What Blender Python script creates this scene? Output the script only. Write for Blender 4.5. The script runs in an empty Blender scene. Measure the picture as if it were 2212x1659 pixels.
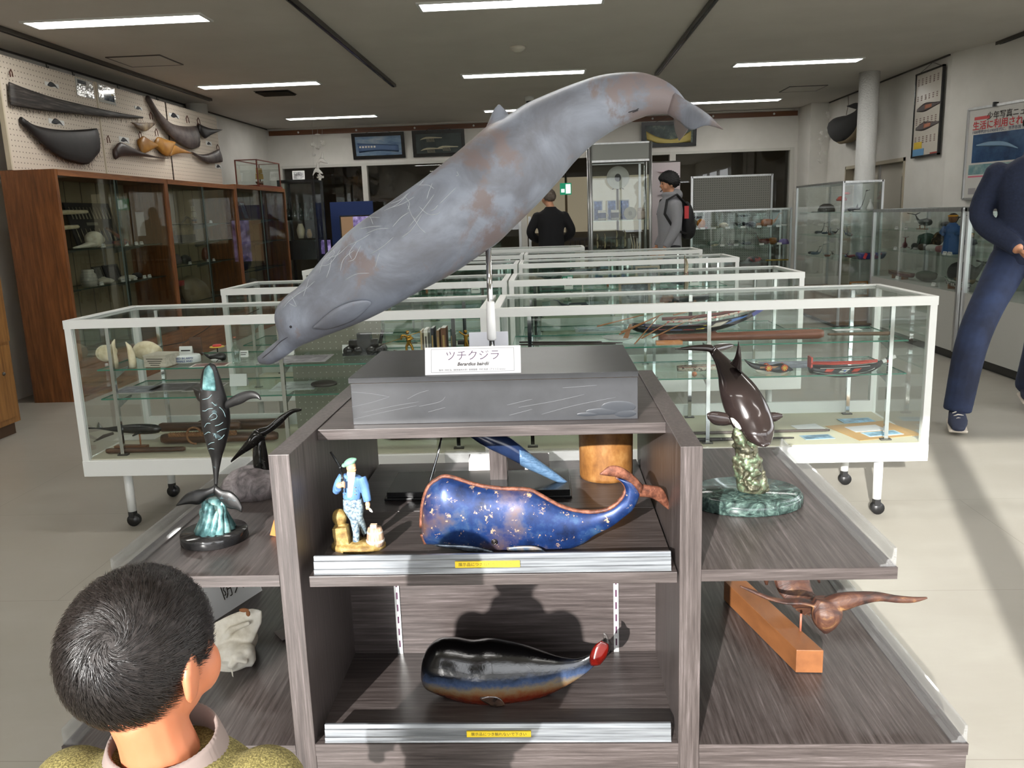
import bpy, bmesh, math, random
import numpy as np
from mathutils import Vector, Matrix

random.seed(7)
scene = bpy.context.scene
COL = scene.collection
PI = math.pi

# ---------------------------------------------------------------- camera
IMG_W, IMG_H, FOC = 2212.0, 1659.0, 1790.0
CAM_H = 1.32
_pitch, _roll, _yaw = math.radians(11.47), math.radians(1.935), math.radians(2.84)
_f = Vector((-math.sin(_yaw) * math.cos(_pitch), math.cos(_yaw) * math.cos(_pitch), -math.sin(_pitch)))
_r = Vector((math.cos(_yaw), math.sin(_yaw), 0))
_d = _f.cross(_r)
CAM_R = math.cos(_roll) * _r + math.sin(_roll) * _d
CAM_D = math.cos(_roll) * _d - math.sin(_roll) * _r
CAM_F = _f
CAM_P = Vector((0, 0, CAM_H))
cam_data = bpy.data.cameras.new('camera')
cam_data.sensor_width = 36.0
cam_data.lens = FOC / IMG_W * 36.0
cam_data.clip_start = 0.02
cam_obj = bpy.data.objects.new('camera', cam_data)
COL.objects.link(cam_obj)
m = Matrix.Identity(4)
for i in range(3):
    m[i][0] = CAM_R[i]; m[i][1] = -CAM_D[i]; m[i][2] = -CAM_F[i]; m[i][3] = CAM_P[i]
cam_obj.matrix_world = m
scene.camera = cam_obj

# ---------------------------------------------------------------- light and exposure
world = bpy.data.worlds.new('sky')
scene.world = world
world.use_nodes = True
bg = world.node_tree.nodes['Background']
bg.inputs[0].default_value = (0.95, 0.97, 1.0, 1)
bg.inputs[1].default_value = 5.6
SUN_DIR = Vector((0.318, 1.0, -0.353)).normalized()
sun_data = bpy.data.lights.new('sun', 'SUN')
sun_data.energy = 11.5
sun_data.angle = math.radians(0.6)
sun_data.color = (1.0, 0.975, 0.94)
sun = bpy.data.objects.new('sun', sun_data)
COL.objects.link(sun)
sun.rotation_euler = SUN_DIR.to_track_quat('-Z', 'Y').to_euler()
sun.location = (-3, -6, 5)
LAMP_STRENGTH = 24.0
vs = scene.view_settings
vs.view_transform = 'Standard'
vs.look = 'None'
vs.exposure = 0.0
vs.gamma = 1.0
vs.use_curve_mapping = False
cy = scene.cycles
cy.max_bounces = 10
cy.diffuse_bounces = 4
cy.glossy_bounces = 4
cy.transmission_bounces = 8
cy.transparent_max_bounces = 48
cy.caustics_reflective = False
cy.caustics_refractive = False
cy.sample_clamp_indirect = 6.0

# ---------------------------------------------------------------- pixel helpers: a pixel gives a direction, a known plane gives the distance
def ray(px, py):
    return CAM_R * ((px - IMG_W / 2) / FOC) + CAM_D * ((py - IMG_H / 2) / FOC) + CAM_F
def W(px, py, y):
    d = ray(px, py); return CAM_P + d * ((y - CAM_P.y) / d.y)
def F(px, py, z):
    d = ray(px, py); return CAM_P + d * ((z - CAM_P.z) / d.z)
def X(px, py, x):
    d = ray(px, py); return CAM_P + d * ((x - CAM_P.x) / d.x)

# ---------------------------------------------------------------- colours and materials
def s1(v):
    v /= 255.0
    return v / 12.92 if v <= 0.04045 else ((v + 0.055) / 1.055) ** 2.4
def s(r, g, b):
    return (s1(r), s1(g), s1(b))
MATS = {}
def _nodes(name):
    mt = bpy.data.materials.new(name); mt.use_nodes = True
    nt = mt.node_tree
    return mt, nt, nt.nodes['Principled BSDF']
def _mapping(nt, scale=(1, 1, 1), coord='Object', rot=(0, 0, 0)):
    tc = nt.nodes.new('ShaderNodeTexCoord'); mp = nt.nodes.new('ShaderNodeMapping')
    mp.inputs['Scale'].default_value = scale
    mp.inputs['Rotation'].default_value = rot
    nt.links.new(tc.outputs[coord], mp.inputs['Vector'])
    return mp.outputs['Vector']
def _noise(nt, vec, scale, detail=4, rough=0.55, dist=0.0):
    n = nt.nodes.new('ShaderNodeTexNoise')
    n.inputs['Scale'].default_value = scale; n.inputs['Detail'].default_value = detail
    n.inputs['Roughness'].default_value = rough; n.inputs['Distortion'].default_value = dist
    nt.links.new(vec, n.inputs['Vector'])
    return n.outputs['Fac']
def _ramp(nt, fac, stops):
    r = nt.nodes.new('ShaderNodeValToRGB')
    els = r.color_ramp.elements
    while len(els) < len(stops): els.new(0.5)
    for e, (p, c) in zip(els, stops):
        e.position = p; e.color = (*c, 1)
    nt.links.new(fac, r.inputs['Fac'])
    return r.outputs['Color']
def _bump(nt, fac, bs, strength=0.2, dist=0.01):
    b = nt.nodes.new('ShaderNodeBump'); b.inputs['Strength'].default_value = strength; b.inputs['Distance'].default_value = dist
    nt.links.new(fac, b.inputs['Height']); nt.links.new(b.outputs['Normal'], bs.inputs['Normal'])
def mat(name, col, rough=0.5, metal=0.0, spec=0.5, col2=None, scale=8.0, stretch=(1, 1, 1), bump=0.0, lo=0.35, hi=0.65, detail=4, coat=0.0, bdist=0.005):
    if name in MATS: return MATS[name]
    mt, nt, bs = _nodes(name)
    bs.inputs['Base Color'].default_value = (*col, 1)
    bs.inputs['Roughness'].default_value = rough
    bs.inputs['Metallic'].default_value = metal
    bs.inputs['Specular IOR Level'].default_value = spec
    if coat: bs.inputs['Coat Weight'].default_value = coat; bs.inputs['Coat Roughness'].default_value = 0.05
    if col2 is not None or bump:
        f = _noise(nt, _mapping(nt, stretch), scale, detail)
        if col2 is not None:
            nt.links.new(_ramp(nt, f, [(lo, col), (hi, col2)]), bs.inputs['Base Color'])
        if bump: _bump(nt, f, bs, bump, bdist)
    MATS[name] = mt
    return mt
def rmat(name, stops, scale=6, rough=0.4, metal=0.0, stretch=(1, 1, 1), bump=0.0, detail=6, spec=0.5, dist=0.0, coat=0.0, bdist=0.005, nrough=0.6):
    if name in MATS: return MATS[name]
    mt, nt, bs = _nodes(name)
    bs.inputs['Roughness'].default_value = rough; bs.inputs['Metallic'].default_value = metal
    bs.inputs['Specular IOR Level'].default_value = spec
    if coat: bs.inputs['Coat Weight'].default_value = coat; bs.inputs['Coat Roughness'].default_value = 0.05
    f = _noise(nt, _mapping(nt, stretch), scale, detail, nrough, dist)
    nt.links.new(_ramp(nt, f, stops), bs.inputs['Base Color'])
    if bump: _bump(nt, f, bs, bump, bdist)
    MATS[name] = mt
    return mt
def glass(name, tint=(0.93, 0.97, 0.95), refl=0.09, rough=0.0, haze=0.0):
    if name in MATS: return MATS[name]
    mt = bpy.data.materials.new(name); mt.use_nodes = True
    nt = mt.node_tree; nt.nodes.clear()
    out = nt.nodes.new('ShaderNodeOutputMaterial')
    tr = nt.nodes.new('ShaderNodeBsdfTransparent'); tr.inputs[0].default_value = (*tint, 1)
    gl = nt.nodes.new('ShaderNodeBsdfGlossy'); gl.inputs['Roughness'].default_value = rough
    gl.inputs[0].default_value = (1, 1, 1, 1)
    lw = nt.nodes.new('ShaderNodeLayerWeight'); lw.inputs[0].default_value = 0.32
    ml = nt.nodes.new('ShaderNodeMath'); ml.operation = 'MULTIPLY_ADD'; ml.use_clamp = True
    ml.inputs[1].default_value = 0.26; ml.inputs[2].default_value = refl * 0.12
    nt.links.new(lw.outputs['Fresnel'], ml.inputs[0])
    mx = nt.nodes.new('ShaderNodeMixShader')
    nt.links.new(ml.outputs[0], mx.inputs[0]); nt.links.new(tr.outputs[0], mx.inputs[1]); nt.links.new(gl.outputs[0], mx.inputs[2])
    last = mx
    if haze:
        df = nt.nodes.new('ShaderNodeBsdfDiffuse'); df.inputs[0].default_value = (0.85, 0.85, 0.85, 1)
        m2 = nt.nodes.new('ShaderNodeMixShader'); m2.inputs[0].default_value = haze
        nt.links.new(mx.outputs[0], m2.inputs[1]); nt.links.new(df.outputs[0], m2.inputs[2]); last = m2
    nt.links.new(last.outputs[0], out.inputs[0])
    MATS[name] = mt
    return mt
def emit(name, col, strength):
    if name in MATS: return MATS[name]
    mt, nt, bs = _nodes(name)
    bs.inputs['Base Color'].default_value = (*col, 1)
    bs.inputs['Emission Color'].default_value = (*col, 1)
    bs.inputs['Emission Strength'].default_value = strength
    MATS[name] = mt
    return mt
def plain(r, g, b, rough=0.5, metal=0.0):
    return mat('paint_%d_%d_%d_%d_%d' % (r, g, b, int(rough * 100), int(metal * 100)), s(r, g, b), rough, metal)

# ---------------------------------------------------------------- mesh builder
def V(*a): return Vector(a[0] if len(a) == 1 else a)
class MB:
    def __init__(self): self.v = []; self.f = []; self.mi = []; self.sm = []
    def add(self, vs, fs, mi=0, sm=False):
        o = len(self.v); self.v += [tuple(p) for p in vs]
        for f in fs:
            self.f.append(tuple(i + o for i in f)); self.mi.append(mi); self.sm.append(sm)
        return self
    def box(self, x0, x1, y0, y1, z0, z1, mi=0):
        vs = [(x0, y0, z0), (x1, y0, z0), (x1, y1, z0), (x0, y1, z0), (x0, y0, z1), (x1, y0, z1), (x1, y1, z1), (x0, y1, z1)]
        return self.add(vs, [(0, 3, 2, 1), (4, 5, 6, 7), (0, 1, 5, 4), (1, 2, 6, 5), (2, 3, 7, 6), (3, 0, 4, 7)], mi)
    def obox(self, c, size, rot=None, mi=0):
        R = rot if rot is not None else Matrix.Identity(3)
        a, b, d = [q / 2 for q in size]; c = Vector(c)
        vs = [c + R @ Vector(p) for p in [(-a, -b, -d), (a, -b, -d), (a, b, -d), (-a, b, -d), (-a, -b, d), (a, -b, d), (a, b, d), (-a, b, d)]]
        return self.add(vs, [(0, 3, 2, 1), (4, 5, 6, 7), (0, 1, 5, 4), (1, 2, 6, 5), (2, 3, 7, 6), (3, 0, 4, 7)], mi)
    def bar(self, p0, p1, w, h=None, up=(0, 0, 1), mi=0):
        p0, p1 = Vector(p0), Vector(p1); h = h or w
        d = (p1 - p0); L = d.length; d.normalize(); u = Vector(up)
        sdir = d.cross(u)
        if sdir.length < 1e-5: sdir = d.cross(Vector((1, 0, 0)))
        sdir.normalize(); u = sdir.cross(d)
        R = Matrix((sdir, d, u)).transposed()
        return self.obox((p0 + p1) / 2, (w, L, h), R, mi)
    def rings(self, rings, cap=True, sm=True, mi=0, closed=True):
        n = len(rings[0]); vs = [p for r in rings for p in r]; fs = []
        for i in range(len(rings) - 1):
            for j in range(n if closed else n - 1):
                k = (j + 1) % n
                fs.append((i * n + j, i * n + k, (i + 1) * n + k, (i + 1) * n + j))
        self.add(vs, fs, mi, sm)
        if cap:
            o = len(self.v) - len(vs)
            self.f.append(tuple(o + j for j in reversed(range(n)))); self.mi.append(mi); self.sm.append(sm)
            self.f.append(tuple(o + (len(rings) - 1) * n + j for j in range(n))); self.mi.append(mi); self.sm.append(sm)
        return self
    def tube(self, pts, rad, n=8, cap=True, sm=True, mi=0, flat=1.0, up=None):
        pts = [Vector(p) for p in pts]
        if not hasattr(rad, '__len__'): rad = [rad] * len(pts)
        t0 = (pts[1] - pts[0]).normalized()
        a = Vector(up) if up is not None else (Vector((0, 0, 1)) if abs(t0.z) < 0.9 else Vector((1, 0, 0)))
        rings = []
        for i, p in enumerate(pts):
            t = (pts[min(i + 1, len(pts) - 1)] - pts[max(i - 1, 0)]).normalized()
            b = t.cross(a)
            if b.length < 1e-6: b = t.orthogonal()
            b.normalize(); a = b.cross(t).normalized()
            rings.append([p + (b * math.cos(2 * PI * j / n) + a * math.sin(2 * PI * j / n) * flat) * rad[i] for j in range(n)])
        return self.rings(rings, cap, sm, mi)
    def cyl(self, p0, p1, r0, r1=None, n=16, sm=True, mi=0):
        return self.tube([p0, p1], [r0, r0 if r1 is None else r1], n, True, sm, mi)
    def lathe(self, prof, c=(0, 0, 0), n=20, sm=True, mi=0, sx=1.0, sy=1.0, cap=True):
        c = Vector(c)
        rings = [[c + Vector((max(r, 1e-4) * sx * math.cos(2 * PI * j / n), max(r, 1e-4) * sy * math.sin(2 * PI * j / n), z)) for j in range(n)] for r, z in prof]
        return self.rings(rings, cap, sm, mi)
    def ell(self, c, r, rot=None, nu=14, nv=10, mi=0):
        R = rot if rot is not None else Matrix.Identity(3); c = Vector(c)
        if not hasattr(r, '__len__'): r = (r, r, r)
        rings = []
        for i in range(nv + 1):
            th = PI * i / nv; sr = max(math.sin(th), 1e-3); z = -math.cos(th)
            rings.append([c + R @ Vector((r[0] * sr * math.cos(2 * PI * j / nu), r[1] * sr * math.sin(2 * PI * j / nu), r[2] * z)) for j in range(nu)])
        return self.rings(rings, True, True, mi)
    def prism(self, pts, off, mi=0, sm=False):
        pts = [Vector(p) for p in pts]; off = Vector(off); n = len(pts)
        vs = pts + [p + off for p in pts]
        fs = [tuple(reversed(range(n))), tuple(range(n, 2 * n))] + [(i, (i + 1) % n, n + (i + 1) % n, n + i) for i in range(n)]
        return self.add(vs, fs, mi, sm)
    def build(self, name, material, parent=None, smooth=None, bevel=0.0, local=False, seg=2, fix=True):
        me = bpy.data.meshes.new(name)
        me.from_pydata(self.v, [], self.f)
        mats = material if isinstance(material, (list, tuple)) else [material]
        for mm in mats: me.materials.append(mm)
        sm = self.sm if smooth is None else [smooth] * len(self.f)
        me.polygons.foreach_set('use_smooth', sm)
        if len(mats) > 1: me.polygons.foreach_set('material_index', self.mi)
        if fix:
            bm = bmesh.new(); bm.from_mesh(me); bmesh.ops.recalc_face_normals(bm, faces=bm.faces); bm.to_mesh(me); bm.free()
        me.update()
        o = bpy.data.objects.new(name, me); COL.objects.link(o)
        if parent is not None:
            o.parent = parent
            if not local: o.matrix_parent_inverse = wm(parent).inverted()
        if bevel:
            md = o.modifiers.new('edge', 'BEVEL'); md.width = bevel; md.segments = seg; md.limit_method = 'ANGLE'; md.angle_limit = math.radians(40)
        return o
def wm(o):
    M = o.matrix_basis.copy()
    if o.parent is not None: M = wm(o.parent) @ o.matrix_parent_inverse @ M
    return M
def tag(o, label, cat, group=None):
    o['label'] = label; o['category'] = cat
    if group: o['group'] = group
    return o
def thing(name, label, cat, loc=(0, 0, 0), rotz=0.0, group=None):
    o = bpy.data.objects.new(name, None); COL.objects.link(o)
    o.empty_display_size = 0.05
    o.location = loc; o.rotation_euler = (0, 0, rotz)
    return tag(o, label, cat, group)
def struct(o, label=None):
    o['kind'] = 'structure'
    if label: o['label'] = label; 
    return o
def dup(root, loc, rotz=None, label=None, group=None, scale=None):
    def cp(o, par):
        c = o.copy(); COL.objects.link(c)
        if par is not None: c.parent = par
        for ch in list(o.children): cp(ch, c)
        return c
    r = cp(root, None); r.location = loc
    if rotz is not None: r.rotation_euler = (0, 0, rotz)
    if scale: r.scale = (scale,) * 3
    if label: r['label'] = label
    if group: r['group'] = group
    return r
def smoothline(pts, n):
    """Catmull-Rom through pts, n samples by chord length"""
    P = [np.array(p, float) for p in pts]
    P = [2 * P[0] - P[1]] + P + [2 * P[-1] - P[-2]]
    out = []
    for i in range(1, len(P) - 2):
        for k in range(12):
            t = k / 12.0
            a, b, c, d = P[i - 1], P[i], P[i + 1], P[i + 2]
            out.append(0.5 * (2 * b + (c - a) * t + (2 * a - 5 * b + 4 * c - d) * t * t + (3 * b - 3 * c + d - a) * t ** 3))
    out.append(P[-2]); out = np.array(out)
    L = np.concatenate([[0], np.cumsum(np.linalg.norm(np.diff(out, axis=0), axis=1))])
    q = np.linspace(0, L[-1], n)
    return [tuple(np.interp(x, L, out[:, j]) for j in range(out.shape[1])) for x in q]
def val(f, t):
    if callable(f): return f(t)
    if isinstance(f, (list, tuple)):
        xs = np.linspace(0, 1, len(f)); return float(np.interp(t, xs, f))
    return f
def loft(mb, up, lo, plane=None, ratio=0.8, n=30, ring=18, depth=0.0, ex=2.0, side=(0, 1, 0), thick=None, mi=0, conv=None):
    """body between an upper and a lower outline: each station is an ellipse whose third axis is its real thickness"""
    U = smoothline(up, n); L = smoothline(lo, n); side = Vector(side); rings = []
    for i in range(n):
        t = i / (n - 1)
        if conv is not None: a, b = Vector(conv(U[i], t)), Vector(conv(L[i], t))
        elif plane is not None:
            y = plane + val(depth, t); a, b = W(U[i][0], U[i][1], y), W(L[i][0], L[i][1], y)
        else: a, b = Vector(U[i]), Vector(L[i])
        c = (a + b) / 2; h = (a - b) / 2
        w = val(thick, t) if thick is not None else h.length * val(ratio, t)
        r = []
        for j in range(ring):
            an = 2 * PI * j / ring; ca, sa = math.cos(an), math.sin(an)
            ca = math.copysign(abs(ca) ** (2 / ex), ca); sa = math.copysign(abs(sa) ** (2 / ex), sa)
            r.append(c + h * ca + side * (w * sa))
        rings.append(r)
    return mb.rings(rings)
def text_mesh(txt, size, M, name, material, parent, extrude=0.0003, align='CENTER', bold=0.0, shear=0.0):
    """lettering laid flat: local x right, y up, facing local z; M places it"""
    cu = bpy.data.curves.new('lettering', 'FONT')
    cu.body = txt; cu.size = size; cu.align_x = align; cu.align_y = 'CENTER'; cu.extrude = extrude
    cu.offset = bold; cu.shear = shear; cu.resolution_u = 2
    ob = bpy.data.objects.new('tmp_text', cu); COL.objects.link(ob)
    dg = bpy.context.evaluated_depsgraph_get()
    me = bpy.data.meshes.new_from_object(ob.evaluated_get(dg))
    bpy.data.objects.remove(ob); bpy.data.curves.remove(cu)
    me.transform(M); me.materials.clear(); me.materials.append(material)
    me.name = name
    o = bpy.data.objects.new(name, me); COL.objects.link(o)
    if parent is not None:
        o.parent = parent; o.matrix_parent_inverse = wm(parent).inverted()
    return o
def frame(c, right, up):
    """matrix with local x=right, y=up, z=right x up at c"""
    r = Vector(right).normalized(); u = Vector(up); u = (u - r * u.dot(r)).normalized(); n = r.cross(u)
    M = Matrix.Identity(4)
    for i in range(3):
        M[i][0] = r[i]; M[i][1] = u[i]; M[i][2] = n[i]; M[i][3] = c[i]
    return M
def remesh(o, voxel, smooth_it=6):
    """fuse overlapping volumes into one continuous skin"""
    md = o.modifiers.new('fuse', 'REMESH'); md.mode = 'VOXEL'; md.voxel_size = voxel; md.use_smooth_shade = True
    sm = o.modifiers.new('soft', 'SMOOTH'); sm.iterations = smooth_it; sm.factor = 0.5
    dg = bpy.context.evaluated_depsgraph_get()
    me = bpy.data.meshes.new_from_object(o.evaluated_get(dg))
    o.modifiers.clear(); old = o.data
    mats = [mm for mm in old.materials]
    o.data = me; me.name = old.name
    me.materials.clear()
    for mm in mats: me.materials.append(mm)
    return o
# ================================================================ the room
CEIL = 2.75
mt, nt, bs = _nodes('vinyl_floor')
vec = _mapping(nt)
f1 = _noise(nt, vec, 1.3, 5, 0.6)
f2 = _noise(nt, _mapping(nt, (1.2, 3, 1)), 2.5, 6, 0.65, 0.6)
mixn = nt.nodes.new('ShaderNodeMath'); mixn.operation = 'MULTIPLY_ADD'; mixn.inputs[1].default_value = 0.5
nt.links.new(f2, mixn.inputs[0])
hm = nt.nodes.new('ShaderNodeMath'); hm.operation = 'MULTIPLY'; hm.inputs[1].default_value = 0.5
nt.links.new(f1, hm.inputs[0]); nt.links.new(hm.outputs[0], mixn.inputs[2])
base = _ramp(nt, mixn.outputs[0], [(0.3, s(152, 148, 137)), (0.5, s(158, 154, 144)), (0.72, s(166, 163, 153))])
brk = nt.nodes.new('ShaderNodeTexBrick'); brk.offset = 0.5
brk.inputs['Scale'].default_value = 1.0; brk.inputs['Mortar Size'].default_value = 0.0016
brk.inputs['Brick Width'].default_value = 1.82; brk.inputs['Row Height'].default_value = 0.91
brk.inputs['Color1'].default_value = (1, 1, 1, 1); brk.inputs['Color2'].default_value = (0.97, 0.97, 0.97, 1); brk.inputs['Mortar'].default_value = (0.72, 0.71, 0.68, 1)
nt.links.new(_mapping(nt), brk.inputs['Vector'])
mm = nt.nodes.new('ShaderNodeMix'); mm.data_type = 'RGBA'; mm.blend_type = 'MULTIPLY'; mm.inputs[0].default_value = 1.0
nt.links.new(base, mm.inputs[6]); nt.links.new(brk.outputs['Color'], mm.inputs[7])
nt.links.new(mm.outputs[2], bs.inputs['Base Color'])
rr = _ramp(nt, f2, [(0.3, (0.28,) * 3), (0.75, (0.4,) * 3)]); nt.links.new(rr, bs.inputs['Roughness'])
M_FLOOR = mt
M_WALL = mat('wall_paper', s(206, 203, 196), 0.75, col2=s(214, 211, 204), scale=3, bump=0.05)
M_CEIL = mat('ceiling_board', s(200, 195, 187), 0.8, col2=s(206, 201, 193), scale=2, bump=0.04)
M_WHITE = mat('white_enamel', s(216, 218, 214), 0.35)
M_ALU = mat('brushed_aluminium', s(176, 177, 176), 0.35, 0.85, col2=s(190, 191, 190), scale=40, stretch=(1, 1, 0.05))
M_CHROME = mat('chrome', s(205, 207, 208), 0.08, 1.0)
M_BLACK = mat('black_lacquer', s(18, 18, 19), 0.25)
M_DKMETAL = mat('dark_rail_metal', s(82, 79, 74), 0.4, 0.5)
M_ALMOND = mat('almond_steel', s(206, 201, 188), 0.45)

struct(MB().box(-4.6, 5.3, -1.8, 17.8, -0.1, 0.0).build('floor', M_FLOOR))
struct(MB().box(-4.6, 5.3, -1.8, 13.25, CEIL, CEIL + 0.1).build('ceiling', M_CEIL))
struct(MB().box(-4.45, -4.3, -1.8, 13.25, 0, CEIL).build('wall_left', M_WALL))
# back wall above the interior glazing, and its piers
wb = MB().box(-4.3, 4.2, 13.1, 13.22, 2.19, CEIL).box(-4.3, -4.16, 13.1, 13.22, 0, 2.19).box(3.72, 4.2, 13.1, 13.22, 0, 2.19)
wall_back = struct(wb.build('wall_back', M_WALL))
# right wall: straight stretch with the door niche, then the slanting stretch towards the windows
wr = MB().box(4.03, 4.2, 8.86, 9.84, 0, CEIL).box(4.03, 4.2, 11.72, 13.1, 0, CEIL).box(4.03, 4.2, 9.84, 11.72, 1.80, CEIL)
wr.box(3.77, 4.03, 12.5, 13.1, 0, CEIL)
wr.prism([(4.03, 8.86, 0), (4.75, 6.35, 0), (4.95, 6.35, 0), (4.2, 8.86, 0)], (0, 0, CEIL))
wr.box(4.75, 4.95, -1.8, -1.2, 0, CEIL).box(4.75, 4.95, 4.9, 6.35, 0, CEIL).box(4.75, 4.95, -1.2, 4.9, 0, 0.8).box(4.75, 4.95, -1.2, 4.9, 2.4, CEIL)
wall_right = struct(wr.build('wall_right', M_WALL))
# rear wall with the big window the sun comes through
WY, WX0, WX1, WZ0, WZ1 = -1.6, -2.02, 4.6, 0.12, 2.27
rw = MB().box(-4.45, WX0, WY - 0.2, WY, 0, CEIL).box(WX1, 4.95, WY - 0.2, WY, 0, CEIL).box(WX0, WX1, WY - 0.2, WY, WZ1, CEIL).box(WX0, WX1, WY - 0.2, WY, 0, WZ0)
struct(rw.build('wall_rear', M_WALL))
win = MB()
for x0, x1 in ((0.10, 0.245), (1.92, 1.98), (3.2, 3.26)): win.box(x0, x1, WY - 0.12, WY - 0.04, WZ0, WZ1)
win.box(WX0, WX1, WY - 0.12, WY - 0.04, WZ1 - 0.04, WZ1).box(WX0, WX1, WY - 0.12, WY - 0.04, WZ0, WZ0 + 0.05)
struct(win.build('window_1', M_ALU))
w3 = MB()
for y_ in (-1.2, 0.3, 1.8, 3.3, 4.85): w3.box(4.8, 4.88, y_, y_ + 0.05, 0.8, 2.4)
struct(w3.build('window_3', M_ALU))
struct(MB().box(4.95, 30, -40, 40, -0.3, -0.12).build('ground_outside', mat('pale_concrete', s(150, 147, 140), 0.9)))
struct(MB().box(-30, 30, -40, WY - 0.2, -0.3, -0.12).build('ground_outside', mat('pale_concrete', s(150, 147, 140), 0.9)))
# wood picture rail and conduit on the back wall
M_RAILWOOD = mat('rail_wood', s(112, 68, 36), 0.45, col2=s(90, 52, 26), scale=5, stretch=(0.3, 6, 6))
tr = struct(MB().box(-4.26, 3.75, 13.075, 13.1, 2.645, 2.715).build('trim_1', M_RAILWOOD))
for i in range(9):
    MB().ell((-3.8 + i * 0.9, 13.072, 2.68), 0.016).build('screw_cap', M_WHITE, tr)
struct(MB().tube([(-4.26, 13.06, 2.735), (3.7, 13.06, 2.735)], 0.012, 8).build('trim_2', M_WALL))
# shadow-gap picture channels where walls meet the ceiling
struct(MB().box(-4.3, -4.285, 4.0, 13.1, 2.735, 2.75).build('trim_3', M_DKMETAL))
struct(MB().box(4.015, 4.03, 8.9, 12.5, 2.735, 2.75).build('trim_4', M_DKMETAL))
hooks = ((-4.28, 7.35), (-4.28, 7.75), (-4.28, 8.55), (-4.28, 9.4), (-4.28, 10.2))
for hx, hy in hooks:
    tag(MB().tube([(hx, hy, 2.74), (hx + 0.004, hy, 2.70), (hx + 0.016, hy, 2.695), (hx + 0.018, hy, 2.71)], 0.004, 6).build('rail_hook', M_DKMETAL), 'small dark picture hook hanging from the rail above the pegboards', 'hook', 'picture hooks above the pegboards')
# columns
struct(MB().cyl((3.6, 9.86, 0), (3.6, 9.86, CEIL), 0.108, n=28).build('column', mat('column_stucco', s(205, 205, 202), 0.7, bump=0.6, scale=60, bdist=0.01)))
struct(MB().cyl((-4.17, 10.2, 0), (-4.17, 10.2, CEIL), 0.125, n=28).build('column', M_WALL))
# door niche in the right wall
dr = struct(MB().box(4.12, 4.16, 9.86, 11.70, 0, 1.78).build('door_1', mat('door_paint', s(190, 184, 172), 0.5)))
MB().box(4.1, 4.12, 10.74, 10.78, 0, 1.78).build('meeting_stile', M_ALU, dr)
MB().box(4.095, 4.12, 10.02, 10.06, 1.25, 1.62).build('pull_handle', M_DKMETAL, dr)
struct(MB().box(4.02, 4.18, 9.82, 9.86, 0, 1.82).box(4.02, 4.18, 11.70, 11.74, 0, 1.82).box(4.02, 4.18, 9.82, 11.74, 1.78, 1.82).build('trim_5', mat('door_trim', s(170, 160, 140), 0.5)))

# interior glazing towards the next room
M_WINGLASS = glass('partition_glass', (0.80, 0.80, 0.78), 0.16)
fr = MB()
for x0, x1 in ((-4.16, -4.10), (-2.86, -2.78), (-0.42, -0.33), (1.86, 1.95), (3.66, 3.72)): fr.box(x0, x1, 13.08, 13.2, 0, 2.19)
fr.box(-4.16, 3.72, 13.09, 13.19, 2.15, 2.19)
w2 = struct(fr.build('window_2', mat('window_paint', s(196, 194, 186), 0.4)))
for x0, x1 in ((-4.10, -2.86), (-2.78, -1.6), (-1.6, -0.42), (1.95, 2.80), (2.80, 3.66)):
    MB().box(x0 + 0.005, x1 - 0.005, 13.13, 13.14, 0.1, 2.15).build('pane', M_WINGLASS, w2)
MB().box(-0.46, -0.42, 13.055, 13.08, 0.75, 1.3).build('door_pull', M_ALU, w2)
MB().box(-0.31, -0.27, 13.055, 13.08, 0.75, 1.3).build('door_pull', M_ALU, w2)
# the next room, dim
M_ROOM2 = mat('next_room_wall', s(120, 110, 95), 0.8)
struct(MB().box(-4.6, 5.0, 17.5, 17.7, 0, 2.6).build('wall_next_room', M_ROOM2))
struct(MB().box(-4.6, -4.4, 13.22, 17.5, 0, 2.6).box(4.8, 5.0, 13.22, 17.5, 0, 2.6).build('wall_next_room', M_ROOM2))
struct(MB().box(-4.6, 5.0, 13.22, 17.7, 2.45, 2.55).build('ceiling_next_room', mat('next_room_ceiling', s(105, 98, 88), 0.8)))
# roller blinds on the far windows of the next room
for i, (x0, x1) in enumerate(((-0.6, 0.35), (0.4, 1.4), (1.45, 2.2))):
    bl = MB().box(x0, x1, 17.44, 17.46, 0.95, 2.05).build('roller_blind', emit('blind_cloth', s(188, 176, 148), 0.35))  # faint glow in the cloth stands in for daylight from behind
    tag(bl, 'beige roller blind drawn over a far window of the next room', 'blind', 'roller blinds in the next room')
MB().box(-0.7, 2.3, 17.4, 17.47, 2.05, 2.14).build('blind_box', plain(120, 112, 100)).parent = None
bpy.data.objects['blind_box']['kind'] = 'structure'
ex = thing('exit_sign', 'small green and white emergency exit sign hanging beyond the doorway', 'sign', (0.2, 15.0, 1.66))
c = W(1222, 408, 15.0)
MB().box(c.x - 0.1, c.x + 0.1, 15.0, 15.04, c.z - 0.1, c.z + 0.1).build('light_panel', emit('exit_green', s(30, 150, 110), 0.7), ex)
MB().box(c.x + 0.0, c.x + 0.085, 14.996, 15.0, c.z - 0.08, c.z + 0.08).box(c.x - 0.08, c.x - 0.02, 14.996, 15.0, c.z - 0.06, c.z + 0.0).build('running_figure', emit('exit_white', (0.9, 1, 0.95), 1.0), ex)
MB().cyl((c.x, 15.02, c.z + 0.1), (c.x, 15.02, 2.45), 0.01).build('rod', M_DKMETAL, ex)
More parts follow.
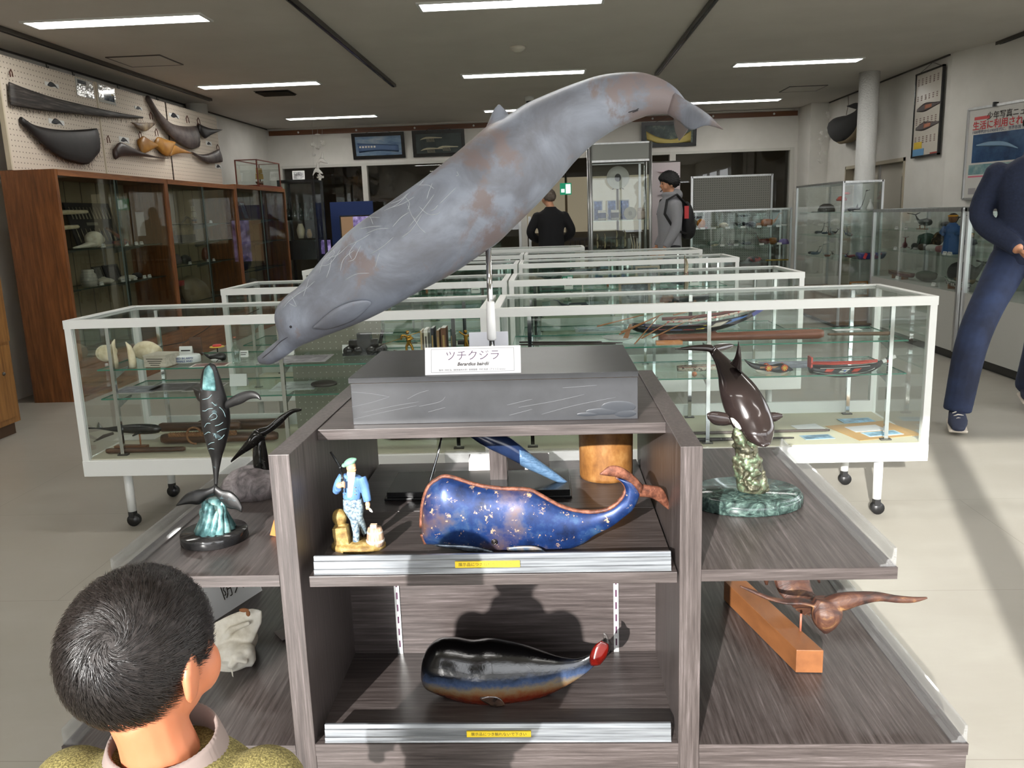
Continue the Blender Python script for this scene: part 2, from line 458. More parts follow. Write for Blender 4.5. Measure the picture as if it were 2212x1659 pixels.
# dark tables and chairs in the next room
tb = thing('long_table', 'dark wooden table standing in the next room', 'table', (0.5, 15.6, 0))
MB().box(-0.4, 1.4, 15.3, 16.1, 0.68, 0.72).build('table_top', plain(40, 30, 24), tb)
for lx in (-0.35, 1.35):
    for ly in (15.35, 16.05): MB().box(lx - 0.03, lx + 0.03, ly - 0.03, ly + 0.03, 0, 0.68).build('leg', plain(30, 24, 20), tb)
for cx in (0.0, 0.55, 1.1):
    ch = thing('wooden_chair', 'dark spindle-back chair at the table in the next room', 'chair', (cx, 15.1, 0), group='chairs in the next room')
    MB().box(cx - 0.2, cx + 0.2, 14.95, 15.3, 0.42, 0.45).build('seat', plain(45, 34, 26), ch)
    b = MB()
    for k in range(5): b.box(cx - 0.18 + k * 0.085, cx - 0.16 + k * 0.085, 14.95, 14.97, 0.45, 0.85)
    b.box(cx - 0.2, cx + 0.2, 14.94, 14.98, 0.85, 0.9)
    b.build('backrest', plain(45, 34, 26), ch)
    for lx in (-0.18, 0.18):
        for ly in (14.97, 15.28): MB().box(cx + lx - 0.015, cx + lx + 0.015, ly - 0.015, ly + 0.015, 0, 0.42).build('leg', plain(45, 34, 26), ch)

# ceiling lamps
M_LAMP = emit('lamp_diffuser', (1.0, 0.98, 0.94), LAMP_STRENGTH)
lamp0 = None
for iy, ly in enumerate((6.07, 8.98, 11.93, 3.12, 0.17)):  # last two rows are unseen, added to brighten the front of the room
    for ix, lx in enumerate((-2.98, -0.22, 2.55)):
        lab = 'recessed fluorescent ceiling lamp glowing white in its white trim'
        if lamp0 is None:
            lamp0 = thing('ceiling_lamp', lab, 'lamp', (lx, ly, CEIL), group='fluorescent ceiling lamps')
            MB().box(-0.64, 0.64, -0.115, -0.095, -0.012, 0.004).box(-0.64, 0.64, 0.095, 0.115, -0.012, 0.004).box(-0.64, -0.62, -0.095, 0.095, -0.012, 0.004).box(0.62, 0.64, -0.095, 0.095, -0.012, 0.004).build('trim_frame', M_WHITE, lamp0, local=True)
            for ty in (-0.05, 0.05): MB().box(-0.62, 0.62, ty - 0.044, ty + 0.044, -0.008, 0.004).build('tube_diffuser', M_LAMP, lamp0, local=True)
        else: dup(lamp0, (lx, ly, CEIL))
# ceiling fittings
for i, (x, y0, y1) in enumerate(((-1.625, 5.6, 9.33), (1.18, 5.6, 9.3), (-3.836, 5.6, 9.8), (4.2, 6.0, 8.45))):
    rl = thing('ceiling_track', ('long thin dark track across the ceiling', 'long thin dark track on the ceiling over the glass cases', 'thin grey track along the ceiling above the pegboards', 'short grey track on the ceiling by the slanting wall')[i] + (' between two rows of lamps' if i == 0 else ''), 'track', (x, y0, CEIL))
    MB().box(x - 0.022, x + 0.022, y0, y1, CEIL - 0.03, CEIL).build('channel', M_DKMETAL, rl)
    MB().box(x - 0.008, x + 0.008, y0 + 0.02, y1 - 0.02, CEIL - 0.034, CEIL - 0.03).build('slot', M_BLACK, rl)
for i, (x0, x1, y0, y1) in enumerate(((-3.7, -3.25, 7.28, 7.72), (2.98, 3.42, 10.75, 11.2))):
    h = thing('ceiling_hatch', ('square ceiling access hatch between the lamp and the pegboard wall', 'square ceiling access hatch close to the round white column')[i], 'hatch', (x0, y0, CEIL))
    MB().box(x0, x1, y0, y1, CEIL - 0.006, CEIL).build('panel', M_CEIL, h)
    MB().box(x0 - 0.012, x0, y0 - 0.012, y1 + 0.012, CEIL - 0.008, CEIL).box(x1, x1 + 0.012, y0 - 0.012, y1 + 0.012, CEIL - 0.008, CEIL).box(x0, x1, y0 - 0.012, y0, CEIL - 0.008, CEIL).box(x0, x1, y1, y1 + 0.012, CEIL - 0.008, CEIL).build('edge_frame', M_DKMETAL, h)
vt = thing('air_vent', 'square dark slatted air vent in the ceiling', 'vent', (-3.0, 9.55, CEIL))
MB().box(-3.19, -2.81, 9.4, 9.74, CEIL - 0.006, CEIL).build('backing', plain(30, 28, 26), vt)
for k in range(9): MB().obox((-3.0, 9.425 + k * 0.037, CEIL - 0.012), (0.36, 0.024, 0.003), Matrix.Rotation(0.6, 3, 'X')).build('slat', M_DKMETAL, vt)
sd = thing('smoke_detector', 'round white smoke detector on the ceiling above the whale model', 'detector', (-0.23, 7.6, CEIL))
MB().lathe([(0.07, 0), (0.07, -0.015), (0.05, -0.03), (0.03, -0.045), (0.0, -0.046)], (-0.23, 7.6, CEIL)).build('housing', M_ALMOND, sd)
dc = thing('dome_camera', 'small white dome security camera with black lens on the ceiling', 'camera', (-0.2, 10.7, CEIL))
MB().lathe([(0.055, 0), (0.055, -0.05), (0.045, -0.055)], (-0.2, 10.7, CEIL)).build('housing', M_WHITE, dc)
MB().ell((-0.2, 10.7, CEIL - 0.06), 0.04).build('lens', mat('black_gloss', s(12, 12, 14), 0.05), dc)
# ================================================================ central display stand
def woodmat(name, stretch):
    return rmat(name, [(0.28, s(38, 33, 32)), (0.45, s(60, 53, 51)), (0.58, s(76, 69, 67)), (0.75, s(110, 101, 101))], 9, 0.38, 0, stretch, 0.12, 7, nrough=0.7, bdist=0.002)
WOOD_X = woodmat('laminate_grain_across', (0.5, 14, 14))
WOOD_Y = woodmat('laminate_grain_deep', (14, 0.5, 14))
WOOD_Z = woodmat('laminate_grain_upright', (14, 14, 0.5))
M_CLEAR = glass('clear_acrylic', (0.95, 0.96, 0.96), 0.7, 0.03, 0.10)
M_RAIL = mat('silvery_acrylic_rail', s(120, 124, 129), 0.3, 0.7, col2=s(160, 165, 170), scale=30, stretch=(0.2, 1, 6))  # silver tone and streaks stand in for refraction in clear acrylic
PLX0, PLX1, PRX0, PRX1 = -0.618, -0.571, 0.267, 0.314
UY0, UY1, UYM = 1.70, 2.575, 2.11
ZT, ZM, ZB = 0.828, 0.548, 0.13
st = thing('display_stand', 'dark wood laminate display stand with open shelves, stepped side wings and clear edge rails', 'display stand', (-0.15, 2.1, 0))
for x0, x1 in ((PLX0, PLX1), (PRX0, PRX1)):
    MB().box(x0, x1, UY0, UY1, 0, 0.831).build('side_panel', WOOD_Z, st, bevel=0.0012)
MB().box(PLX1, PRX0, 1.92, UY1, ZT - 0.026, ZT).build('top_shelf', WOOD_X, st, bevel=0.001)
MB().box(-0.551, 0.262, UY0, UYM - 0.003, ZM - 0.025, ZM).build('middle_shelf', WOOD_X, st, bevel=0.001)
MB().box(-0.565, 0.262, UYM + 0.003, UY1 - 0.02, ZM - 0.025, ZM - 0.001).build('rear_middle_shelf', WOOD_X, st, bevel=0.001)
MB().box(PLX1, PRX0, UY0, UYM, ZB - 0.03, ZB).build('bottom_shelf', WOOD_X, st)
MB().box(PLX1, PRX0, UY0 + 0.002, UY0 + 0.022, 0, ZB - 0.002).build('plinth_board', WOOD_X, st)
MB().box(PLX1, PRX0, UYM, UYM + 0.02, 0, ZM - 0.026).build('back_panel', WOOD_X, st)
MB().box(-0.187, -0.137, 2.30, 2.35, ZM - 0.001, ZT - 0.026).build('centre_post', WOOD_Z, st, bevel=0.001)
# wings
def wing(sgn, xi, xo1, xo2):
    a, b = sorted((xi, xo1)); MB().box(a, b, UY0, 2.64, 0.526, 0.553).build('wing_shelf', WOOD_Y, st, bevel=0.001); MB().box(a, b, UY0 - 0.0012, UY0, 0.526, 0.553).build('edge_band', WOOD_X, st)
    a, b = sorted((xi, xo2)); MB().box(a, b, UY0, 2.60, ZB - 0.03, ZB - 0.002).build('wing_floor', WOOD_Y, st, bevel=0.001); MB().box(a, b, UY0 - 0.0012, UY0, ZB - 0.03, ZB - 0.002).build('edge_band', WOOD_X, st)
    MB().box(a + 0.001, b - 0.001, UY0 + 0.003, UY0 + 0.025, 0, ZB - 0.031).build('wing_plinth', WOOD_X, st)
    MB().box(min(xo2, xo2 - sgn * 0.022), max(xo2, xo2 - sgn * 0.022), UY0 + 0.026, 2.6, 0, ZB - 0.031).build('wing_plinth', WOOD_Y, st)
    for xo, z in ((xo1, 0.553), (xo2, ZB - 0.002)):
        prof = [(0, 0), (-0.034, 0.0), (-0.034, 0.004), (-0.022, 0.006), (-0.019, 0.016), (-0.010, 0.018), (-0.006, 0.042), (0.0, 0.042)]
        pts = [(xo + sgn * px - sgn * 0.002, UY0 + 0.004, z + pz) for px, pz in prof]
        MB().prism(pts, (0, 0.885, 0)).build('edge_rail', M_CLEAR, st)
wing(1, PRX1, 0.732, 0.912)
wing(-1, PLX0, -1.003, -1.178)
# front edge rails with their notices
M_YEL = mat('yellow_sticker', s(226, 196, 40), 0.4)
M_INK = mat('dark_ink', s(40, 32, 24), 0.6)
for k, (x0, x1, z, stx0, stx1, sty) in enumerate(((-0.541, 0.250, ZM, 983, 1123, 1219), (-0.549, 0.252, ZB, 1008, 1147, 1583))):
    prof = [(0.0, 0.001), (0.003, 0.004), (0.003, 0.012), (0.006, 0.014), (0.006, 0.030), (0.009, 0.032), (0.010, 0.042), (0.016, 0.042), (0.018, 0.004), (0.024, 0.001)]
    rl = MB().prism([(x0, UY0 + 0.004 + py, z + pz) for py, pz in prof], (x1 - x0, 0, 0)).build('front_rail', M_RAIL, st)
    a, b = W(stx0, sty, UY0 + 0.005), W(stx1, sty, UY0 + 0.005)
    MB().box(a.x, b.x, UY0 + 0.0045, UY0 + 0.0085, z + 0.0145, z + 0.0285).build('notice_sticker', M_YEL, rl)
    text_mesh('展示品につき触れないで下さい', 0.0092, frame(((a.x + b.x) / 2, UY0 + 0.0044, z + 0.0215), (1, 0, 0), (0, 0, 1)), 'notice_lettering', M_INK, rl, 0.0001)
# rear clear rail
MB().prism([(-0.35, 2.55, ZM), (-0.35, 2.55, ZM + 0.01), (-0.35, 2.545, ZM + 0.012), (-0.35, 2.545, ZM + 0.035), (-0.35, 2.553, ZM + 0.04), (-0.35, 2.556, ZM)], (0.60, 0, 0)).build('rear_rail', M_CLEAR, st)
# slotted shelf standards on the back panel
for px in (861, 1331):
    a = W(px, 1340, UYM - 0.003)
    sd = MB().box(a.x - 0.007, a.x + 0.007, UYM - 0.004, UYM, ZB, ZM - 0.03).build('slotted_standard', mat('bright_zinc', s(205, 207, 206), 0.25, 0.6), st)
    for k in range(10): MB().box(a.x - 0.002, a.x + 0.002, UYM - 0.0046, UYM - 0.0038, ZB + 0.02 + k * 0.036, ZB + 0.04 + k * 0.036).build('slot', plain(70, 30, 60), sd)

# ---------------------------------------------------------------- black plinth box, pole and the big whale
mt, nt, bs = _nodes('black_box_paint')
n1 = _noise(nt, _mapping(nt), 9, 6, 0.65); n2 = _noise(nt, _mapping(nt, (1.2, 1, 9)), 16, 7, 0.7, 1.5)
c1 = _ramp(nt, n1, [(0.3, s(40, 41, 43)), (0.7, s(54, 55, 58))])
c2 = _ramp(nt, n2, [(0.715, (0, 0, 0)), (0.735, (1, 1, 1))])
mx = nt.nodes.new('ShaderNodeMix'); mx.data_type = 'RGBA'
nt.links.new(c2, mx.inputs[0]); nt.links.new(c1, mx.inputs[6]); mx.inputs[7].default_value = (*s(84, 86, 88), 1)
nt.links.new(mx.outputs[2], bs.inputs['Base Color']); bs.inputs['Roughness'].default_value = 0.32
_bump(nt, n1, bs, 0.05, 0.004)
M_BBOX = mt
bx = thing('plinth_box', 'scratched black wooden box carrying the big grey whale model', 'box', (-0.145, 2.165, ZT))
MB().box(-0.492, 0.205, 1.962, 2.37, ZT, 0.931).build('body', M_BBOX, bx, bevel=0.001)
MB().box(-0.496, 0.206, 1.958, 2.372, 0.9325, 0.946).build('lid', M_BBOX, bx, bevel=0.001)
MB().box(-0.491, 0.204, 1.964, 2.368, 0.9308, 0.9328).build('worn_seam', mat('bare_wood_line', s(170, 150, 130), 0.7), bx)
sc = MB()
def on_front(px, py): p = W(px, py, 1.9615); return (p.x, p.y, p.z)
for line in ([(760, 847), (800, 850), (842, 857)], [(760, 879), (800, 870), (842, 857)], [(765, 905), (830, 890), (900, 876)], [(780, 892), (850, 877), (905, 868)], [(905, 878), (950, 868), (962, 857)], [(925, 890), (962, 880)], [(1100, 897), (1150, 884)], [(1095, 875), (1150, 862)], [(1120, 880), (1200, 866), (1262, 852)], [(880, 862), (903, 850), (926, 843)], [(1170, 895), (1240, 876), (1330, 858)], [(1215, 838), (1290, 832)]):
    sc.tube([on_front(*p) for p in smoothline(line, 8)], 0.0005, 4)
scr_o = sc.build('scratches', mat('scratch_grey', s(104, 106, 109), 0.6), bx)
scr_o['kind'] = 'stuff'
pw = MB()
for dx, dz, rx, rz in ((0.158, 0.858, 0.045, 0.016), (0.125, 0.848, 0.05, 0.009), (0.175, 0.842, 0.028, 0.010), (0.085, 0.842, 0.03, 0.005)):
    pw.ell((dx, 1.9622, dz), (rx, 0.0008, rz))
pw.build('dark_wear_patch', plain(46, 49, 54, 0.3), bx)
W_Y = 2.165
pole = thing('support_pole', 'chrome pole with a white sleeve holding up the grey whale model', 'pole', (-0.157, W_Y, 0.946))
MB().cyl((-0.157, W_Y, 0.946), (-0.157, W_Y, 1.26), 0.0075).build('chrome_rod', M_CHROME, pole)
MB().lathe([(0.010, 1.0), (0.0125, 1.004), (0.011, 1.10), (0.0085, 1.103)], (-0.157, W_Y, 0)).build('white_sleeve', mat('white_plastic', s(228, 228, 226), 0.35), pole)
MB().lathe([(0.03, 0.946), (0.03, 0.952), (0.012, 0.958)], (-0.157, W_Y, 0)).build('foot_flange', M_CHROME, pole)

mt, nt, bs = _nodes('whale_skin')
vec = _mapping(nt, (1, 1, 1))
n1 = _noise(nt, vec, 5.5, 6, 0.6, 0.8); n2 = _noise(nt, _mapping(nt, (1, 1, 1)), 3.6, 7, 0.62, 0.5)
c1 = _ramp(nt, n1, [(0.36, s(104, 106, 114)), (0.48, s(116, 120, 130)), (0.62, s(136, 143, 156))])
c2 = _ramp(nt, n2, [(0.53, (0, 0, 0)), (0.585, (1, 1, 1))])
mx = nt.nodes.new('ShaderNodeMix'); mx.data_type = 'RGBA'
nt.links.new(c2, mx.inputs[0]); nt.links.new(c1, mx.inputs[6]); mx.inputs[7].default_value = (*s(120, 109, 109), 1)
nt.links.new(mx.outputs[2], bs.inputs['Base Color']); bs.inputs['Roughness'].default_value = 0.42
_bump(nt, _noise(nt, vec, 120, 3), bs, 0.06, 0.002)
M_WSKIN = mt
wh = thing('whale_model', 'large mottled grey beaked whale model diving nose-down above the display stand', 'whale model', (-0.157, W_Y, 1.235))
wup = [(557, 771), (578, 752), (605, 729), (604, 710), (596, 685), (600, 662), (620, 638), (652, 612), (707, 546), (769, 487), (852, 430), (926, 377), (1000, 318), (1055, 271), (1100, 247), (1136, 224), (1190, 200), (1244, 179), (1298, 162), (1352, 156), (1393, 158), (1434, 173), (1461, 192), (1482, 218)]
wlo = [(562, 785), (584, 787), (606, 777), (626, 763), (648, 748), (672, 738), (707, 724), (765, 702), (824, 675), (902, 632), (981, 589), (1040, 549), (1075, 525), (1108, 493), (1163, 439), (1212, 385), (1244, 347), (1285, 309), (1325, 282), (1362, 264), (1400, 250), (1430, 247), (1456, 248), (1476, 246)]
nst = len(wup)
b = MB()
rings = []
U, L = smoothline(wup, 90), smoothline(wlo, 90)
# pair the outlines by control-point index so that the stations stay square to the body
def by_index(pts, n):
    P = np.array(pts, float); k = np.arange(len(P)); q = np.linspace(0, len(P) - 1, n)
    out = []
    for x in q:
        i = min(int(x), len(P) - 2); t = x - i
        a, bb, c, d = P[max(i - 1, 0)], P[i], P[i + 1], P[min(i + 2, len(P) - 1)]
        out.append(tuple(0.5 * (2 * bb + (c - a) * t + (2 * a - 5 * bb + 4 * c - d) * t * t + (3 * bb - 3 * c + d - a) * t ** 3)))
    return out
def loft_idx(mb, up, lo, plane, ratio, n=60, ring=24, depth=0.0, side=(0, 1, 0), mi=0, thick=None, ex=2.0, conv=None):
    U, L = by_index(up, n), by_index(lo, n); side = Vector(side); rings = []
    for i in range(n):
        t = i / (n - 1); y = plane + val(depth, t)
        a, bb = (W(*U[i], y), W(*L[i], y)) if conv is None else (conv(U[i], t), conv(L[i], t))
        c = (a + bb) / 2; h = (a - bb) / 2
        w = val(thick, t) if thick is not None else h.length * val(ratio, t)
        r = []
        for j in range(ring):
            an = 2 * PI * j / ring; ca, sa = math.cos(an), math.sin(an)
            if ex != 2.0:
                ca = math.copysign(abs(ca) ** (2 / ex), ca); sa = math.copysign(abs(sa) ** (2 / ex), sa)
            r.append(c + h * ca + side * (w * sa))
        rings.append(r)
    return mb.rings(rings)
loft_idx(b, wup, wlo, W_Y, [1.0, 1.05, 1.0, 0.85, 0.82, 0.82, 0.82, 0.8, 0.75, 0.7, 0.55, 0.45], n=110, ring=36)
body = b.build('body', M_WSKIN, wh)
from mathutils.bvhtree import BVHTree
bv = BVHTree.FromPolygons([v.co for v in body.data.vertices], [p.vertices for p in body.data.polygons])
def on_whale(px, py, off=0.001, bvh=None):
    d = ray(px, py).normalized()
    h = (bvh or bv).ray_cast(CAM_P, d)
    return None if h[0] is None else h[0] - d * off
def fin_conv(off0, off1):
    def f(p, t):
        d = ray(*p).normalized(); h = bv.ray_cast(CAM_P, d)
        q = h[0] if h[0] is not None else W(p[0], p[1], W_Y - 0.05)
        return q - d * (off0 + (off1 - off0) * t)
    return f
fin = MB()
loft(fin, [(676, 706), (700, 684), (722, 667), (752, 653), (785, 648), (800, 651)], [(679, 711), (706, 712), (733, 705), (765, 692), (790, 671), (802, 656)], n=18, ring=12, thick=[0.006, 0.010, 0.011, 0.008, 0.003], conv=fin_conv(0.002, 0.008))
fin.build('flipper', M_WSKIN, wh)
dors = MB()
loft(dors, [(1046, 284), (1058, 256), (1066, 238), (1076, 226)], [(1122, 244), (1103, 250), (1094, 240), (1081, 227)], plane=W_Y, thick=[0.035, 0.022, 0.014, 0.006], n=14, ring=12)
dors.build('dorsal_fin', M_WSKIN, wh)
fl = MB()
loft(fl, [(1455, 195), (1478, 213), (1508, 231), (1535, 251), (1561, 278)], [(1440, 246), (1465, 262), (1492, 281), (1525, 271), (1562, 280)], plane=W_Y, depth=[0.0, -0.03, -0.08, -0.13, -0.18], thick=[0.02, 0.013, 0.009, 0.006, 0.002], n=20, ring=12)
fl.build('fluke', M_WSKIN, wh)
fl = MB()
loft(fl, [(1456, 240), (1455, 258), (1458, 282), (1466, 303)], [(1490, 255), (1492, 266), (1484, 284), (1468, 304)], plane=W_Y, depth=[0.0, 0.04, 0.09, 0.13], thick=[0.014, 0.009, 0.006, 0.002], n=16, ring=12)
fl.build('fluke', M_WSKIN, wh)
def skin_lines(lines, r, name, material):
    g = MB()
    for line in lines:
        pts = [on_whale(*p, 0.0004) for p in smoothline(line, 10)]
        pts = [p for p in pts if p is not None]
        if len(pts) > 3: g.tube(pts, [r * 0.4] + [r] * (len(pts) - 2) + [r * 0.3], 4)
    o = g.build(name, material, wh)
    if len(lines) > 3: o['kind'] = 'stuff'
random.seed(3)
scr = [[(880, 494), (912, 455), (938, 420)], [(893, 468), (905, 490), (920, 504)], [(905, 446), (925, 463), (945, 462), (952, 455)], [(930, 455), (938, 452), (946, 443)],
       [(880, 440), (888, 462), (898, 480)], [(848, 490), (866, 470), (884, 458)], [(775, 495), (800, 490), (824, 488)], [(790, 505), (815, 495), (840, 493)], [(752, 530), (775, 520), (800, 505)],
       [(760, 560), (755, 545), (772, 520)], [(752, 565), (765, 560), (772, 545), (780, 530)], [(700, 560), (730, 550), (752, 530)], [(690, 575), (712, 570), (735, 540)], [(706, 565), (722, 548), (720, 540)],
       [(745, 605), (770, 592), (798, 590)], [(636, 640), (660, 625), (680, 607)], [(624, 655), (640, 662), (630, 640)], [(612, 665), (625, 650), (650, 630)], [(905, 400), (925, 400), (938, 408)],
       [(922, 430), (926, 415), (934, 395)], [(865, 515), (890, 495), (912, 462)], [(800, 550), (830, 530), (850, 512)], [(710, 540), (724, 520), (745, 500)], [(760, 480), (790, 470), (820, 470)],
       [(840, 450), (870, 440), (895, 425)], [(790, 460), (800, 470), (806, 485)], [(705, 600), (712, 580), (716, 560)], [(735, 585), (742, 560), (765, 540)], [(810, 580), (815, 560), (820, 545)],
       [(950, 440), (970, 420), (985, 405)], [(985, 380), (990, 378), (987, 370)], [(875, 425), (885, 440), (880, 455)], [(830, 455), (860, 440), (885, 415)], [(845, 440), (866, 431), (880, 418)],
       [(895, 395), (905, 400), (915, 390)], [(690, 590), (700, 560), (730, 530)], [(655, 640), (662, 620), (668, 600)]]
skin_lines(scr, 0.0008, 'scar_lines', mat('pale_scar', s(176, 180, 186), 0.6))
skin_lines([[(566, 774), (588, 756), (606, 738), (622, 728)]], 0.0012, 'mouth_line', mat('mouth_dark', s(58, 56, 62), 0.6))
skin_lines([[(1357, 243), (1366, 240), (1374, 238), (1380, 234)], [(1366, 243), (1374, 240), (1379, 238)]], 0.0013, 'tail_signature', mat('signature_ink', s(48, 46, 50), 0.6))
e = on_whale(628, 706)
MB().ell(e, 0.0035).build('eye', mat('eye_black', s(20, 20, 22), 0.1), wh)

# name card
cd = thing('name_card', 'white acrylic name card reading ツチクジラ on the black box', 'sign', (-0.14, 1.99, 0.946))
zc0, zc1 = 0.9465, 1.0105
q0, q1 = W(919, 790, 1.985), W(1125, 780, 1.985)
cx0, cx1 = q0.x, q1.x
MB().prism([(cx0, 1.972, zc0), (cx1, 1.972, zc0), (cx1, 1.992, zc1), (cx0, 1.992, zc1)], (0, 0.004, 0)).build('card', mat('card_white', s(236, 236, 238), 0.35), cd)
MB().box(cx0 + 0.002, cx1 - 0.002, 1.99, 2.02, zc0, zc0 + 0.004).build('acrylic_foot', M_CLEAR, cd)
upv = Vector((0, 0.02, zc1 - zc0)).normalized()
def oncard(u, v): return Vector((cx0 + (cx1 - cx0) * u, 1.972 + 0.02 * v - 0.0006, zc0 + (zc1 - zc0) * v))
tilt = math.radians(1.2)
M_VIOLET = mat('violet_ink', s(92, 62, 98), 0.6)
text_mesh('ツチクジラ', 0.027, frame(oncard(0.5, 0.66), (1, 0, 0), upv), 'name_lettering', M_VIOLET, cd, 0.0001, bold=-0.0003)
text_mesh('Berardius bairdii', 0.0115, frame(oncard(0.5, 0.37), (1, 0, 0), upv), 'latin_lettering', M_INK, cd, 0.0001, shear=0.3, bold=0.0002)
text_mesh('製作 : 中村 弘（東京海洋大学）技術指導 : 中村 拓彦（アトリエ Arena）', 0.0052, frame(oncard(0.5, 0.16), (1, 0, 0), upv), 'credit_lettering', mat('grey_ink', s(130, 130, 134), 0.6), cd, 0.0001)
bd = MB()
for (u0, v0), (u1, v1) in (((0.065, 0.09), (0.93, 0.09)), ((0.065, 0.93), (0.93, 0.93)), ((0.065, 0.09), (0.065, 0.93)), ((0.93, 0.09), (0.93, 0.93))):
    bd.bar(oncard(u0, v0), oncard(u1, v1), 0.0005)
bd.build('border_line', mat('border_ink', s(110, 108, 112), 0.6), cd)
cb = thing('card_holder', 'plain clear holder with white strip behind the white sleeve of the pole', 'sign', (-0.15, 2.25, 0.946))
a, b2 = W(1014, 737, 2.25), W(1098, 733, 2.25)
MB().prism([(a.x, 2.235, 0.946), (b2.x, 2.235, 0.946), (b2.x, 2.25, 1.01), (a.x, 2.25, 1.01)], (0, 0.003, 0)).build('card', mat('grey_card', s(205, 207, 214), 0.4), cb)
MB().box(a.x, b2.x, 2.238, 2.27, 0.946, 0.949).build('foot', M_CLEAR, cb)
# ================================================================ exhibits on the display stand
def gradmat(name, z0, z1, stops, noise=0.15, scale=14, rough=0.15, metal=0.0, axis=2, coat=0.0, bump=0.0, speck=None):
    mt, nt, bs = _nodes(name)
    tc = nt.nodes.new('ShaderNodeTexCoord'); sp = nt.nodes.new('ShaderNodeSeparateXYZ'); nt.links.new(tc.outputs['Object'], sp.inputs[0])
    mr = nt.nodes.new('ShaderNodeMapRange'); mr.inputs[1].default_value = z0; mr.inputs[2].default_value = z1
    nt.links.new(sp.outputs[axis], mr.inputs[0])
    n = _noise(nt, _mapping(nt), scale, 6, 0.65)
    ma = nt.nodes.new('ShaderNodeMath'); ma.operation = 'MULTIPLY_ADD'; ma.inputs[1].default_value = noise * 2; nt.links.new(n, ma.inputs[0])
    mb = nt.nodes.new('ShaderNodeMath'); mb.operation = 'SUBTRACT'; mb.inputs[1].default_value = noise; nt.links.new(mr.outputs[0], mb.inputs[0]); nt.links.new(mb.outputs[0], ma.inputs[2])
    colr = _ramp(nt, ma.outputs[0], stops)
    if speck:
        n3 = _noise(nt, _mapping(nt), speck[1], 5, 0.7)
        msk = _ramp(nt, n3, [(speck[2], (0, 0, 0)), (speck[2] + 0.03, (1, 1, 1))])
        mx = nt.nodes.new('ShaderNodeMix'); mx.data_type = 'RGBA'
        nt.links.new(msk, mx.inputs[0]); nt.links.new(colr, mx.inputs[6]); mx.inputs[7].default_value = (*speck[0], 1); colr = mx.outputs[2]
    nt.links.new(colr, bs.inputs['Base Color']); bs.inputs['Roughness'].default_value = rough; bs.inputs['Metallic'].default_value = metal
    if coat: bs.inputs['Coat Weight'].default_value = coat; bs.inputs['Coat Roughness'].default_value = 0.03
    if bump: _bump(nt, n, bs, bump, 0.004)
    MATS[name] = mt
    return mt
def T(ox, oy, k):
    return lambda *pts: [(ox + x / k, oy + y / k) for x, y in pts]

# ---- blue painted metal sperm whale on the middle shelf
q = T(880, 980, 3.687)
BWY = 1.845
mt, nt, bs = _nodes('blue_rusty_paint')
n1 = _noise(nt, _mapping(nt), 14, 7, 0.65); n2 = _noise(nt, _mapping(nt, (1, 1, 1)), 55, 6, 0.7); n3 = _noise(nt, _mapping(nt), 7, 6, 0.6)
c1 = _ramp(nt, n1, [(0.32, s(14, 26, 56)), (0.5, s(24, 48, 96)), (0.66, s(56, 84, 118))])
m1 = _ramp(nt, n2, [(0.60, (0, 0, 0)), (0.64, (1, 1, 1))]); m2 = _ramp(nt, n3, [(0.54, (0, 0, 0)), (0.68, (1, 1, 1))])
x1 = nt.nodes.new('ShaderNodeMix'); x1.data_type = 'RGBA'; x2 = nt.nodes.new('ShaderNodeMix'); x2.data_type = 'RGBA'
nt.links.new(m2, x1.inputs[0]); nt.links.new(c1, x1.inputs[6]); x1.inputs[7].default_value = (*s(96, 70, 60), 1)
nt.links.new(m1, x2.inputs[0]); nt.links.new(x1.outputs[2], x2.inputs[6]); x2.inputs[7].default_value = (*s(180, 150, 122), 1)
nt.links.new(x2.outputs[2], bs.inputs['Base Color']); bs.inputs['Roughness'].default_value = 0.36; bs.inputs['Metallic'].default_value = 0.3
_bump(nt, n1, bs, 0.15, 0.004)
M_BLUE = mt
M_RUST = rmat('rusted_edge', [(0.3, s(52, 34, 30)), (0.5, s(104, 62, 46)), (0.7, s(150, 98, 76))], 60, 0.55, 0.3, bump=0.5, bdist=0.003)
bw = thing('metal_whale', 'blue painted rusty metal sperm whale with curled tail on the middle shelf', 'whale figure', (-0.05, BWY, ZM))
up = q((112, 590), (122, 420), (165, 275), (245, 205), (330, 186), (560, 255), (760, 282), (960, 290), (1060, 335), (1200, 412), (1340, 458), (1490, 468), (1610, 440), (1695, 375), (1735, 300), (1718, 240), (1660, 190))
lo = q((118, 640), (150, 715), (200, 722), (290, 735), (400, 745), (600, 775), (780, 792), (950, 795), (1110, 785), (1260, 768), (1400, 715), (1500, 645), (1620, 585), (1720, 510), (1800, 440), (1850, 330), (1840, 235))
g = MB(); loft_idx(g, up, lo, BWY, [0.35, 0.42, 0.45, 0.45, 0.42, 0.42, 0.45, 0.5, 0.5, 0.45], n=70, ring=24)
bwb = g.build('body', M_BLUE, bw)
g = MB(); g.tube([W(*p, BWY) + Vector((0, 0, 0.001)) for p in by_index(up, 60)], [0.0055] * 52 + [0.003] * 8, 8)
g.tube([W(*p, BWY) for p in by_index(lo[:2] , 6)], 0.006, 8)
g.build('rusty_seam', M_RUST, bw)
g = MB(); loft(g, q((1880, 250), (1800, 170), (1700, 105), (1610, 98), (1535, 155)), q((1850, 330), (1780, 235), (1680, 190), (1600, 178), (1532, 168)), plane=BWY, depth=[0, -0.01, -0.02, -0.03], thick=[0.008, 0.007, 0.006, 0.003], n=18, ring=10)
g.build('fluke', M_RUST, bw)
g = MB(); loft(g, q((1840, 240), (1940, 252), (2030, 275), (2080, 370), (2086, 440)), q((1850, 345), (1920, 350), (1980, 372), (2030, 410), (2082, 448)), plane=BWY, depth=[0, 0.01, 0.02, 0.03], thick=[0.008, 0.007, 0.006, 0.003], n=18, ring=10)
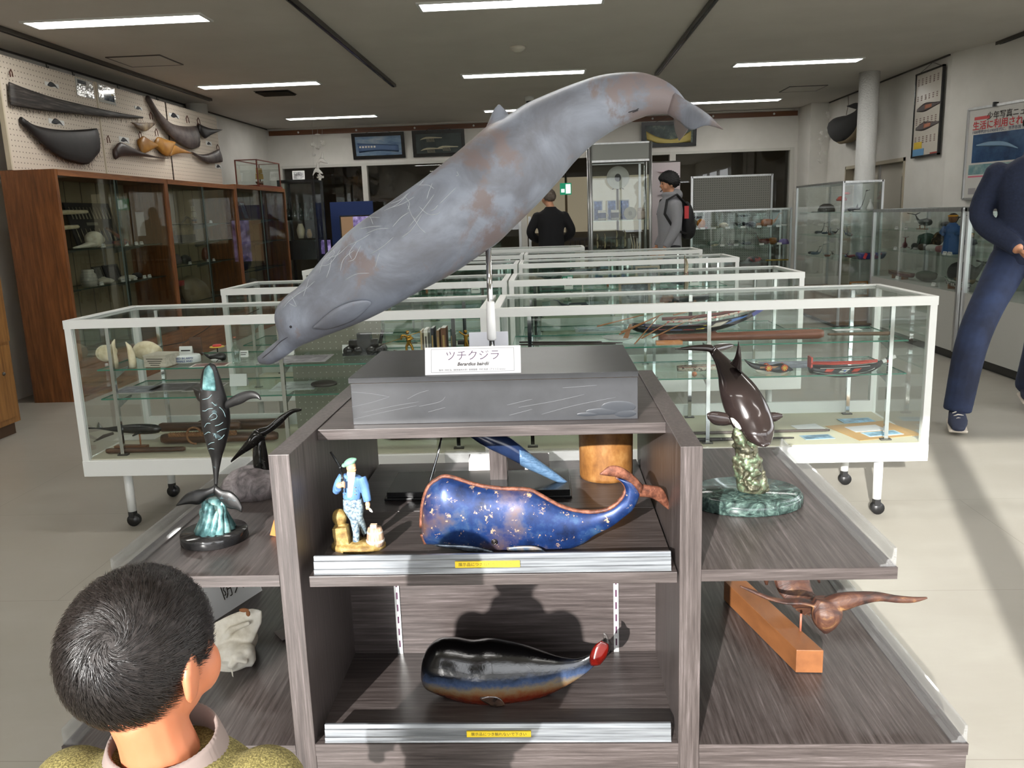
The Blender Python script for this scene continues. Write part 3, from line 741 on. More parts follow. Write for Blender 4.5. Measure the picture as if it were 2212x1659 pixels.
g.build('fluke', M_RUST, bw)
bvb = BVHTree.FromPolygons([v.co for v in bwb.data.vertices], [p.vertices for p in bwb.data.polygons])
e = on_whale(*q((693, 700))[0], 0.0, bvb)
g = MB(); g.lathe([(0.0075, 0), (0.0075, 0.002), (0.0055, 0.003), (0.005, 0.001), (0.0035, 0.004), (0.0, 0.0055)], (0, 0, 0), 16)
eo = g.build('eye', mat('gunmetal', s(60, 56, 54), 0.25, 0.8), bw); eo.data.transform(Matrix.Translation(e) @ Matrix.Rotation(PI / 2, 4, 'X'))
g = MB(); loft(g, q((790, 745), (930, 733), (1040, 742), (1110, 790), (1128, 826)), q((800, 775), (920, 790), (1010, 795), (1070, 815), (1110, 830)), plane=BWY - 0.04, thick=0.0025, n=16, ring=10)
g.build('flipper', rmat('worn_blue_grey', [(0.35, s(74, 88, 104)), (0.55, s(120, 110, 100)), (0.7, s(150, 156, 160))], 40, 0.35, 0.5), bw)
g = MB(); loft(g, q((215, 720), (400, 725), (560, 740), (690, 775)), q((235, 738), (400, 765), (560, 790), (690, 800)), plane=BWY - 0.022, thick=0.004, n=14, ring=10)
g.build('lower_jaw', rmat('jaw_steel', [(0.35, s(50, 56, 66)), (0.6, s(120, 132, 146))], 30, 0.2, 0.7), bw)

# ---- glazed ceramic sperm whale on the bottom shelf
q = T(650, 900, 2.543)
GWY = 1.90
za, zb = W(1000, 1525, GWY).z, W(1000, 1385, GWY).z
M_GLAZE = gradmat('black_red_glaze', za, zb, [(0.0, s(120, 40, 16)), (0.26, s(104, 32, 14)), (0.36, s(110, 78, 50)), (0.44, s(110, 98, 78)), (0.52, s(58, 72, 98)), (0.64, s(22, 26, 34)), (0.72, s(7, 7, 9)), (1.0, s(6, 6, 7))], 0.12, 34, 0.16, coat=0.25, bump=0.35)
gw = thing('ceramic_whale', 'glossy glazed sperm whale, black above and rusty red below, on the bottom shelf', 'whale figure', (-0.1, GWY, ZB))
up = q((662, 1380), (672, 1322), (705, 1262), (765, 1224), (850, 1222), (940, 1236), (1035, 1227), (1130, 1240), (1235, 1262), (1330, 1292), (1420, 1320), (1510, 1330), (1575, 1310), (1625, 1260), (1655, 1225))
lo = q((662, 1392), (664, 1440), (690, 1485), (760, 1515), (850, 1545), (950, 1572), (1050, 1580), (1150, 1570), (1260, 1552), (1360, 1522), (1460, 1475), (1550, 1420), (1620, 1360), (1670, 1300), (1690, 1255))
g = MB(); loft_idx(g, up, lo, GWY, [0.7, 0.75, 0.72, 0.72, 0.7, 0.62, 0.5, 0.35, 0.25], n=64, ring=24)
gwb = g.build('body', M_GLAZE, gw)
g = MB(); loft(g, q((1590, 1365), (1585, 1320), (1610, 1262), (1650, 1230)), q((1650, 1358), (1680, 1320), (1692, 1280), (1690, 1250)), plane=GWY - 0.02, thick=[0.006, 0.006, 0.004, 0.002], n=14, ring=10)
g.build('fluke', mat('red_glaze', s(92, 14, 9), 0.12, col2=s(40, 8, 6), scale=20, coat=0.5), gw)
g = MB(); loft(g, q((1650, 1300), (1660, 1230), (1662, 1185)), q((1690, 1300), (1705, 1250), (1680, 1195)), plane=GWY + 0.02, thick=[0.006, 0.004, 0.002], n=12, ring=10)
g.build('fluke', mat('smoky_glaze', s(70, 66, 64), 0.1, coat=0.5), gw)
g = MB(); loft(g, q((985, 1535), (1045, 1522), (1095, 1545), (1122, 1580)), q((985, 1550), (1020, 1578), (1070, 1597), (1115, 1588)), plane=GWY - 0.055, thick=[0.008, 0.006, 0.004, 0.002], n=14, ring=10)
g.build('flipper', mat('brown_glaze', s(78, 58, 46), 0.15, col2=s(30, 22, 20), scale=40, coat=0.4), gw)

# ---- bronze humpback on its round black base, left wing
HBX, HBY, HBZ = -0.852, 1.92, 0.553
hb = thing('bronze_humpback', 'dark bronze humpback leaping with flippers spread above a turquoise splash on black base', 'sculpture', (HBX, HBY, HBZ))
MB().lathe([(0.079, 0), (0.081, 0.002), (0.081, 0.021), (0.079, 0.024), (0.0, 0.024)], (HBX, HBY, HBZ), 40).build('round_base', mat('black_marble', s(30, 30, 31), 0.12, col2=s(48, 47, 47), scale=20), hb)
M_HB = rmat('dark_bronze', [(0.4, s(15, 15, 15)), (0.62, s(24, 23, 23)), (0.67, s(60, 76, 80)), (0.70, s(24, 23, 23))], 16, 0.42, 0.0, dist=2.0, bump=0.05)
M_PAT = rmat('turquoise_patina', [(0.3, s(40, 60, 62)), (0.48, s(88, 132, 134)), (0.62, s(144, 186, 184)), (0.72, s(180, 170, 130))], 34, 0.4, 0.3, bump=0.4)
q = T(360, 760, 3.686)
HY = HBY
g = MB()
base = W(*q((392, 1450))[0], HY); top = W(*q((385, 1170))[0], HY)
for k in range(13):
    a = 2 * PI * k / 13; r0 = 0.04; h = top.z - HBZ - 0.024
    pts = []
    for t in (0, 0.3, 0.6, 0.85, 1.0):
        r = r0 * (1 - 0.62 * t + 0.55 * max(0, t - 0.6) ** 1.2 * (1 + 0.5 * math.sin(k * 2.3)))
        pts.append((base.x + math.cos(a + t * 0.7) * r, HY + math.sin(a + t * 0.7) * r, HBZ + 0.022 + h * (t * (0.86 + 0.14 * math.sin(k * 1.7)))))
    g.tube(pts, [0.012, 0.010, 0.009, 0.009, 0.005], 8)
g.cyl((base.x, HY, HBZ + 0.02), (top.x, HY, top.z), 0.028, 0.016, 12)
g.build('wave_splash', M_PAT, hb)
up = q((345, 88), (300, 122), (278, 200), (270, 300), (272, 420), (280, 540), (296, 640), (330, 770), (355, 850), (370, 960), (378, 1060), (372, 1120))
lo = q((352, 88), (388, 112), (418, 190), (450, 290), (482, 400), (500, 510), (496, 620), (470, 740), (442, 830), (418, 950), (405, 1060), (402, 1120))
g = MB(); loft_idx(g, up, lo, HY, [0.9, 0.95, 0.9, 0.9, 0.85, 0.7, 0.6, 0.5], n=54, ring=22, depth=[-0.03, -0.015, 0, 0.005, 0])
hbb = g.build('body', M_HB, hb)
bvh_ = BVHTree.FromPolygons([v.co for v in hbb.data.vertices], [p.vertices for p in hbb.data.polygons])
g = MB()
def hbconv(p, t):
    h = on_whale(p[0], p[1], 0.004, bvh_); return h if h is not None else W(p[0], p[1], HY - 0.035)
loft(g, q((330, 110), (300, 140), (288, 220), (282, 300)), q((340, 110), (368, 150), (385, 230), (395, 310)), thick=[0.004, 0.006, 0.006, 0.005], n=12, ring=10, conv=hbconv)
g.build('throat', M_PAT, hb)
g = MB()
for ln in ([(285, 380), (330, 370), (360, 340)], [(285, 470), (310, 470), (330, 455), (370, 450)], [(340, 520), (370, 490), (400, 500), (395, 530), (350, 545)], [(300, 600), (320, 570), (350, 570)], [(385, 590), (420, 580), (450, 560)], [(300, 660), (330, 640), (350, 645)], [(375, 670), (385, 650), (395, 690)], [(330, 740), (355, 725), (380, 720)], [(400, 640), (440, 620), (480, 610)], [(420, 440), (450, 470), (470, 520)], [(360, 400), (380, 420), (400, 430)], [(320, 790), (345, 770), (380, 775)], [(410, 700), (435, 690), (460, 660)]):
    pts = [on_whale(*p_, 0.0003, bvh_) for p_ in smoothline(q(*ln), 8)]; pts = [p_ for p_ in pts if p_ is not None]
    if len(pts) > 3: g.tube(pts, 0.0007, 4)
g.build('pale_cracks', mat('crack_patina', s(120, 146, 150), 0.5), hb)['kind'] = 'stuff'
g = MB(); loft(g, q((470, 395), (520, 358), (600, 320), (680, 310), (735, 335), (752, 378)), q((478, 455), (540, 432), (600, 412), (660, 378), (715, 372), (748, 384)), plane=HY - 0.02, depth=[0, -0.01, -0.02, -0.03], thick=[0.009, 0.007, 0.005, 0.003], n=18, ring=10)
g.build('flipper', M_HB, hb)
g = MB(); loft(g, q((275, 300), (240, 300), (212, 282)), q((275, 405), (245, 380), (206, 285)), plane=HY - 0.01, depth=[0, 0.02, 0.05], thick=[0.009, 0.006, 0.003], n=12, ring=10)
g.build('flipper', M_HB, hb)
g = MB(); loft(g, q((395, 1050), (330, 1085), (230, 1100), (150, 1135), (78, 1215)), q((395, 1140), (330, 1160), (260, 1215), (180, 1212), (76, 1228)), plane=HY, depth=[0, -0.01, -0.015], thick=[0.008, 0.006, 0.004, 0.002], n=18, ring=10)
g.build('fluke', M_HB, hb)
g = MB(); loft(g, q((385, 1050), (440, 1095), (510, 1110), (570, 1165), (606, 1240)), q((385, 1140), (430, 1190), (490, 1245), (550, 1252), (598, 1280)), plane=HY, depth=[0, -0.01, -0.015], thick=[0.008, 0.006, 0.004, 0.002], n=18, ring=10)
g.build('fluke', M_HB, hb)

# ---- whale tail carving on a grey rock, left wing
TY = 2.27
tl = thing('tail_sculpture', 'polished black whale tail rising from a mottled grey rock on the wing shelf', 'sculpture', (-0.83, TY, 0.553))
M_SPECK = rmat('speckled_black_stone', [(0.4, s(16, 16, 15)), (0.62, s(26, 26, 24)), (0.72, s(104, 104, 92))], 130, 0.08, bump=0.0)
c = W(*q((690, 1180))[0], TY)
g = MB(); cx = c.x + 0.005
prof = [(0.098, 0.0), (0.096, 0.02), (0.084, 0.045), (0.062, 0.066), (0.034, 0.078), (0.0, 0.08)]
g.lathe(prof, (cx, TY, 0.553), 28, sx=1.0, sy=0.8)
g.build('rock', rmat('grey_rock', [(0.35, s(88, 82, 84)), (0.5, s(132, 124, 126)), (0.66, s(170, 162, 164))], 20, 0.5, bump=0.5, dist=1.5), tl)
g = MB(); loft(g, q((700, 975), (685, 850), (690, 740), (715, 660)), q((830, 985), (812, 860), (790, 740), (778, 670)), plane=TY, ratio=0.6, n=18, ring=16)
g.build('tail_stock', M_SPECK, tl)
g = MB(); loft(g, q((760, 640), (700, 620), (640, 700), (570, 790), (512, 862)), q((790, 680), (730, 730), (680, 770), (600, 820), (516, 880)), plane=TY, depth=[0, -0.02, -0.05, -0.09], thick=[0.014, 0.012, 0.008, 0.004], n=18, ring=12)
g.build('fluke', M_SPECK, tl)
g = MB(); loft(g, q((720, 610), (800, 590), (900, 510), (1000, 455), (1076, 452)), q((740, 690), (800, 660), (900, 590), (990, 500), (1074, 470)), plane=TY, depth=[0, 0.01, 0.03, 0.05], thick=[0.014, 0.012, 0.008, 0.004], n=18, ring=12)
g.build('fluke', M_SPECK, tl)
oc = thing('orange_card', 'small orange card leaning beside the stand on the wing shelf', 'card', (-0.64, 1.98, 0.553))
MB().prism([W(583, 1156, 1.93), W(598, 1159, 1.93), W(606, 1110, 1.97), W(596, 1108, 1.97)], (0.0, 0.002, 0)).build('card_sheet', plain(214, 120, 60), oc)

# ---- bronze orca on green marble, right wing
q = T(1480, 720, 4.047)
OX, OY = 0.505, 2.125
ok = thing('orca_sculpture', 'dark bronze orca diving over a craggy rock on an oval green marble base', 'sculpture', (OX, OY, 0.553))
M_GMARB = rmat('green_marble', [(0.35, s(28, 38, 36)), (0.5, s(52, 68, 64)), (0.64, s(84, 104, 97)), (0.72, s(140, 156, 146))], 26, 0.13, dist=2.5)
MB().lathe([(0.148, 0), (0.150, 0.003), (0.150, 0.022), (0.147, 0.026), (0.143, 0.028), (0.143, 0.032), (0.139, 0.035), (0, 0.035)], (OX, OY, 0.553), 44, sx=1.0, sy=0.78).build('marble_base', M_GMARB, ok)
M_ROCK = rmat('bronze_rock', [(0.3, s(38, 40, 34)), (0.5, s(86, 84, 66)), (0.62, s(110, 130, 104)), (0.72, s(150, 136, 104))], 40, 0.38, 0.5, bump=0.8, bdist=0.006)
g = MB(); random.seed(11)
RY = OY - 0.02
up = q((432, 855), (425, 960), (440, 1080), (430, 1180), (445, 1290), (455, 1370)); lo = q((500, 860), (600, 960), (655, 1080), (690, 1200), (725, 1290), (700, 1392))
loft(g, up, lo, plane=RY, ratio=0.75, n=20, ring=18)
for k in range(120):
    t = random.random(); i = int(t * 20); u, v = smoothline(up, 21)[i], smoothline(lo, 21)[i]; a = random.random()
    p = W(u[0] + (v[0] - u[0]) * a, u[1] + (v[1] - u[1]) * a, RY - 0.022 * math.sin(PI * a) - 0.012)
    g.ell(p, (random.uniform(0.004, 0.012), random.uniform(0.005, 0.012), random.uniform(0.004, 0.010)), Matrix.Rotation(random.random() * 3, 3, 'X'), nu=8, nv=6)
g = g.build('rock', M_ROCK, ok); remesh(g, 0.0026, 2)
M_ORCA = mat('orca_bronze', s(34, 27, 26), 0.16, 0.2, col2=s(46, 37, 35), scale=14, coat=0.3)
up = q((212, 165), (228, 195), (262, 265), (288, 380), (300, 500), (332, 640), (385, 770), (450, 860), (540, 935), (640, 985), (690, 994))
lo = q((262, 118), (300, 150), (390, 232), (495, 330), (600, 432), (690, 560), (748, 690), (775, 800), (768, 890), (745, 960), (705, 992))
g = MB(); loft_idx(g, up, lo, OY, [0.7, 0.75, 0.8, 0.85, 0.85, 0.85, 0.85, 0.85, 0.9, 0.9], n=56, ring=26, depth=[0.10, 0.08, 0.05, 0.02, 0.0, -0.03, -0.05, -0.08])
okb = g.build('body', M_ORCA, ok)
bvo = BVHTree.FromPolygons([v.co for v in okb.data.vertices], [p.vertices for p in okb.data.polygons])
g = MB(); loft(g, q((395, 262), (430, 215), (452, 140), (464, 72)), q((495, 355), (494, 250), (487, 150), (468, 75)), plane=OY + 0.03, thick=[0.012, 0.008, 0.005, 0.002], depth=[0, -0.02, -0.03], n=16, ring=10)
g.build('dorsal_fin', M_ORCA, ok)
g = MB(); loft(g, q((260, 110), (210, 98), (100, 102), (10, 115), (-85, 136)), q((230, 175), (190, 160), (90, 152), (0, 146), (-85, 142)), plane=OY + 0.10, depth=[0, 0.0, -0.01], thick=[0.010, 0.008, 0.006, 0.003], n=18, ring=10)
g.build('fluke', M_ORCA, ok)
g = MB(); loft(g, q((235, 110), (300, 92), (380, 88), (428, 100)), q((270, 150), (330, 152), (390, 135), (426, 112)), plane=OY + 0.11, depth=[0, 0.03, 0.06], thick=[0.010, 0.007, 0.004], n=14, ring=10)
g.build('fluke', M_ORCA, ok)
g = MB(); loft(g, q((370, 700), (320, 688), (240, 682), (190, 702)), q((400, 800), (330, 808), (250, 796), (196, 745)), plane=OY - 0.02, depth=[0, 0.0, -0.01], thick=[0.010, 0.008, 0.004], n=14, ring=10)
g.build('flipper', M_ORCA, ok)
g = MB(); loft(g, q((740, 690), (800, 690), (850, 705)), q((750, 775), (800, 768), (850, 735)), plane=OY + 0.01, thick=[0.010, 0.007, 0.004], n=12, ring=10)
g.build('flipper', M_ORCA, ok)
def okconv(p, t):
    h = on_whale(p[0], p[1], 0.0005, bvo); return h if h is not None else W(p[0], p[1], OY - 0.06)
g = MB(); loft(g, q((396, 738), (425, 745), (470, 790), (492, 832)), q((398, 748), (415, 790), (450, 830), (482, 842)), thick=0.0012, n=14, ring=10, conv=okconv)
g.build('eye_patch', mat('ivory_white', s(216, 214, 204), 0.35), ok)

# ---- fisherman figurine on the middle shelf
q = T(690, 970, 6.635)
FY = 1.865
fg = thing('fisherman_figurine', 'painted figurine of a fisherman in green beret and blue jacket, shouldering a harpoon', 'figurine', (-0.465, FY, ZM))
def P(x, y, dy=0.0): return W(*q((x, y))[0], FY + dy)
M_TAN = rmat('tan_ground', [(0.35, s(112, 86, 42)), (0.55, s(150, 126, 72)), (0.7, s(182, 164, 116))], 60, 0.6, bump=0.4)
a, b_ = P(185, 1480), P(960, 1480)
MB().lathe([(1, 0), (1.0, 0.008), (0.94, 0.014), (0, 0.016)], (0, 0, 0), 28).build('ground_base', M_TAN, fg)
o = bpy.data.objects['ground_base']; o.data.transform(Matrix.Translation(((a.x + b_.x) / 2, FY + 0.0, ZM)) @ Matrix.Diagonal(((b_.x - a.x) / 2, 0.04, 1, 1)))
M_JEANS = rmat('speckled_trousers', [(0.38, s(70, 92, 112)), (0.55, s(140, 156, 160)), (0.7, s(190, 198, 194))], 160, 0.7)
g = MB()
g.tube([P(410, 720), P(420, 850), P(500, 1000), P(530, 1200), P(525, 1370)], [0.0125, 0.0135, 0.011, 0.0085, 0.008], 12)
g.tube([P(540, 720), P(560, 850), P(560, 980, 0.005), P(620, 1100, 0.02), P(650, 1200, 0.03)], [0.0125, 0.0125, 0.011, 0.0085, 0.0075], 12)
g.ell((P(475, 760)), (0.0195, 0.013, 0.015))
tro = g.build('trousers', M_JEANS, fg); remesh(tro, 0.0018, 3)
g = MB(); g.ell(P(500, 1420, -0.004), (0.012, 0.010, 0.008)); g.ell(P(460, 1440, -0.012), (0.010, 0.010, 0.006)); g.ell(P(645, 1225, 0.034), (0.008, 0.01, 0.008))
remesh(g.build('boots', plain(40, 32, 28, 0.4), fg), 0.0015, 2)
M_JACK = mat('blue_jacket', s(74, 110, 158), 0.6, col2=s(94, 132, 178), scale=40)
g = MB()
loft(g, [P(345, 350), P(325, 450), P(330, 580), P(340, 710)], [P(600, 390), P(615, 480), P(600, 600), P(590, 715)], ratio=0.62, n=12, ring=16)
g.tube([P(350, 390), P(290, 480, -0.006), P(235, 590, -0.008)], [0.013, 0.012, 0.010], 10)
g.tube([P(235, 600, -0.008), P(270, 560, -0.018)], [0.010, 0.009], 10)
g.tube([P(595, 410), P(640, 520, -0.004), P(665, 630, -0.006), P(690, 750, -0.008)], [0.013, 0.012, 0.0105, 0.0095], 10)
remesh(g.build('jacket', M_JACK, fg), 0.0018, 3)
g = MB(); loft(g, [P(410, 330, -0.010), P(405, 450, -0.013), P(400, 690, -0.012)], [P(520, 330, -0.010), P(505, 450, -0.013), P(470, 690, -0.012)], ratio=0.5, n=10, ring=14); g.cyl(P(455, 370, -0.004), P(455, 320, -0.004), 0.0105, 0.0095, 14)
g.build('sweater', mat('cream_knit', s(226, 214, 186), 0.8, bump=0.3, scale=120), fg)
M_FSKIN = mat('figurine_skin', s(206, 160, 124), 0.5)
g = MB(); g.ell(P(455, 262, -0.004), (0.0115, 0.0125, 0.0155)); g.ell(P(505, 270, -0.010), (0.003, 0.004, 0.003)); g.ell(P(490, 300, -0.006), (0.007, 0.007, 0.005)); g.ell(P(400, 275), (0.002, 0.003, 0.004))
remesh(g.build('head', M_FSKIN, fg), 0.0012, 2)
g = MB(); g.ell(P(435, 190, -0.002), (0.016, 0.015, 0.0095), Matrix.Rotation(-0.45, 3, 'Y')); g.ell(P(360, 232, 0.002), (0.007, 0.010, 0.005)); g.ell(P(500, 150, -0.003), (0.006, 0.008, 0.004))
remesh(g.build('beret', mat('green_beret', s(104, 150, 128), 0.7, col2=s(128, 172, 148), scale=50), fg), 0.0013, 2)
g = MB()
g.ell(P(290, 520, -0.022), (0.0085, 0.007, 0.0075))
for k in range(4): g.tube([P(310 + k * 4, 475 + k * 22, -0.024), P(350, 470 + k * 22, -0.028), P(362, 490 + k * 22, -0.022)], 0.0022, 6)
g2 = MB(); g2.ell(P(692, 790, -0.008), (0.006, 0.006, 0.008))
for k in range(4): g2.tube([P(675 + k * 13, 800, -0.010), P(672 + k * 12, 840, -0.012), P(678 + k * 10, 862, -0.009)], 0.002, 6)
remesh(g.build('hand', M_FSKIN, fg), 0.0011, 1)
remesh(g2.build('hand', M_FSKIN, fg), 0.0011, 1)
g = MB(); g.cyl(P(330, 620, -0.024), P(325, 430, -0.024), 0.003, 0.003, 8); g.cyl(P(335, 440, -0.02), P(300, 265, 0.012), 0.0028, 0.0028, 8); g.cyl(P(305, 265, 0.012), P(160, 40, 0.02), 0.0033, 0.0026, 8); g.ell(P(302, 268, 0.012), 0.0045)
g.build('harpoon', plain(26, 28, 30, 0.4), fg)
g = MB(); g.tube([P(705, 840, -0.010), P(735, 880, -0.012), P(762, 905, -0.012)], [0.002, 0.0035, 0.0015], 6); g.build('knife', plain(228, 226, 220, 0.3), fg)
g = MB(); g.obox(P(325, 1250, -0.004), (0.036, 0.03, 0.052), Matrix.Rotation(-0.08, 3, 'Y')); g.ell(P(290, 980, 0.006), (0.0185, 0.017, 0.022))
remesh(g.build('sack', M_TAN, fg), 0.002, 4)
bc = P(800, 1250, -0.006)
br = MB().lathe([(0.0205, -0.022), (0.0215, -0.01), (0.019, 0.012), (0.0165, 0.022), (0.0, 0.022)], bc, 16).build('bucket', rmat('bucket_wood', [(0.35, s(150, 112, 88)), (0.6, s(206, 178, 152))], 30, 0.7, stretch=(6, 6, 0.6)), fg)
MB().lathe([(0.022, -0.012), (0.0225, -0.008), (0.0215, -0.006)], bc, 16, cap=False).lathe([(0.0192, 0.010), (0.0193, 0.013), (0.018, 0.015)], bc, 16, cap=False).build('hoop', plain(206, 206, 200, 0.4), br)
MB().obox(bc + Vector((-0.002, 0, 0.026)), (0.015, 0.012, 0.009)).build('lid_block', plain(214, 190, 164, 0.7), br)
g = MB()
for k in range(3): g.ell(P(345 + (0 if k < 3 else 0), 552 + k * 50, -0.0165), 0.0012, nu=6, nv=4); g.ell(P(510, 552 + k * 50, -0.0165), 0.0012, nu=6, nv=4)
g.build('jacket_buttons', plain(204, 150, 70, 0.3, 0.6), fg)

# ---- blue whale model on a black base behind
bl = thing('blue_whale_model', 'dark and pale blue whale model held by a wire over a long black base', 'whale model', (-0.21, 2.3, ZM))
MB().box(-0.478, 0.047, 2.195, 2.40, ZM, ZM + 0.006).box(-0.472, 0.042, 2.202, 2.394, ZM + 0.006, ZM + 0.022).build('black_base', M_BLACK, bl, bevel=0.001)
NY = 2.275
g = MB(); loft(g, [(985, 905), (1050, 925), (1100, 944), (1140, 975), (1175, 1003)], [(985, 920), (1040, 960), (1090, 985), (1125, 1003), (1160, 1020)], plane=NY, ratio=0.85, n=24, ring=18)
g.build('body', mat('navy_back', s(24, 34, 58), 0.2, col2=s(34, 48, 78), scale=20), bl)
M_PALEB = rmat('pale_blue_pleats', [(0.4, s(66, 92, 120)), (0.6, s(92, 120, 148))], 90, 0.3, stretch=(0.6, 3, 3))
g = MB(); loft(g, [(1122, 966), (1145, 980), (1175, 1002), (1205, 1024), (1228, 1042)], [(1124, 1004), (1140, 1013), (1165, 1024), (1195, 1038), (1222, 1048)], plane=NY - 0.004, ratio=0.85, n=22, ring=18)
g.build('throat', M_PALEB, bl)
g = MB(); g.tube([W(926, 1052, 2.24), W(930, 1035, 2.25), W(945, 985, 2.26), W(955, 940, 2.27)], [0.002, 0.003, 0.0035, 0.003], 8); g.tube([W(926, 1052, 2.24), W(934, 1040, 2.25), W(940, 1010, 2.26)], 0.0018, 8)
g.build('support_wire', M_CHROME, bl)
wc = thing('wood_log', 'upright section of orange-brown wooden log standing in the middle compartment', 'log', (0.155, 2.385, ZM))
MB().lathe([(0.078, 0), (0.079, 0.01), (0.08, 0.12), (0.081, 0.2), (0.079, 0.245), (0.07, 0.247), (0.0, 0.247)], (0.155, 2.39, ZM), 32).build('log_body', rmat('orange_wood', [(0.3, s(104, 66, 30)), (0.5, s(134, 90, 44)), (0.7, s(160, 118, 68))], 30, 0.5, stretch=(1, 1, 0.6), bump=0.3), wc)
lc = thing('caption_card', 'blank white caption card standing in front of the rear acrylic rail', 'card', (-0.1, 2.46, ZM))
a, b_ = W(1013, 1000, 2.46), W(1186, 990, 2.46)
MB().prism([(a.x, 2.445, ZM), (b_.x, 2.445, ZM), (b_.x, 2.47, ZM + 0.05), (a.x, 2.47, ZM + 0.05)], (0, 0.002, 0)).build('card_face', plain(214, 208, 202), lc)
rlr = thing('wooden_strip', 'thin yellowish wooden strip lying behind the black base', 'strip', (-0.2, 2.42, ZM))
a, b_ = F(1000, 1022, ZM + 0.002), F(1103, 1018, ZM + 0.002)
MB().box(a.x, b_.x, 2.415, 2.432, ZM, ZM + 0.004).build('strip_body', plain(196, 164, 92), rlr)

# ---- skull on the lower left wing
SKY = 2.08
sk = thing('dolphin_skull', 'white porpoise skull with knobbly bones lying on the lower wing floor', 'skull', (-0.9, SKY, ZB))
M_BONE = rmat('bone', [(0.3, s(196, 188, 168)), (0.5, s(222, 216, 200)), (0.7, s(236, 232, 220))], 22, 0.55, bump=0.25, bdist=0.004)
g = MB()
def S(px, py, dy=0): return W(px, py, SKY + dy)
loft(g, [(462, 1345), (500, 1326), (540, 1314), (566, 1318)], [(470, 1440), (510, 1432), (540, 1400), (566, 1345)], plane=SKY, ratio=0.22, n=16, ring=16)
loft(g, [(470, 1420), (510, 1395), (545, 1395), (553, 1425)], [(470, 1460), (505, 1455), (530, 1440), (545, 1440)], plane=SKY - 0.03, ratio=0.8, n=14, ring=12)
loft(g, [(470, 1455), (500, 1420), (540, 1430), (552, 1440)], [(478, 1500), (510, 1465), (535, 1462), (548, 1450)], plane=SKY - 0.01, ratio=0.5, n=14, ring=12)
loft(g, [(495, 1445), (500, 1480), (485, 1515), (462, 1522)], [(505, 1445), (507, 1485), (500, 1515), (478, 1524)], plane=SKY - 0.09, ratio=0.35, n=14, ring=12)
g.ell(S(515, 1415, -0.05), (0.022, 0.02, 0.012)); g.ell(S(535, 1408, -0.04), 0.014)
g.tube([S(500, 1440, -0.06), S(512, 1425, -0.07), S(535, 1430, -0.06)], [0.010, 0.008, 0.008], 8)
g.ell((-0.9, SKY + 0.02, ZB + 0.035), (0.05, 0.09, 0.037)); g.tube([S(470, 1400), S(500, 1360, -0.02), S(540, 1345, -0.03)], [0.012, 0.010, 0.006], 8)
o = remesh(g.build('cranium', M_BONE, sk), 0.0035, 2)
g = MB(); g.ell(S(527, 1318, -0.03), (0.014, 0.004, 0.006)); g.ell(S(536, 1325, -0.03), (0.006, 0.004, 0.009)); g.build('rusty_stain', mat('stain_brown', s(150, 98, 60), 0.7), sk)
pc = thing('title_card', 'white title card with dark lettering standing at the back of the lower wing', 'card', (-1.05, 2.4, ZB))
a, b_ = (-1.06, 2.30), (-0.98, 2.52)
MB().prism([(a[0], a[1], ZB), (b_[0], b_[1], ZB), (b_[0] - 0.03, b_[1], ZB + 0.11), (a[0] - 0.03, a[1], ZB + 0.11)], (0.003, -0.001, 0)).build('card_face', plain(222, 222, 220), pc)
text_mesh('防大', 0.05, frame((-1.03, 2.41, ZB + 0.06), (0.34, 0.94, 0), (-0.26, 0.09, 0.95)), 'lettering', M_INK, pc, 0.0002)
fc = thing('flat_caption', 'dark flat caption plate lying behind the white skull', 'card', (-0.8, 2.25, ZB))
MB().obox((-0.78, 2.24, ZB + 0.004), (0.11, 0.06, 0.004), Matrix.Rotation(0.7, 3, 'Z')).build('plate', plain(96, 88, 86), fc)

# ---- driftwood bird carving on a wooden block, lower right wing
q = T(1520, 1200, 3.197)
DY = 2.05
dw = thing('driftwood_carving', 'brown driftwood whale-tail carving spread over a square orange wooden block', 'sculpture', (0.66, 2.2, ZB))
fl_, fr_ = F(*q((636, 808))[0], ZB), F(*q((822, 811))[0], ZB)
dirv = Vector((-0.10, 0.42, 0))
MB().prism([(fl_.x, fl_.y, ZB), (fr_.x, fr_.y, ZB), (fr_.x + dirv.x, fr_.y + dirv.y, ZB), (fl_.x + dirv.x, fl_.y + dirv.y, ZB)], (0, 0, 0.064)).build('wood_block', rmat('block_wood', [(0.3, s(104, 64, 36)), (0.6, s(134, 86, 50))], 10, 0.4, stretch=(1, 0.3, 1)), dw, bevel=0.0015)
M_DRIFT = rmat('driftwood', [(0.3, s(26, 17, 15)), (0.48, s(62, 36, 27)), (0.62, s(84, 54, 38)), (0.72, s(128, 94, 58))], 16, 0.55, stretch=(1, 3, 1), bump=0.4, dist=1.2)
g = MB()
loft(g, q((780, 330), (680, 300), (560, 305), (440, 275), (340, 235), (248, 205)), q((780, 350), (700, 338), (560, 330), (430, 300), (340, 262), (252, 218)), plane=DY - 0.02, thick=[0.02, 0.016, 0.013, 0.008, 0.004], n=22, ring=12)
loft(g, q((820, 300), (920, 262), (1060, 250), (1200, 252), (1330, 275), (1450, 285), (1548, 285)), q((840, 380), (960, 380), (1060, 345), (1200, 315), (1330, 325), (1450, 325), (1545, 298)), plane=DY - 0.02, thick=[0.024, 0.02, 0.013, 0.010, 0.004], n=24, ring=12)
loft(g, q((760, 290), (740, 380), (760, 470), (830, 540)), q((900, 300), (960, 390), (920, 480), (860, 535)), plane=DY - 0.02, ratio=0.8, n=16, ring=14, depth=[0, -0.01, -0.01, 0])
loft(g, q((470, 120), (520, 260), (660, 400), (790, 520)), q((720, 120), (760, 250), (840, 330), (900, 480)), plane=DY + 0.1, depth=[0.12, 0.08, 0.0, -0.1], ratio=0.5, n=18, ring=14)
remesh(g.build('carved_tail', M_DRIFT, dw), 0.0024, 3)
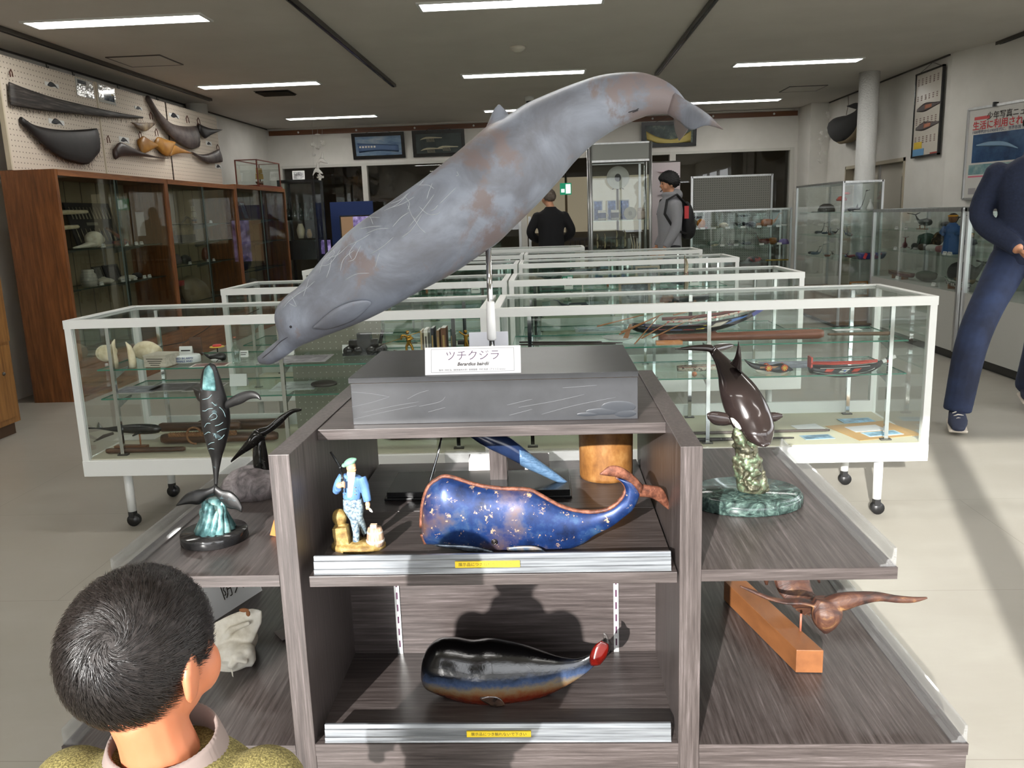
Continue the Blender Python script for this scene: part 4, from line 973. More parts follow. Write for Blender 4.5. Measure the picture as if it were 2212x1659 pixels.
g = MB(); g.tube([W(*p, 2.2) for p in q((405, 60), (430, 130), (435, 200))], [0.016, 0.012, 0.004], 8); g.tube([W(*p, 2.2) for p in q((760, 60), (780, 120), (800, 188))], [0.012, 0.009, 0.003], 8)
g.build('trailing_twigs', M_DRIFT, dw)
a = F(*q((668, 520))[0], ZB + 0.064)
MB().cyl(a, (a.x, a.y, a.z + 0.05), 0.003).build('peg', plain(150, 90, 70), dw)
MB().cyl((a.x + 0.02, a.y + 0.2, ZB + 0.064), (a.x + 0.02, a.y + 0.2, ZB + 0.14), 0.004).build('peg', plain(150, 90, 70), dw)
# ================================================================ library of small exhibits (local coordinates, base at z = 0)
def lthing(name, label, cat, loc, rotz=0.0, group=None): return thing(name, label, cat, loc, rotz, group)
M_PAPER = mat('white_paper', s(226, 226, 222), 0.6)
M_GREENEDGE = mat('glass_edge_green', s(58, 118, 98), 0.15)
M_CASEGLASS = glass('case_glass', (0.955, 0.975, 0.965), 0.05)
M_SHELFGLASS = glass('shelf_glass', (0.90, 0.955, 0.935), 0.10)
def whale_toy(name, label, cat, loc, rotz, Ln, col, belly=None, group=None, tail=0.25, fin=0.0, fat=0.22, rough=0.3, stand=0.0, blunt=0.8, mat_=None):
    r = lthing(name, label, cat, loc, rotz, group)
    M1 = mat_ or plain(*col, rough)
    h = Ln * fat / 2
    zc = h + stand
    xs = [0.5, 0.47, 0.38, 0.2, 0.0, -0.2, -0.35, -0.46]
    hs = [0.25 * blunt, 0.7 * blunt + 0.1, 0.92, 1.0, 0.92, 0.6, 0.32, 0.18]
    up = [(x * Ln, 0, zc + h * a + (max(0, -x - 0.1) ** 2) * Ln * tail * 6) for x, a in zip(xs, hs)]
    lo = [(x * Ln, 0, zc - h * a * (0.9 if x > 0 else 0.8) + (max(0, -x - 0.1) ** 2) * Ln * tail * 6) for x, a in zip(xs, hs)]
    lo = [(p[0], 0, max(p[2], stand)) for p in lo]
    g = MB(); loft(g, up, lo, ratio=0.8, n=18, ring=12); g.build('body', M1, r, local=True)
    tx, tz = -0.46 * Ln, (up[-1][2] + lo[-1][2]) / 2
    for sg in (-1, 1):
        g = MB(); loft(g, [(tx + 0.05 * Ln, 0, tz), (tx - 0.04 * Ln, sg * 0.09 * Ln, tz + 0.03 * Ln), (tx - 0.12 * Ln, sg * 0.17 * Ln, tz + 0.05 * Ln)], [(tx - 0.06 * Ln, 0, tz), (tx - 0.10 * Ln, sg * 0.08 * Ln, tz + 0.03 * Ln), (tx - 0.13 * Ln, sg * 0.17 * Ln, tz + 0.05 * Ln)], thick=0.012 * Ln, side=(0, 0, 1), n=8, ring=8)
        g.build('fluke', M1, r, local=True)
        g = MB(); loft(g, [(0.22 * Ln, sg * h * 0.6, zc - h * 0.4), (0.14 * Ln, sg * h * 1.4, zc - h * 0.75)], [(0.12 * Ln, sg * h * 0.6, zc - h * 0.5), (0.10 * Ln, sg * h * 1.4, zc - h * 0.8)], thick=0.012 * Ln, side=(0, 0, 1), n=6, ring=8)
        g.build('flipper', M1, r, local=True)
    if fin:
        g = MB(); loft(g, [(0.06 * Ln, 0, zc + h * 0.8), (-0.03 * Ln, 0, zc + h + fin * Ln)], [(-0.08 * Ln, 0, zc + h * 0.7), (-0.05 * Ln, 0, zc + h + fin * Ln)], thick=0.012 * Ln, n=6, ring=8)
        g.build('dorsal_fin', M1, r, local=True)
    if belly:
        g = MB(); g.ell((0.1 * Ln, 0, zc - h * 0.45), (0.3 * Ln, h * 0.7, h * 0.58)); g.build('belly', plain(*belly, rough), r, local=True)
    if stand:
        MB().box(-0.25 * Ln, 0.25 * Ln, -0.05 * Ln, 0.05 * Ln, 0, stand * 0.25).build('stand_base', plain(120, 78, 46), r, local=True)
        for x in (-0.15, 0.15): MB().cyl((x * Ln, 0, stand * 0.2), (x * Ln, 0, stand + h * 0.4), 0.012 * Ln, n=8).build('peg', plain(150, 100, 66), r, local=True)
    return r
CARD_N = [0]
def tent(loc, rotz=0.0, w=0.05, h=0.03, label=None, group=None, lines=2):
    r = lthing('caption_card', label or 'small white caption card', 'card', loc, rotz, group)
    MB().prism([(-w / 2, -h * 0.25, 0), (w / 2, -h * 0.25, 0), (w / 2, 0, h), (-w / 2, 0, h)], (0, 0.0012, 0)).prism([(-w / 2, h * 0.25, 0), (w / 2, h * 0.25, 0), (w / 2, 0, h), (-w / 2, 0, h)], (0, 0.0012, 0)).build('folded_card', M_PAPER, r, local=True)
    if lines:
        g = MB()
        for k in range(lines):
            z = h * (0.68 - 0.28 * k); y = -h * 0.25 * (1 - z / h) - 0.0006
            g.box(-w * 0.36, w * (0.36 - 0.12 * k), y - 0.0003, y + 0.0003, z - h * 0.05, z + h * 0.05)
        g.build('printed_lines', M_INK, r, local=True)
    return r
def sheet(loc, w, d, col, label, rotz=0.0, group=None, cat='photo', inner=None, name='photo_print', lift=0.0015):
    """flat print lying on a shelf, with a picture area of its own"""
    r = lthing(name, label, cat, loc, rotz, group)
    MB().box(-w / 2, w / 2, -d / 2, d / 2, 0.0, lift).build('paper', plain(*col), r, local=True)
    if inner:
        k = 'print_%d_%d_%d' % inner
        m_ = rmat(k, [(0.3, tuple(v * 0.35 for v in s(*inner))), (0.5, s(*inner)), (0.7, tuple(min(1, v * 1.9 + 0.05) for v in s(*inner)))], 18, 0.4)
        MB().box(-w * 0.44, w * 0.44, -d * 0.4, d * 0.4, lift, lift + 0.0006).build('picture', m_, r, local=True)
    return r
def standing(loc, w, h, frame_c, pic_c, label, rotz=0.0, cat='picture', group=None, name='framed_picture', lean=0.25, fw=None):
    r = lthing(name, label, cat, loc, rotz, group); fw = fw or w * 0.08
    R = Matrix.Rotation(-lean, 3, 'X')
    def bx(x0, x1, y0, y1, z0, z1, nm, m_):
        g = MB(); g.box(x0, x1, y0, y1, z0, z1); g.v = [tuple(R @ Vector(p)) for p in g.v]; return g.build(nm, m_, r, local=True)
    bx(-w / 2, w / 2, 0, 0.008, 0, h, 'back_board', plain(*frame_c))
    k = 'print_%d_%d_%d' % pic_c
    m_ = rmat(k, [(0.3, tuple(v * 0.35 for v in s(*pic_c))), (0.5, s(*pic_c)), (0.7, tuple(min(1, v * 1.9 + 0.05) for v in s(*pic_c)))], 18, 0.4)
    bx(-w / 2 + fw, w / 2 - fw, -0.001, 0, fw, h - fw, 'picture', m_)
    for a in ((-w / 2, w / 2, 0, fw), (-w / 2, w / 2, h - fw, h), (-w / 2, -w / 2 + fw, fw, h - fw), (w / 2 - fw, w / 2, fw, h - fw)):
        bx(a[0], a[1], -0.006, 0.0, a[2], a[3], 'frame_bar', plain(*frame_c))
    return r
def turned(name, label, cat, loc, prof, m_, n=18, group=None, part='body'):
    r = lthing(name, label, cat, loc, 0, group); MB().lathe(prof, n=n).build(part, m_, r, local=True); return r
def bottle(label, loc, h, rad, m_, cap=None, group=None):
    r = turned('bottle', label, 'bottle', loc, [(rad * 0.95, 0), (rad, h * 0.02), (rad, h * 0.55), (rad * 0.75, h * 0.64), (rad * 0.34, h * 0.72), (rad * 0.32, h * 0.93), (rad * 0.4, h * 0.95), (rad * 0.4, h)], m_, group=group)
    if cap: MB().cyl((0, 0, h * 0.97), (0, 0, h * 1.03), rad * 0.38).build('stopper', plain(*cap), r, local=True)
    return r
def boat(name, label, loc, rotz, Ln, beam, hgt, hull_m, deck_m, group=None, stem=0.3, masts=0, sail_c=(214, 204, 176), cradle=True, cat='model boat'):
    r = lthing(name, label, cat, loc, rotz, group)
    z0 = 0.02 if cradle else 0.0
    rings = []
    for i in range(15):
        t = i / 14; x = (t - 0.5) * Ln; w = beam / 2 * (1 - abs(2 * t - 0.9) ** 2.6 * (0.98 if t > 0.45 else 0.45)); w = max(w, 0.002)
        zt = z0 + hgt * (0.75 + stem * max(0, t - 0.5) ** 2 * 4); zb = z0 + hgt * (0.10 * abs(2 * t - 1) + stem * 1.2 * max(0, t - 0.62) ** 2 * 4)
        rings.append([(x, w * math.cos(a), zt + (zb - zt) * math.sin(a) ** 0.6) for a in [PI * k / 8 for k in range(9)]])
    g = MB(); g.rings([[Vector(p) for p in q_] for q_ in rings], cap=True, closed=True); g.build('hull', hull_m, r, local=True)
    g = MB()
    for sg in (0, -1): g.tube([q_[sg] for q_ in rings], Ln * 0.006, 6)
    g.build('gunwale', deck_m, r, local=True)
    if cradle:
        for x in (-0.2, 0.2): MB().box(x * Ln - 0.008, x * Ln + 0.008, -beam * 0.4, beam * 0.4, 0, z0 + hgt * 0.35).build('cradle', plain(140, 92, 56), r, local=True)
    for k in range(masts):
        x = (-0.22 + 0.32 * k) * Ln if masts > 1 else 0.0; mh = Ln * (0.75 if masts > 1 else 0.8)
        MB().cyl((x, 0, z0 + hgt * 0.5), (x, 0, z0 + hgt + mh), Ln * 0.008, n=6).build('mast', plain(90, 66, 44), r, local=True)
        for j, (za, zb) in enumerate(((0.12, 0.52), (0.56, 0.92))):
            ww = Ln * (0.17 - 0.04 * j)
            g = MB(); rr = []
            for u in range(5):
                zz = z0 + hgt + mh * (za + (zb - za) * u / 4); bulge = math.sin(PI * u / 4) * Ln * 0.03
                rr.append([Vector((x + Ln * 0.015 + bulge, -ww * (1 - 0.12 * u / 4), zz)), Vector((x + Ln * 0.015 + bulge + 0.002, -ww * (1 - 0.12 * u / 4), zz)), Vector((x + Ln * 0.015 + bulge + 0.002, ww * (1 - 0.12 * u / 4), zz)), Vector((x + Ln * 0.015 + bulge, ww * (1 - 0.12 * u / 4), zz))])
            g.rings(rr, sm=False); g.build('sail', plain(*sail_c, 0.8), r, local=True)
    return r
def rod(name, label, cat, p0, p1, r0, r1, m_, group=None, flat=1.0, n=10):
    p0, p1 = Vector(p0), Vector(p1); r = lthing(name, label, cat, (p0 + p1) / 2 - Vector((0, 0, max(r0, r1))), 0, group)
    d = p1 - p0; pts = [p0, p0 + d * 0.03, p0 + d * 0.5, p0 + d * 0.97, p1]
    MB().tube(pts, [r0 * 0.8, r0, (r0 + r1) / 2, r1, r1 * 0.7], n, flat=flat).build('shaft', m_, r); return r
def tooth(label, loc, h, lean, m_, group=None):
    r = lthing('whale_tooth', label, 'tooth', loc, 0, group)
    pts = [(0, 0, 0), (0.02 * h, 0, 0.25 * h), (0.0, 0, 0.55 * h), (lean * h * 0.35, 0, 0.82 * h), (lean * h, 0, h)]
    MB().tube(pts, [h * 0.16, h * 0.17, h * 0.15, h * 0.1, h * 0.02], 14, flat=0.8).build('ivory', m_, r, local=True); return r
def cap_hat(label, loc, rad, col, rotz=0.0, group=None):
    r = lthing('cap', label, 'cap', loc, rotz, group)
    MB().lathe([(rad, 0), (rad * 1.0, rad * 0.3), (rad * 0.8, rad * 0.75), (rad * 0.4, rad * 0.98), (0, rad)], n=18).build('crown', plain(*col, 0.8), r, local=True)
    g = MB(); loft(g, [(rad * 0.6, -rad * 0.7, 0.006), (rad * 1.3, -rad * 0.5, 0.004), (rad * 1.75, 0, 0.003)], [(rad * 0.6, rad * 0.7, 0.006), (rad * 1.3, rad * 0.5, 0.004), (rad * 1.76, 0.001, 0.003)], thick=0.004, side=(0, 0, 1), n=10, ring=8); g.build('brim', plain(*col, 0.8), r, local=True)
    return r
def lump(name, label, cat, loc, r3, m_, seed=1, group=None, k=7, vox=None):
    """irregular bone, stone or bundle"""
    rnd = random.Random(seed); r = lthing(name, label, cat, loc, 0, group); g = MB()
    g.ell((0, 0, r3[2]), r3)
    for _ in range(k):
        a = rnd.uniform(0, 2 * PI); q_ = rnd.uniform(0.35, 0.75); sc_ = rnd.uniform(0.35, 0.6)
        g.ell((r3[0] * q_ * math.cos(a), r3[1] * q_ * math.sin(a), r3[2] * rnd.uniform(0.5, 1.4)), tuple(max(v * sc_, 0.002) for v in r3), nu=10, nv=8)
    o = g.build('mass', m_, r, local=True); remesh(o, vox or min(r3) / 6, 3); return r
def mug(label, loc, h, rad, m_, band=None, group=None, rotz=0):
    r = lthing('mug', label, 'mug', loc, rotz, group)
    MB().lathe([(rad, 0), (rad * 1.02, h), (rad * 0.92, h), (rad * 0.9, h * 0.1), (0, h * 0.1)], n=18).build('cup', m_, r, local=True)
    MB().tube([(rad * math.cos(0) + rad * 0.55 * math.sin(PI * t / 6) , 0, h * (0.8 - 0.6 * t / 6)) for t in range(7)], h * 0.06, 8).build('handle', m_, r, local=True)
    if band: MB().lathe([(rad * 1.025, h * 0.25), (rad * 1.03, h * 0.75)], n=18, cap=False).build('printed_band', plain(*band), r, local=True)
    return r
def plate(label, loc, rad, m_, center=None, rotz=0.0, lean=0.2, group=None):
    r = lthing('display_plate', label, 'plate', loc, rotz, group)
    g = MB().lathe([(0, 0), (rad * 0.6, 0), (rad * 0.98, rad * 0.12), (rad, rad * 0.14), (rad * 0.97, rad * 0.16), (rad * 0.6, rad * 0.04), (0, rad * 0.03)], n=28)
    R = Matrix.Translation((0, 0, rad)) @ Matrix.Rotation(PI / 2 - lean, 4, 'X')
    o = g.build('dish', m_, r, local=True); o.data.transform(R)
    if center:
        g = MB().ell((0, 0, rad * 0.045), (rad * 0.28, rad * 0.35, rad * 0.012)); o = g.build('motif', plain(*center), r, local=True); o.data.transform(R)
    MB().tube([(-rad * 0.5, -0.01, 0), (0, rad * 0.3, rad * 0.4), (rad * 0.5, -0.01, 0)], rad * 0.03, 6).build('plate_stand', M_DKMETAL, r, local=True)
    return r
def doll(label, loc, h, body_c, head_c, band_c, m_rough=0.5, group=None, rotz=0, hair_c=(40, 30, 26)):
    r = lthing('doll', label, 'doll', loc, rotz, group)
    MB().lathe([(h * 0.2, 0), (h * 0.21, h * 0.05), (h * 0.17, h * 0.4), (h * 0.19, h * 0.6), (h * 0.12, h * 0.72), (h * 0.06, h * 0.76)], n=16, sy=0.7).build('robe', plain(*body_c, m_rough), r, local=True)
    g = MB(); g.ell((0, 0, h * 0.86), (h * 0.105, h * 0.1, h * 0.12)); g.ell((0, -h * 0.1, h * 0.85), (h * 0.015, h * 0.02, h * 0.02), nu=8, nv=6); g.build('head', plain(*head_c, 0.5), r, local=True)
    MB().ell((0, h * 0.012, h * 0.895), (h * 0.108, h * 0.10, h * 0.09)).build('hair', plain(*hair_c, 0.6), r, local=True)
    MB().lathe([(h * 0.112, h * 0.9), (h * 0.115, h * 0.92), (h * 0.108, h * 0.94)], n=16, cap=False).build('headband', plain(*band_c, 0.6), r, local=True)
    for sg in (-1, 1): MB().tube([(sg * h * 0.16, 0, h * 0.66), (sg * h * 0.23, -h * 0.04, h * 0.52), (sg * h * 0.14, -h * 0.15, h * 0.48)], [h * 0.06, h * 0.055, h * 0.04], 10).build('arm', plain(*body_c, m_rough), r, local=True)
    return r

# ================================================================ white-framed glass cases in rows
def glass_case(name, label, x0, y0, w=1.8, d=0.6, z_base=0.265, z_floor=0.34, z_top=0.95, shelves=(0.72, 0.59), legs=True, brackets=True, frame_m=None, floor_c=(196, 190, 168), bar=0.036, post=0.032):
    fm = frame_m or M_WHITE
    x1, y1 = x0 + w, y0 + d
    r = thing(name, label, 'glass case', (x0 + w / 2, y0 + d / 2, 0))
    MB().box(x0, x1, y0, y1, z_base, z_floor - 0.004).build('base_tray', fm, r, bevel=0.002)
    MB().box(x0 + 0.02, x1 - 0.02, y0 + 0.02, y1 - 0.02, z_floor - 0.006, z_floor).build('floor_cloth', plain(*floor_c, 0.8), r)
    MB().box(x0 + 0.03, x1 - 0.03, y1 - 0.03, y1 - 0.01, z_floor, z_floor + 0.055).build('back_rail', fm, r)
    for a in ((x0, x1, y0, y0 + post), (x0, x1, y1 - post, y1), (x0, x0 + post, y0 + post, y1 - post), (x1 - post, x1, y0 + post, y1 - post)):
        front = a[1] - a[0] > a[3] - a[2]
        hb = bar if front and a[2] == y0 else 0.018
        MB().box(*a, z_top - hb, z_top).build('top_bar', fm, r)
    for px in (x0, x1 - post):
        for py in (y0, y1 - post): MB().box(px + 0.002, px + post - 0.002, py + 0.002, py + post - 0.002, z_floor - 0.004, z_top - 0.01).build('corner_post', fm, r)
    for a in ((x0 + post, x1 - post, y0 + 0.012, y0 + 0.017), (x0 + post, x1 - post, y1 - 0.017, y1 - 0.012), (x0 + 0.012, x0 + 0.017, y0 + post, y1 - post), (x1 - 0.017, x1 - 0.012, y0 + post, y1 - post)):
        MB().box(*a, z_floor, z_top - 0.018).build('pane', M_CASEGLASS, r)
    MB().box(x0 + post, x1 - post, y0 + post, y1 - post, z_top - 0.010, z_top - 0.005).build('top_pane', M_CASEGLASS, r)
    for z in shelves:
        g = MB(); a0, a1, b0, b1 = x0 + 0.07, x1 - 0.07, y0 + 0.09, y1 - 0.09
        g.box(a0, a1, b0, b1, z - 0.006, z); g.mi = [0, 0, 1, 1, 1, 1]
        g.build('shelf', [M_SHELFGLASS, M_GREENEDGE], r)
    for px in (x0 + 0.15, x0 + w / 2, x1 - 0.15):
        for py in (y0 + 0.07, y1 - 0.07):
            pst = MB().box(px - 0.008, px + 0.008, py - 0.008, py + 0.008, z_floor, z_top - 0.02).build('chrome_upright', M_CHROME, r)
            MB().box(px - 0.022, px + 0.022, py - 0.012, py + 0.012, z_floor, z_floor + 0.006).build('foot_clip', M_DKMETAL, pst)
            for z in shelves:
                dy = 0.13 if py < y0 + d / 2 else -0.13
                MB().prism([(px - 0.002, py, z - 0.006), (px - 0.002, py + dy, z - 0.006), (px - 0.002, py + dy, z - 0.014), (px - 0.002, py, z - 0.045)], (0.004, 0, 0)).build('shelf_bracket', M_ALU, pst)
    if legs:
        for px in (x0 + 0.14, x1 - 0.16):
            for py in (y0 + 0.10, y1 - 0.10):
                lg = MB().cyl((px, py, 0.07), (px, py, z_base), 0.019, n=16).build('leg', fm, r)
                MB().cyl((px + 0.004, py - 0.013, 0.028), (px + 0.004, py + 0.013, 0.028), 0.028, n=18).box(px - 0.012, px + 0.012, py - 0.017, py + 0.017, 0.04, 0.07).build('caster', mat('black_rubber', s(26, 26, 27), 0.4), lg)
    return r
CX0 = -2.05
cases = {}
rows = ((3.38, (0.722, 0.592), (0.762, 0.622)), (4.84, (0.73, 0.60), (0.74, 0.61)), (6.5, (0.72, 0.6), (0.73, 0.6)), (7.95, (0.72, 0.6), (0.73, 0.6)))
names = ('standing directly behind the display stand', 'in the second row behind the display stand', 'in the third row from the display stand', 'in the fourth row from the display stand')
for i, (ry, sl, sr) in enumerate(rows):
    glass_case('glass_case', 'white-framed glass case on casters ' + names[i] + ', pegboard side', CX0 + (0 if i == 0 else 0.1), ry, w=1.79 if i == 0 else 1.70, shelves=sl)
    glass_case('glass_case', 'white-framed glass case on casters ' + names[i] + ', column side', CX0 + 1.81, ry, w=1.79 if i == 0 else (1.70 if i < 3 else 1.68), shelves=sr)
glass_case('glass_case', 'white-framed glass case in the last row, in front of the man in black', -1.4, 9.45, w=1.8, shelves=(0.72,))
# ================================================================ exhibits inside the first row of cases
M_IVORY = rmat('ivory', [(0.3, s(196, 178, 140)), (0.5, s(222, 208, 176)), (0.7, s(236, 226, 204))], 20, 0.35)
M_BRWOOD = rmat('brown_wood', [(0.3, s(52, 34, 24)), (0.5, s(84, 56, 38)), (0.7, s(110, 76, 52))], 8, 0.45, stretch=(0.4, 6, 6))
M_BOTTLE = glass('bottle_glass', (0.86, 0.93, 0.90), 0.3)
ZA, ZB2, ZF = 0.722, 0.592, 0.341     # left case shelves and floor
ZC, ZD = 0.762, 0.622                 # right case shelves
def onz(px, py, z): p = F(px, py, z); return (p.x, p.y, z)
# keep things inside the case depth
def at(px, y, z): 
    # point on a shelf at depth y under pixel column px
    for py in range(300, 1300, 2):
        p = W(px, py, y)
        if p.z <= z: return (p.x, y, z)
    return (W(px, 800, y).x, y, z)
tooth('tall pale whale tooth curving over, on the glass shelf beside the chrome upright', at(247, 3.52, ZA), 0.125, 0.14, M_IVORY)
tooth('yellowish whale tooth with split tip on the glass shelf', at(287, 3.52, ZA), 0.112, -0.16, M_IVORY)
lump('ear_bone', 'cream whale ear bone on a black clip behind the two teeth', 'bone', at(232, 3.68, ZA), (0.05, 0.03, 0.04), M_IVORY, 4)
lump('ear_bone', 'large rounded cream whale ear bone behind the inscribed box', 'bone', at(318, 3.70, ZA), (0.065, 0.035, 0.045), M_IVORY, 6)
r = lthing('inscribed_box', 'pale wooden box with several lines of small handwriting', 'box', at(350, 3.55, ZA), -0.15)
MB().box(-0.052, 0.052, -0.05, 0.06, 0, 0.046).build('box_body', rmat('grey_wood', [(0.3, s(160, 150, 134)), (0.7, s(204, 196, 180))], 12, 0.6, stretch=(0.5, 5, 5)), r, local=True)
MB().box(-0.054, 0.054, -0.052, 0.062, 0.046, 0.052).build('lid', plain(176, 168, 152), r, local=True)
for k in range(4): MB().box(-0.04 + 0.006 * k, 0.04 - 0.006 * k, -0.0508, -0.05, 0.034 - k * 0.009, 0.037 - k * 0.009).build('written_line', M_INK, r, local=True)
r = lthing('oval_tin', 'oval white tin with blue lettering', 'tin', at(404, 3.62, ZA), 0.1)
MB().lathe([(0.06, 0), (0.062, 0.003), (0.062, 0.03), (0.058, 0.034), (0, 0.034)], n=28, sy=0.7).build('tin_body', plain(214, 216, 214), r, local=True)
o = text_mesh('USED IN ARMY', 0.013, frame((at(404, 3.62, ZA)[0] + 0.006, 3.62 - 0.0445, ZA + 0.023), (1, 0.1, 0), (0, 0, 1)), 'tin_lettering', plain(40, 66, 128), r, 0.0008)
o = text_mesh('WHALE AND', 0.013, frame((at(404, 3.62, ZA)[0] + 0.006, 3.62 - 0.0445, ZA + 0.010), (1, 0.1, 0), (0, 0, 1)), 'tin_lettering', plain(40, 66, 128), r, 0.0008)
tent(at(404, 3.70, ZA + 0.0), 0, 0.06, 0.06, 'white caption card on top of the oval tin')
whale_toy('toy_whale', 'shiny black toy whale with white grin under the red and yellow disc', 'toy', at(465, 3.60, ZA), 0.15, 0.10, (16, 16, 18), (214, 214, 210), fat=0.42)
r = lthing('toy_hat', 'red crowned toy hat with a yellow brim floating above the black whale', 'toy', (at(472, 3.66, ZA)[0], 3.66, ZA + 0.058))
MB().lathe([(0.032, 0), (0.033, 0.002), (0.032, 0.004), (0, 0.004)], n=24).build('yellow_brim', plain(216, 178, 70), r, local=True)
MB().lathe([(0.02, 0.004), (0.019, 0.012), (0, 0.013)], n=24).build('red_crown', plain(206, 62, 62), r, local=True)
MB().cyl((0, 0, -0.06), (0, 0, 0), 0.003).build('pin', plain(30, 30, 30), r, local=True)
bottle('empty clear square-shouldered bottle beside the black toy whale', at(512, 3.55, ZA), 0.115, 0.019, M_BOTTLE, (150, 84, 56))
r = lthing('wood_tablet', 'dark brown wooden tablet standing behind the oval tin', 'tablet', at(425, 3.80, ZA))
MB().box(-0.028, 0.028, 0, 0.008, 0, 0.085).build('board', M_BRWOOD, r, local=True)
sheet(at(455, 3.52, ZA), 0.16, 0.09, (216, 212, 204), 'white-bordered photograph with a dark red picture lying on the upper glass shelf', 0.1, inner=(110, 60, 54))
sheet(at(640, 3.62, ZA), 0.30, 0.2, (150, 146, 150), 'large mauve-grey sheet lying flat on the upper glass shelf', 0.05, cat='sheet', inner=(128, 122, 130))
CG1 = 'caption cards in the first row of cases'
tent(at(622, 3.75, ZA), 0, 0.062, 0.04, 'white folded caption card on the glass shelf behind the grey sheet', CG1, 0)
tent(at(755, 3.75, ZA), 0, 0.062, 0.04, 'white folded caption card on the glass shelf behind the grey sheet', CG1, 0)
tent(at(528, 3.72, ZA), 0, 0.04, 0.03, 'narrow white caption card beside the clear bottle')
sheet(at(300, 3.66, ZB2), 0.20, 0.18, (176, 172, 168), 'pale bordered seascape photograph on the lower glass shelf', 0.05, inner=(112, 112, 124))
sheet(at(375, 3.70, ZB2), 0.2, 0.2, (170, 166, 164), 'dark photograph in pale mount on the lower glass shelf', 0.02, inner=(70, 62, 70))
sheet(at(445, 3.68, ZB2), 0.16, 0.18, (166, 160, 158), 'dark brown print on the lower glass shelf behind the humpback', 0.06, inner=(64, 54, 56))
tent(at(517, 3.70, ZB2), 0, 0.08, 0.055, 'white caption card in a clear sleeve on the lower glass shelf', None, 0)
sheet(at(640, 3.66, ZB2), 0.2, 0.2, (216, 226, 222), 'bright white sheet standing in for a reflection over the lower glass shelf', 0.08, cat='sheet', inner=(214, 224, 220))  # pale sheet put in for a reflected white shape
lump('dark_stone', 'smooth dark brown stone lying on the lower glass shelf', 'stone', at(700, 3.62, ZB2), (0.06, 0.05, 0.015), plain(54, 48, 44, 0.4), 8)
# case floor, left
r = whale_toy('carved_whale', 'black carved sperm whale on two pegs over an orange plank', 'carving', (at(285, 3.55, ZF)[0], 3.55, ZF), -0.05, 0.30, (20, 20, 19), fat=0.17, stand=0.065, tail=0.02, rough=0.25)
tag(MB().tube([at(203, 3.50, ZF + 0.05), at(225, 3.50, ZF + 0.075), at(245, 3.51, ZF + 0.085)], [0.003, 0.008, 0.006], 8).build('bone_sliver', plain(60, 52, 46)), 'dark pointed sliver jutting behind the carved whale tail', 'sliver')
for k, (xa, xb, y, z, rr, lab) in enumerate(((350, 600, 3.62, 0.026, 0.024, 'thick dark brown wooden shaft lying along the case floor'), (345, 520, 3.74, 0.05, 0.022, 'dark brown roller resting behind the thick shaft'), (230, 400, 3.48, 0.012, 0.012, 'short round black-brown rod lying below the carved whale'), (430, 620, 3.82, 0.035, 0.028, 'dark wooden pole with looped end at the back of the case'))):
    rod('wooden_shaft', lab, 'shaft', at(xa, y, ZF + z), at(xb, y + 0.01, ZF + z), rr, rr * 0.9, M_BRWOOD)
r = lthing('rope_bundle', 'twisted brown rope wound along the dark wooden shaft', 'rope', at(430, 3.55, ZF))
p0, p1 = Vector(at(365, 3.56, ZF + 0.058)), Vector(at(510, 3.56, ZF + 0.062))
M_ROPE = mat('rope_fibre', s(104, 68, 42), 0.85, col2=s(140, 98, 62), scale=60)
for ph in (0, 2.1, 4.2):
    MB().tube([p0 + (p1 - p0) * (t / 60) + Vector((0, 0.006 * math.cos(t * 0.9 + ph), 0.006 * math.sin(t * 0.9 + ph))) for t in range(61)], 0.0065, 6).build('strand', M_ROPE, r)
pa = Vector(at(420, 3.55, ZF + 0.055))
MB().tube([pa + Vector((0.035 * math.cos(a), 0.0, 0.038 * math.sin(a))) for a in [i * 2 * PI / 18 for i in range(15)]], 0.005, 6).build('loop', M_ROPE, r)
sheet(at(300, 3.75, ZF), 0.2, 0.1, (200, 198, 190), 'pale sheet of paper under the carved black whale', 0.0, cat='sheet')
# cable hanging inside the case
tag(MB().tube([at(340, 3.90, ZA + 0.03), at(400, 3.92, ZA + 0.05), at(440, 3.92, ZA + 0.10), at(470, 3.92, ZA + 0.15), at(520, 3.92, ZA + 0.16), at(560, 3.92, ZA + 0.20)], 0.0022, 6).build('thin_cable', plain(40, 34, 30)), 'thin black cable sagging along the back of the case with teeth', 'cable')
# middle of the first row
r = lthing('whaling_gun_model', 'black cast model of a machine on a small base in front of the pegboard', 'model', at(790, 3.70, ZA))
MB().box(-0.10, 0.10, -0.03, 0.03, 0, 0.012).build('base', M_BLACK, r, local=True)
MB().cyl((-0.07, 0, 0.05), (0.06, 0, 0.05), 0.022).build('barrel', M_BLACK, r, local=True)
MB().box(-0.03, 0.03, -0.022, 0.022, 0.012, 0.1).build('housing', M_BLACK, r, local=True)
for x in (-0.075, -0.03, 0.03, 0.075): MB().cyl((x, -0.035, 0.022), (x, 0.035, 0.022), 0.02).build('wheel', M_BLACK, r, local=True)
MB().cyl((0.07, 0, 0.05), (0.085, 0, 0.11), 0.008).build('funnel', M_BLACK, r, local=True)
r = lthing('peg_panel', 'grey perforated backing board standing inside the case', 'board', at(740, 3.86, ZF))
MB().box(-0.22, 0.22, 0, 0.006, 0, 0.55).build('board', plain(124, 122, 108, 0.7), r, local=True)
g = MB()
for i in range(15):
    for j in range(17): g.box(-0.2 + i * 0.0285 - 0.002, -0.2 + i * 0.0285 + 0.002, -0.0006, 0, 0.04 + j * 0.029, 0.044 + j * 0.029)
o = g.build('peg_holes', plain(196, 194, 182), r, local=True); o['kind'] = 'stuff'
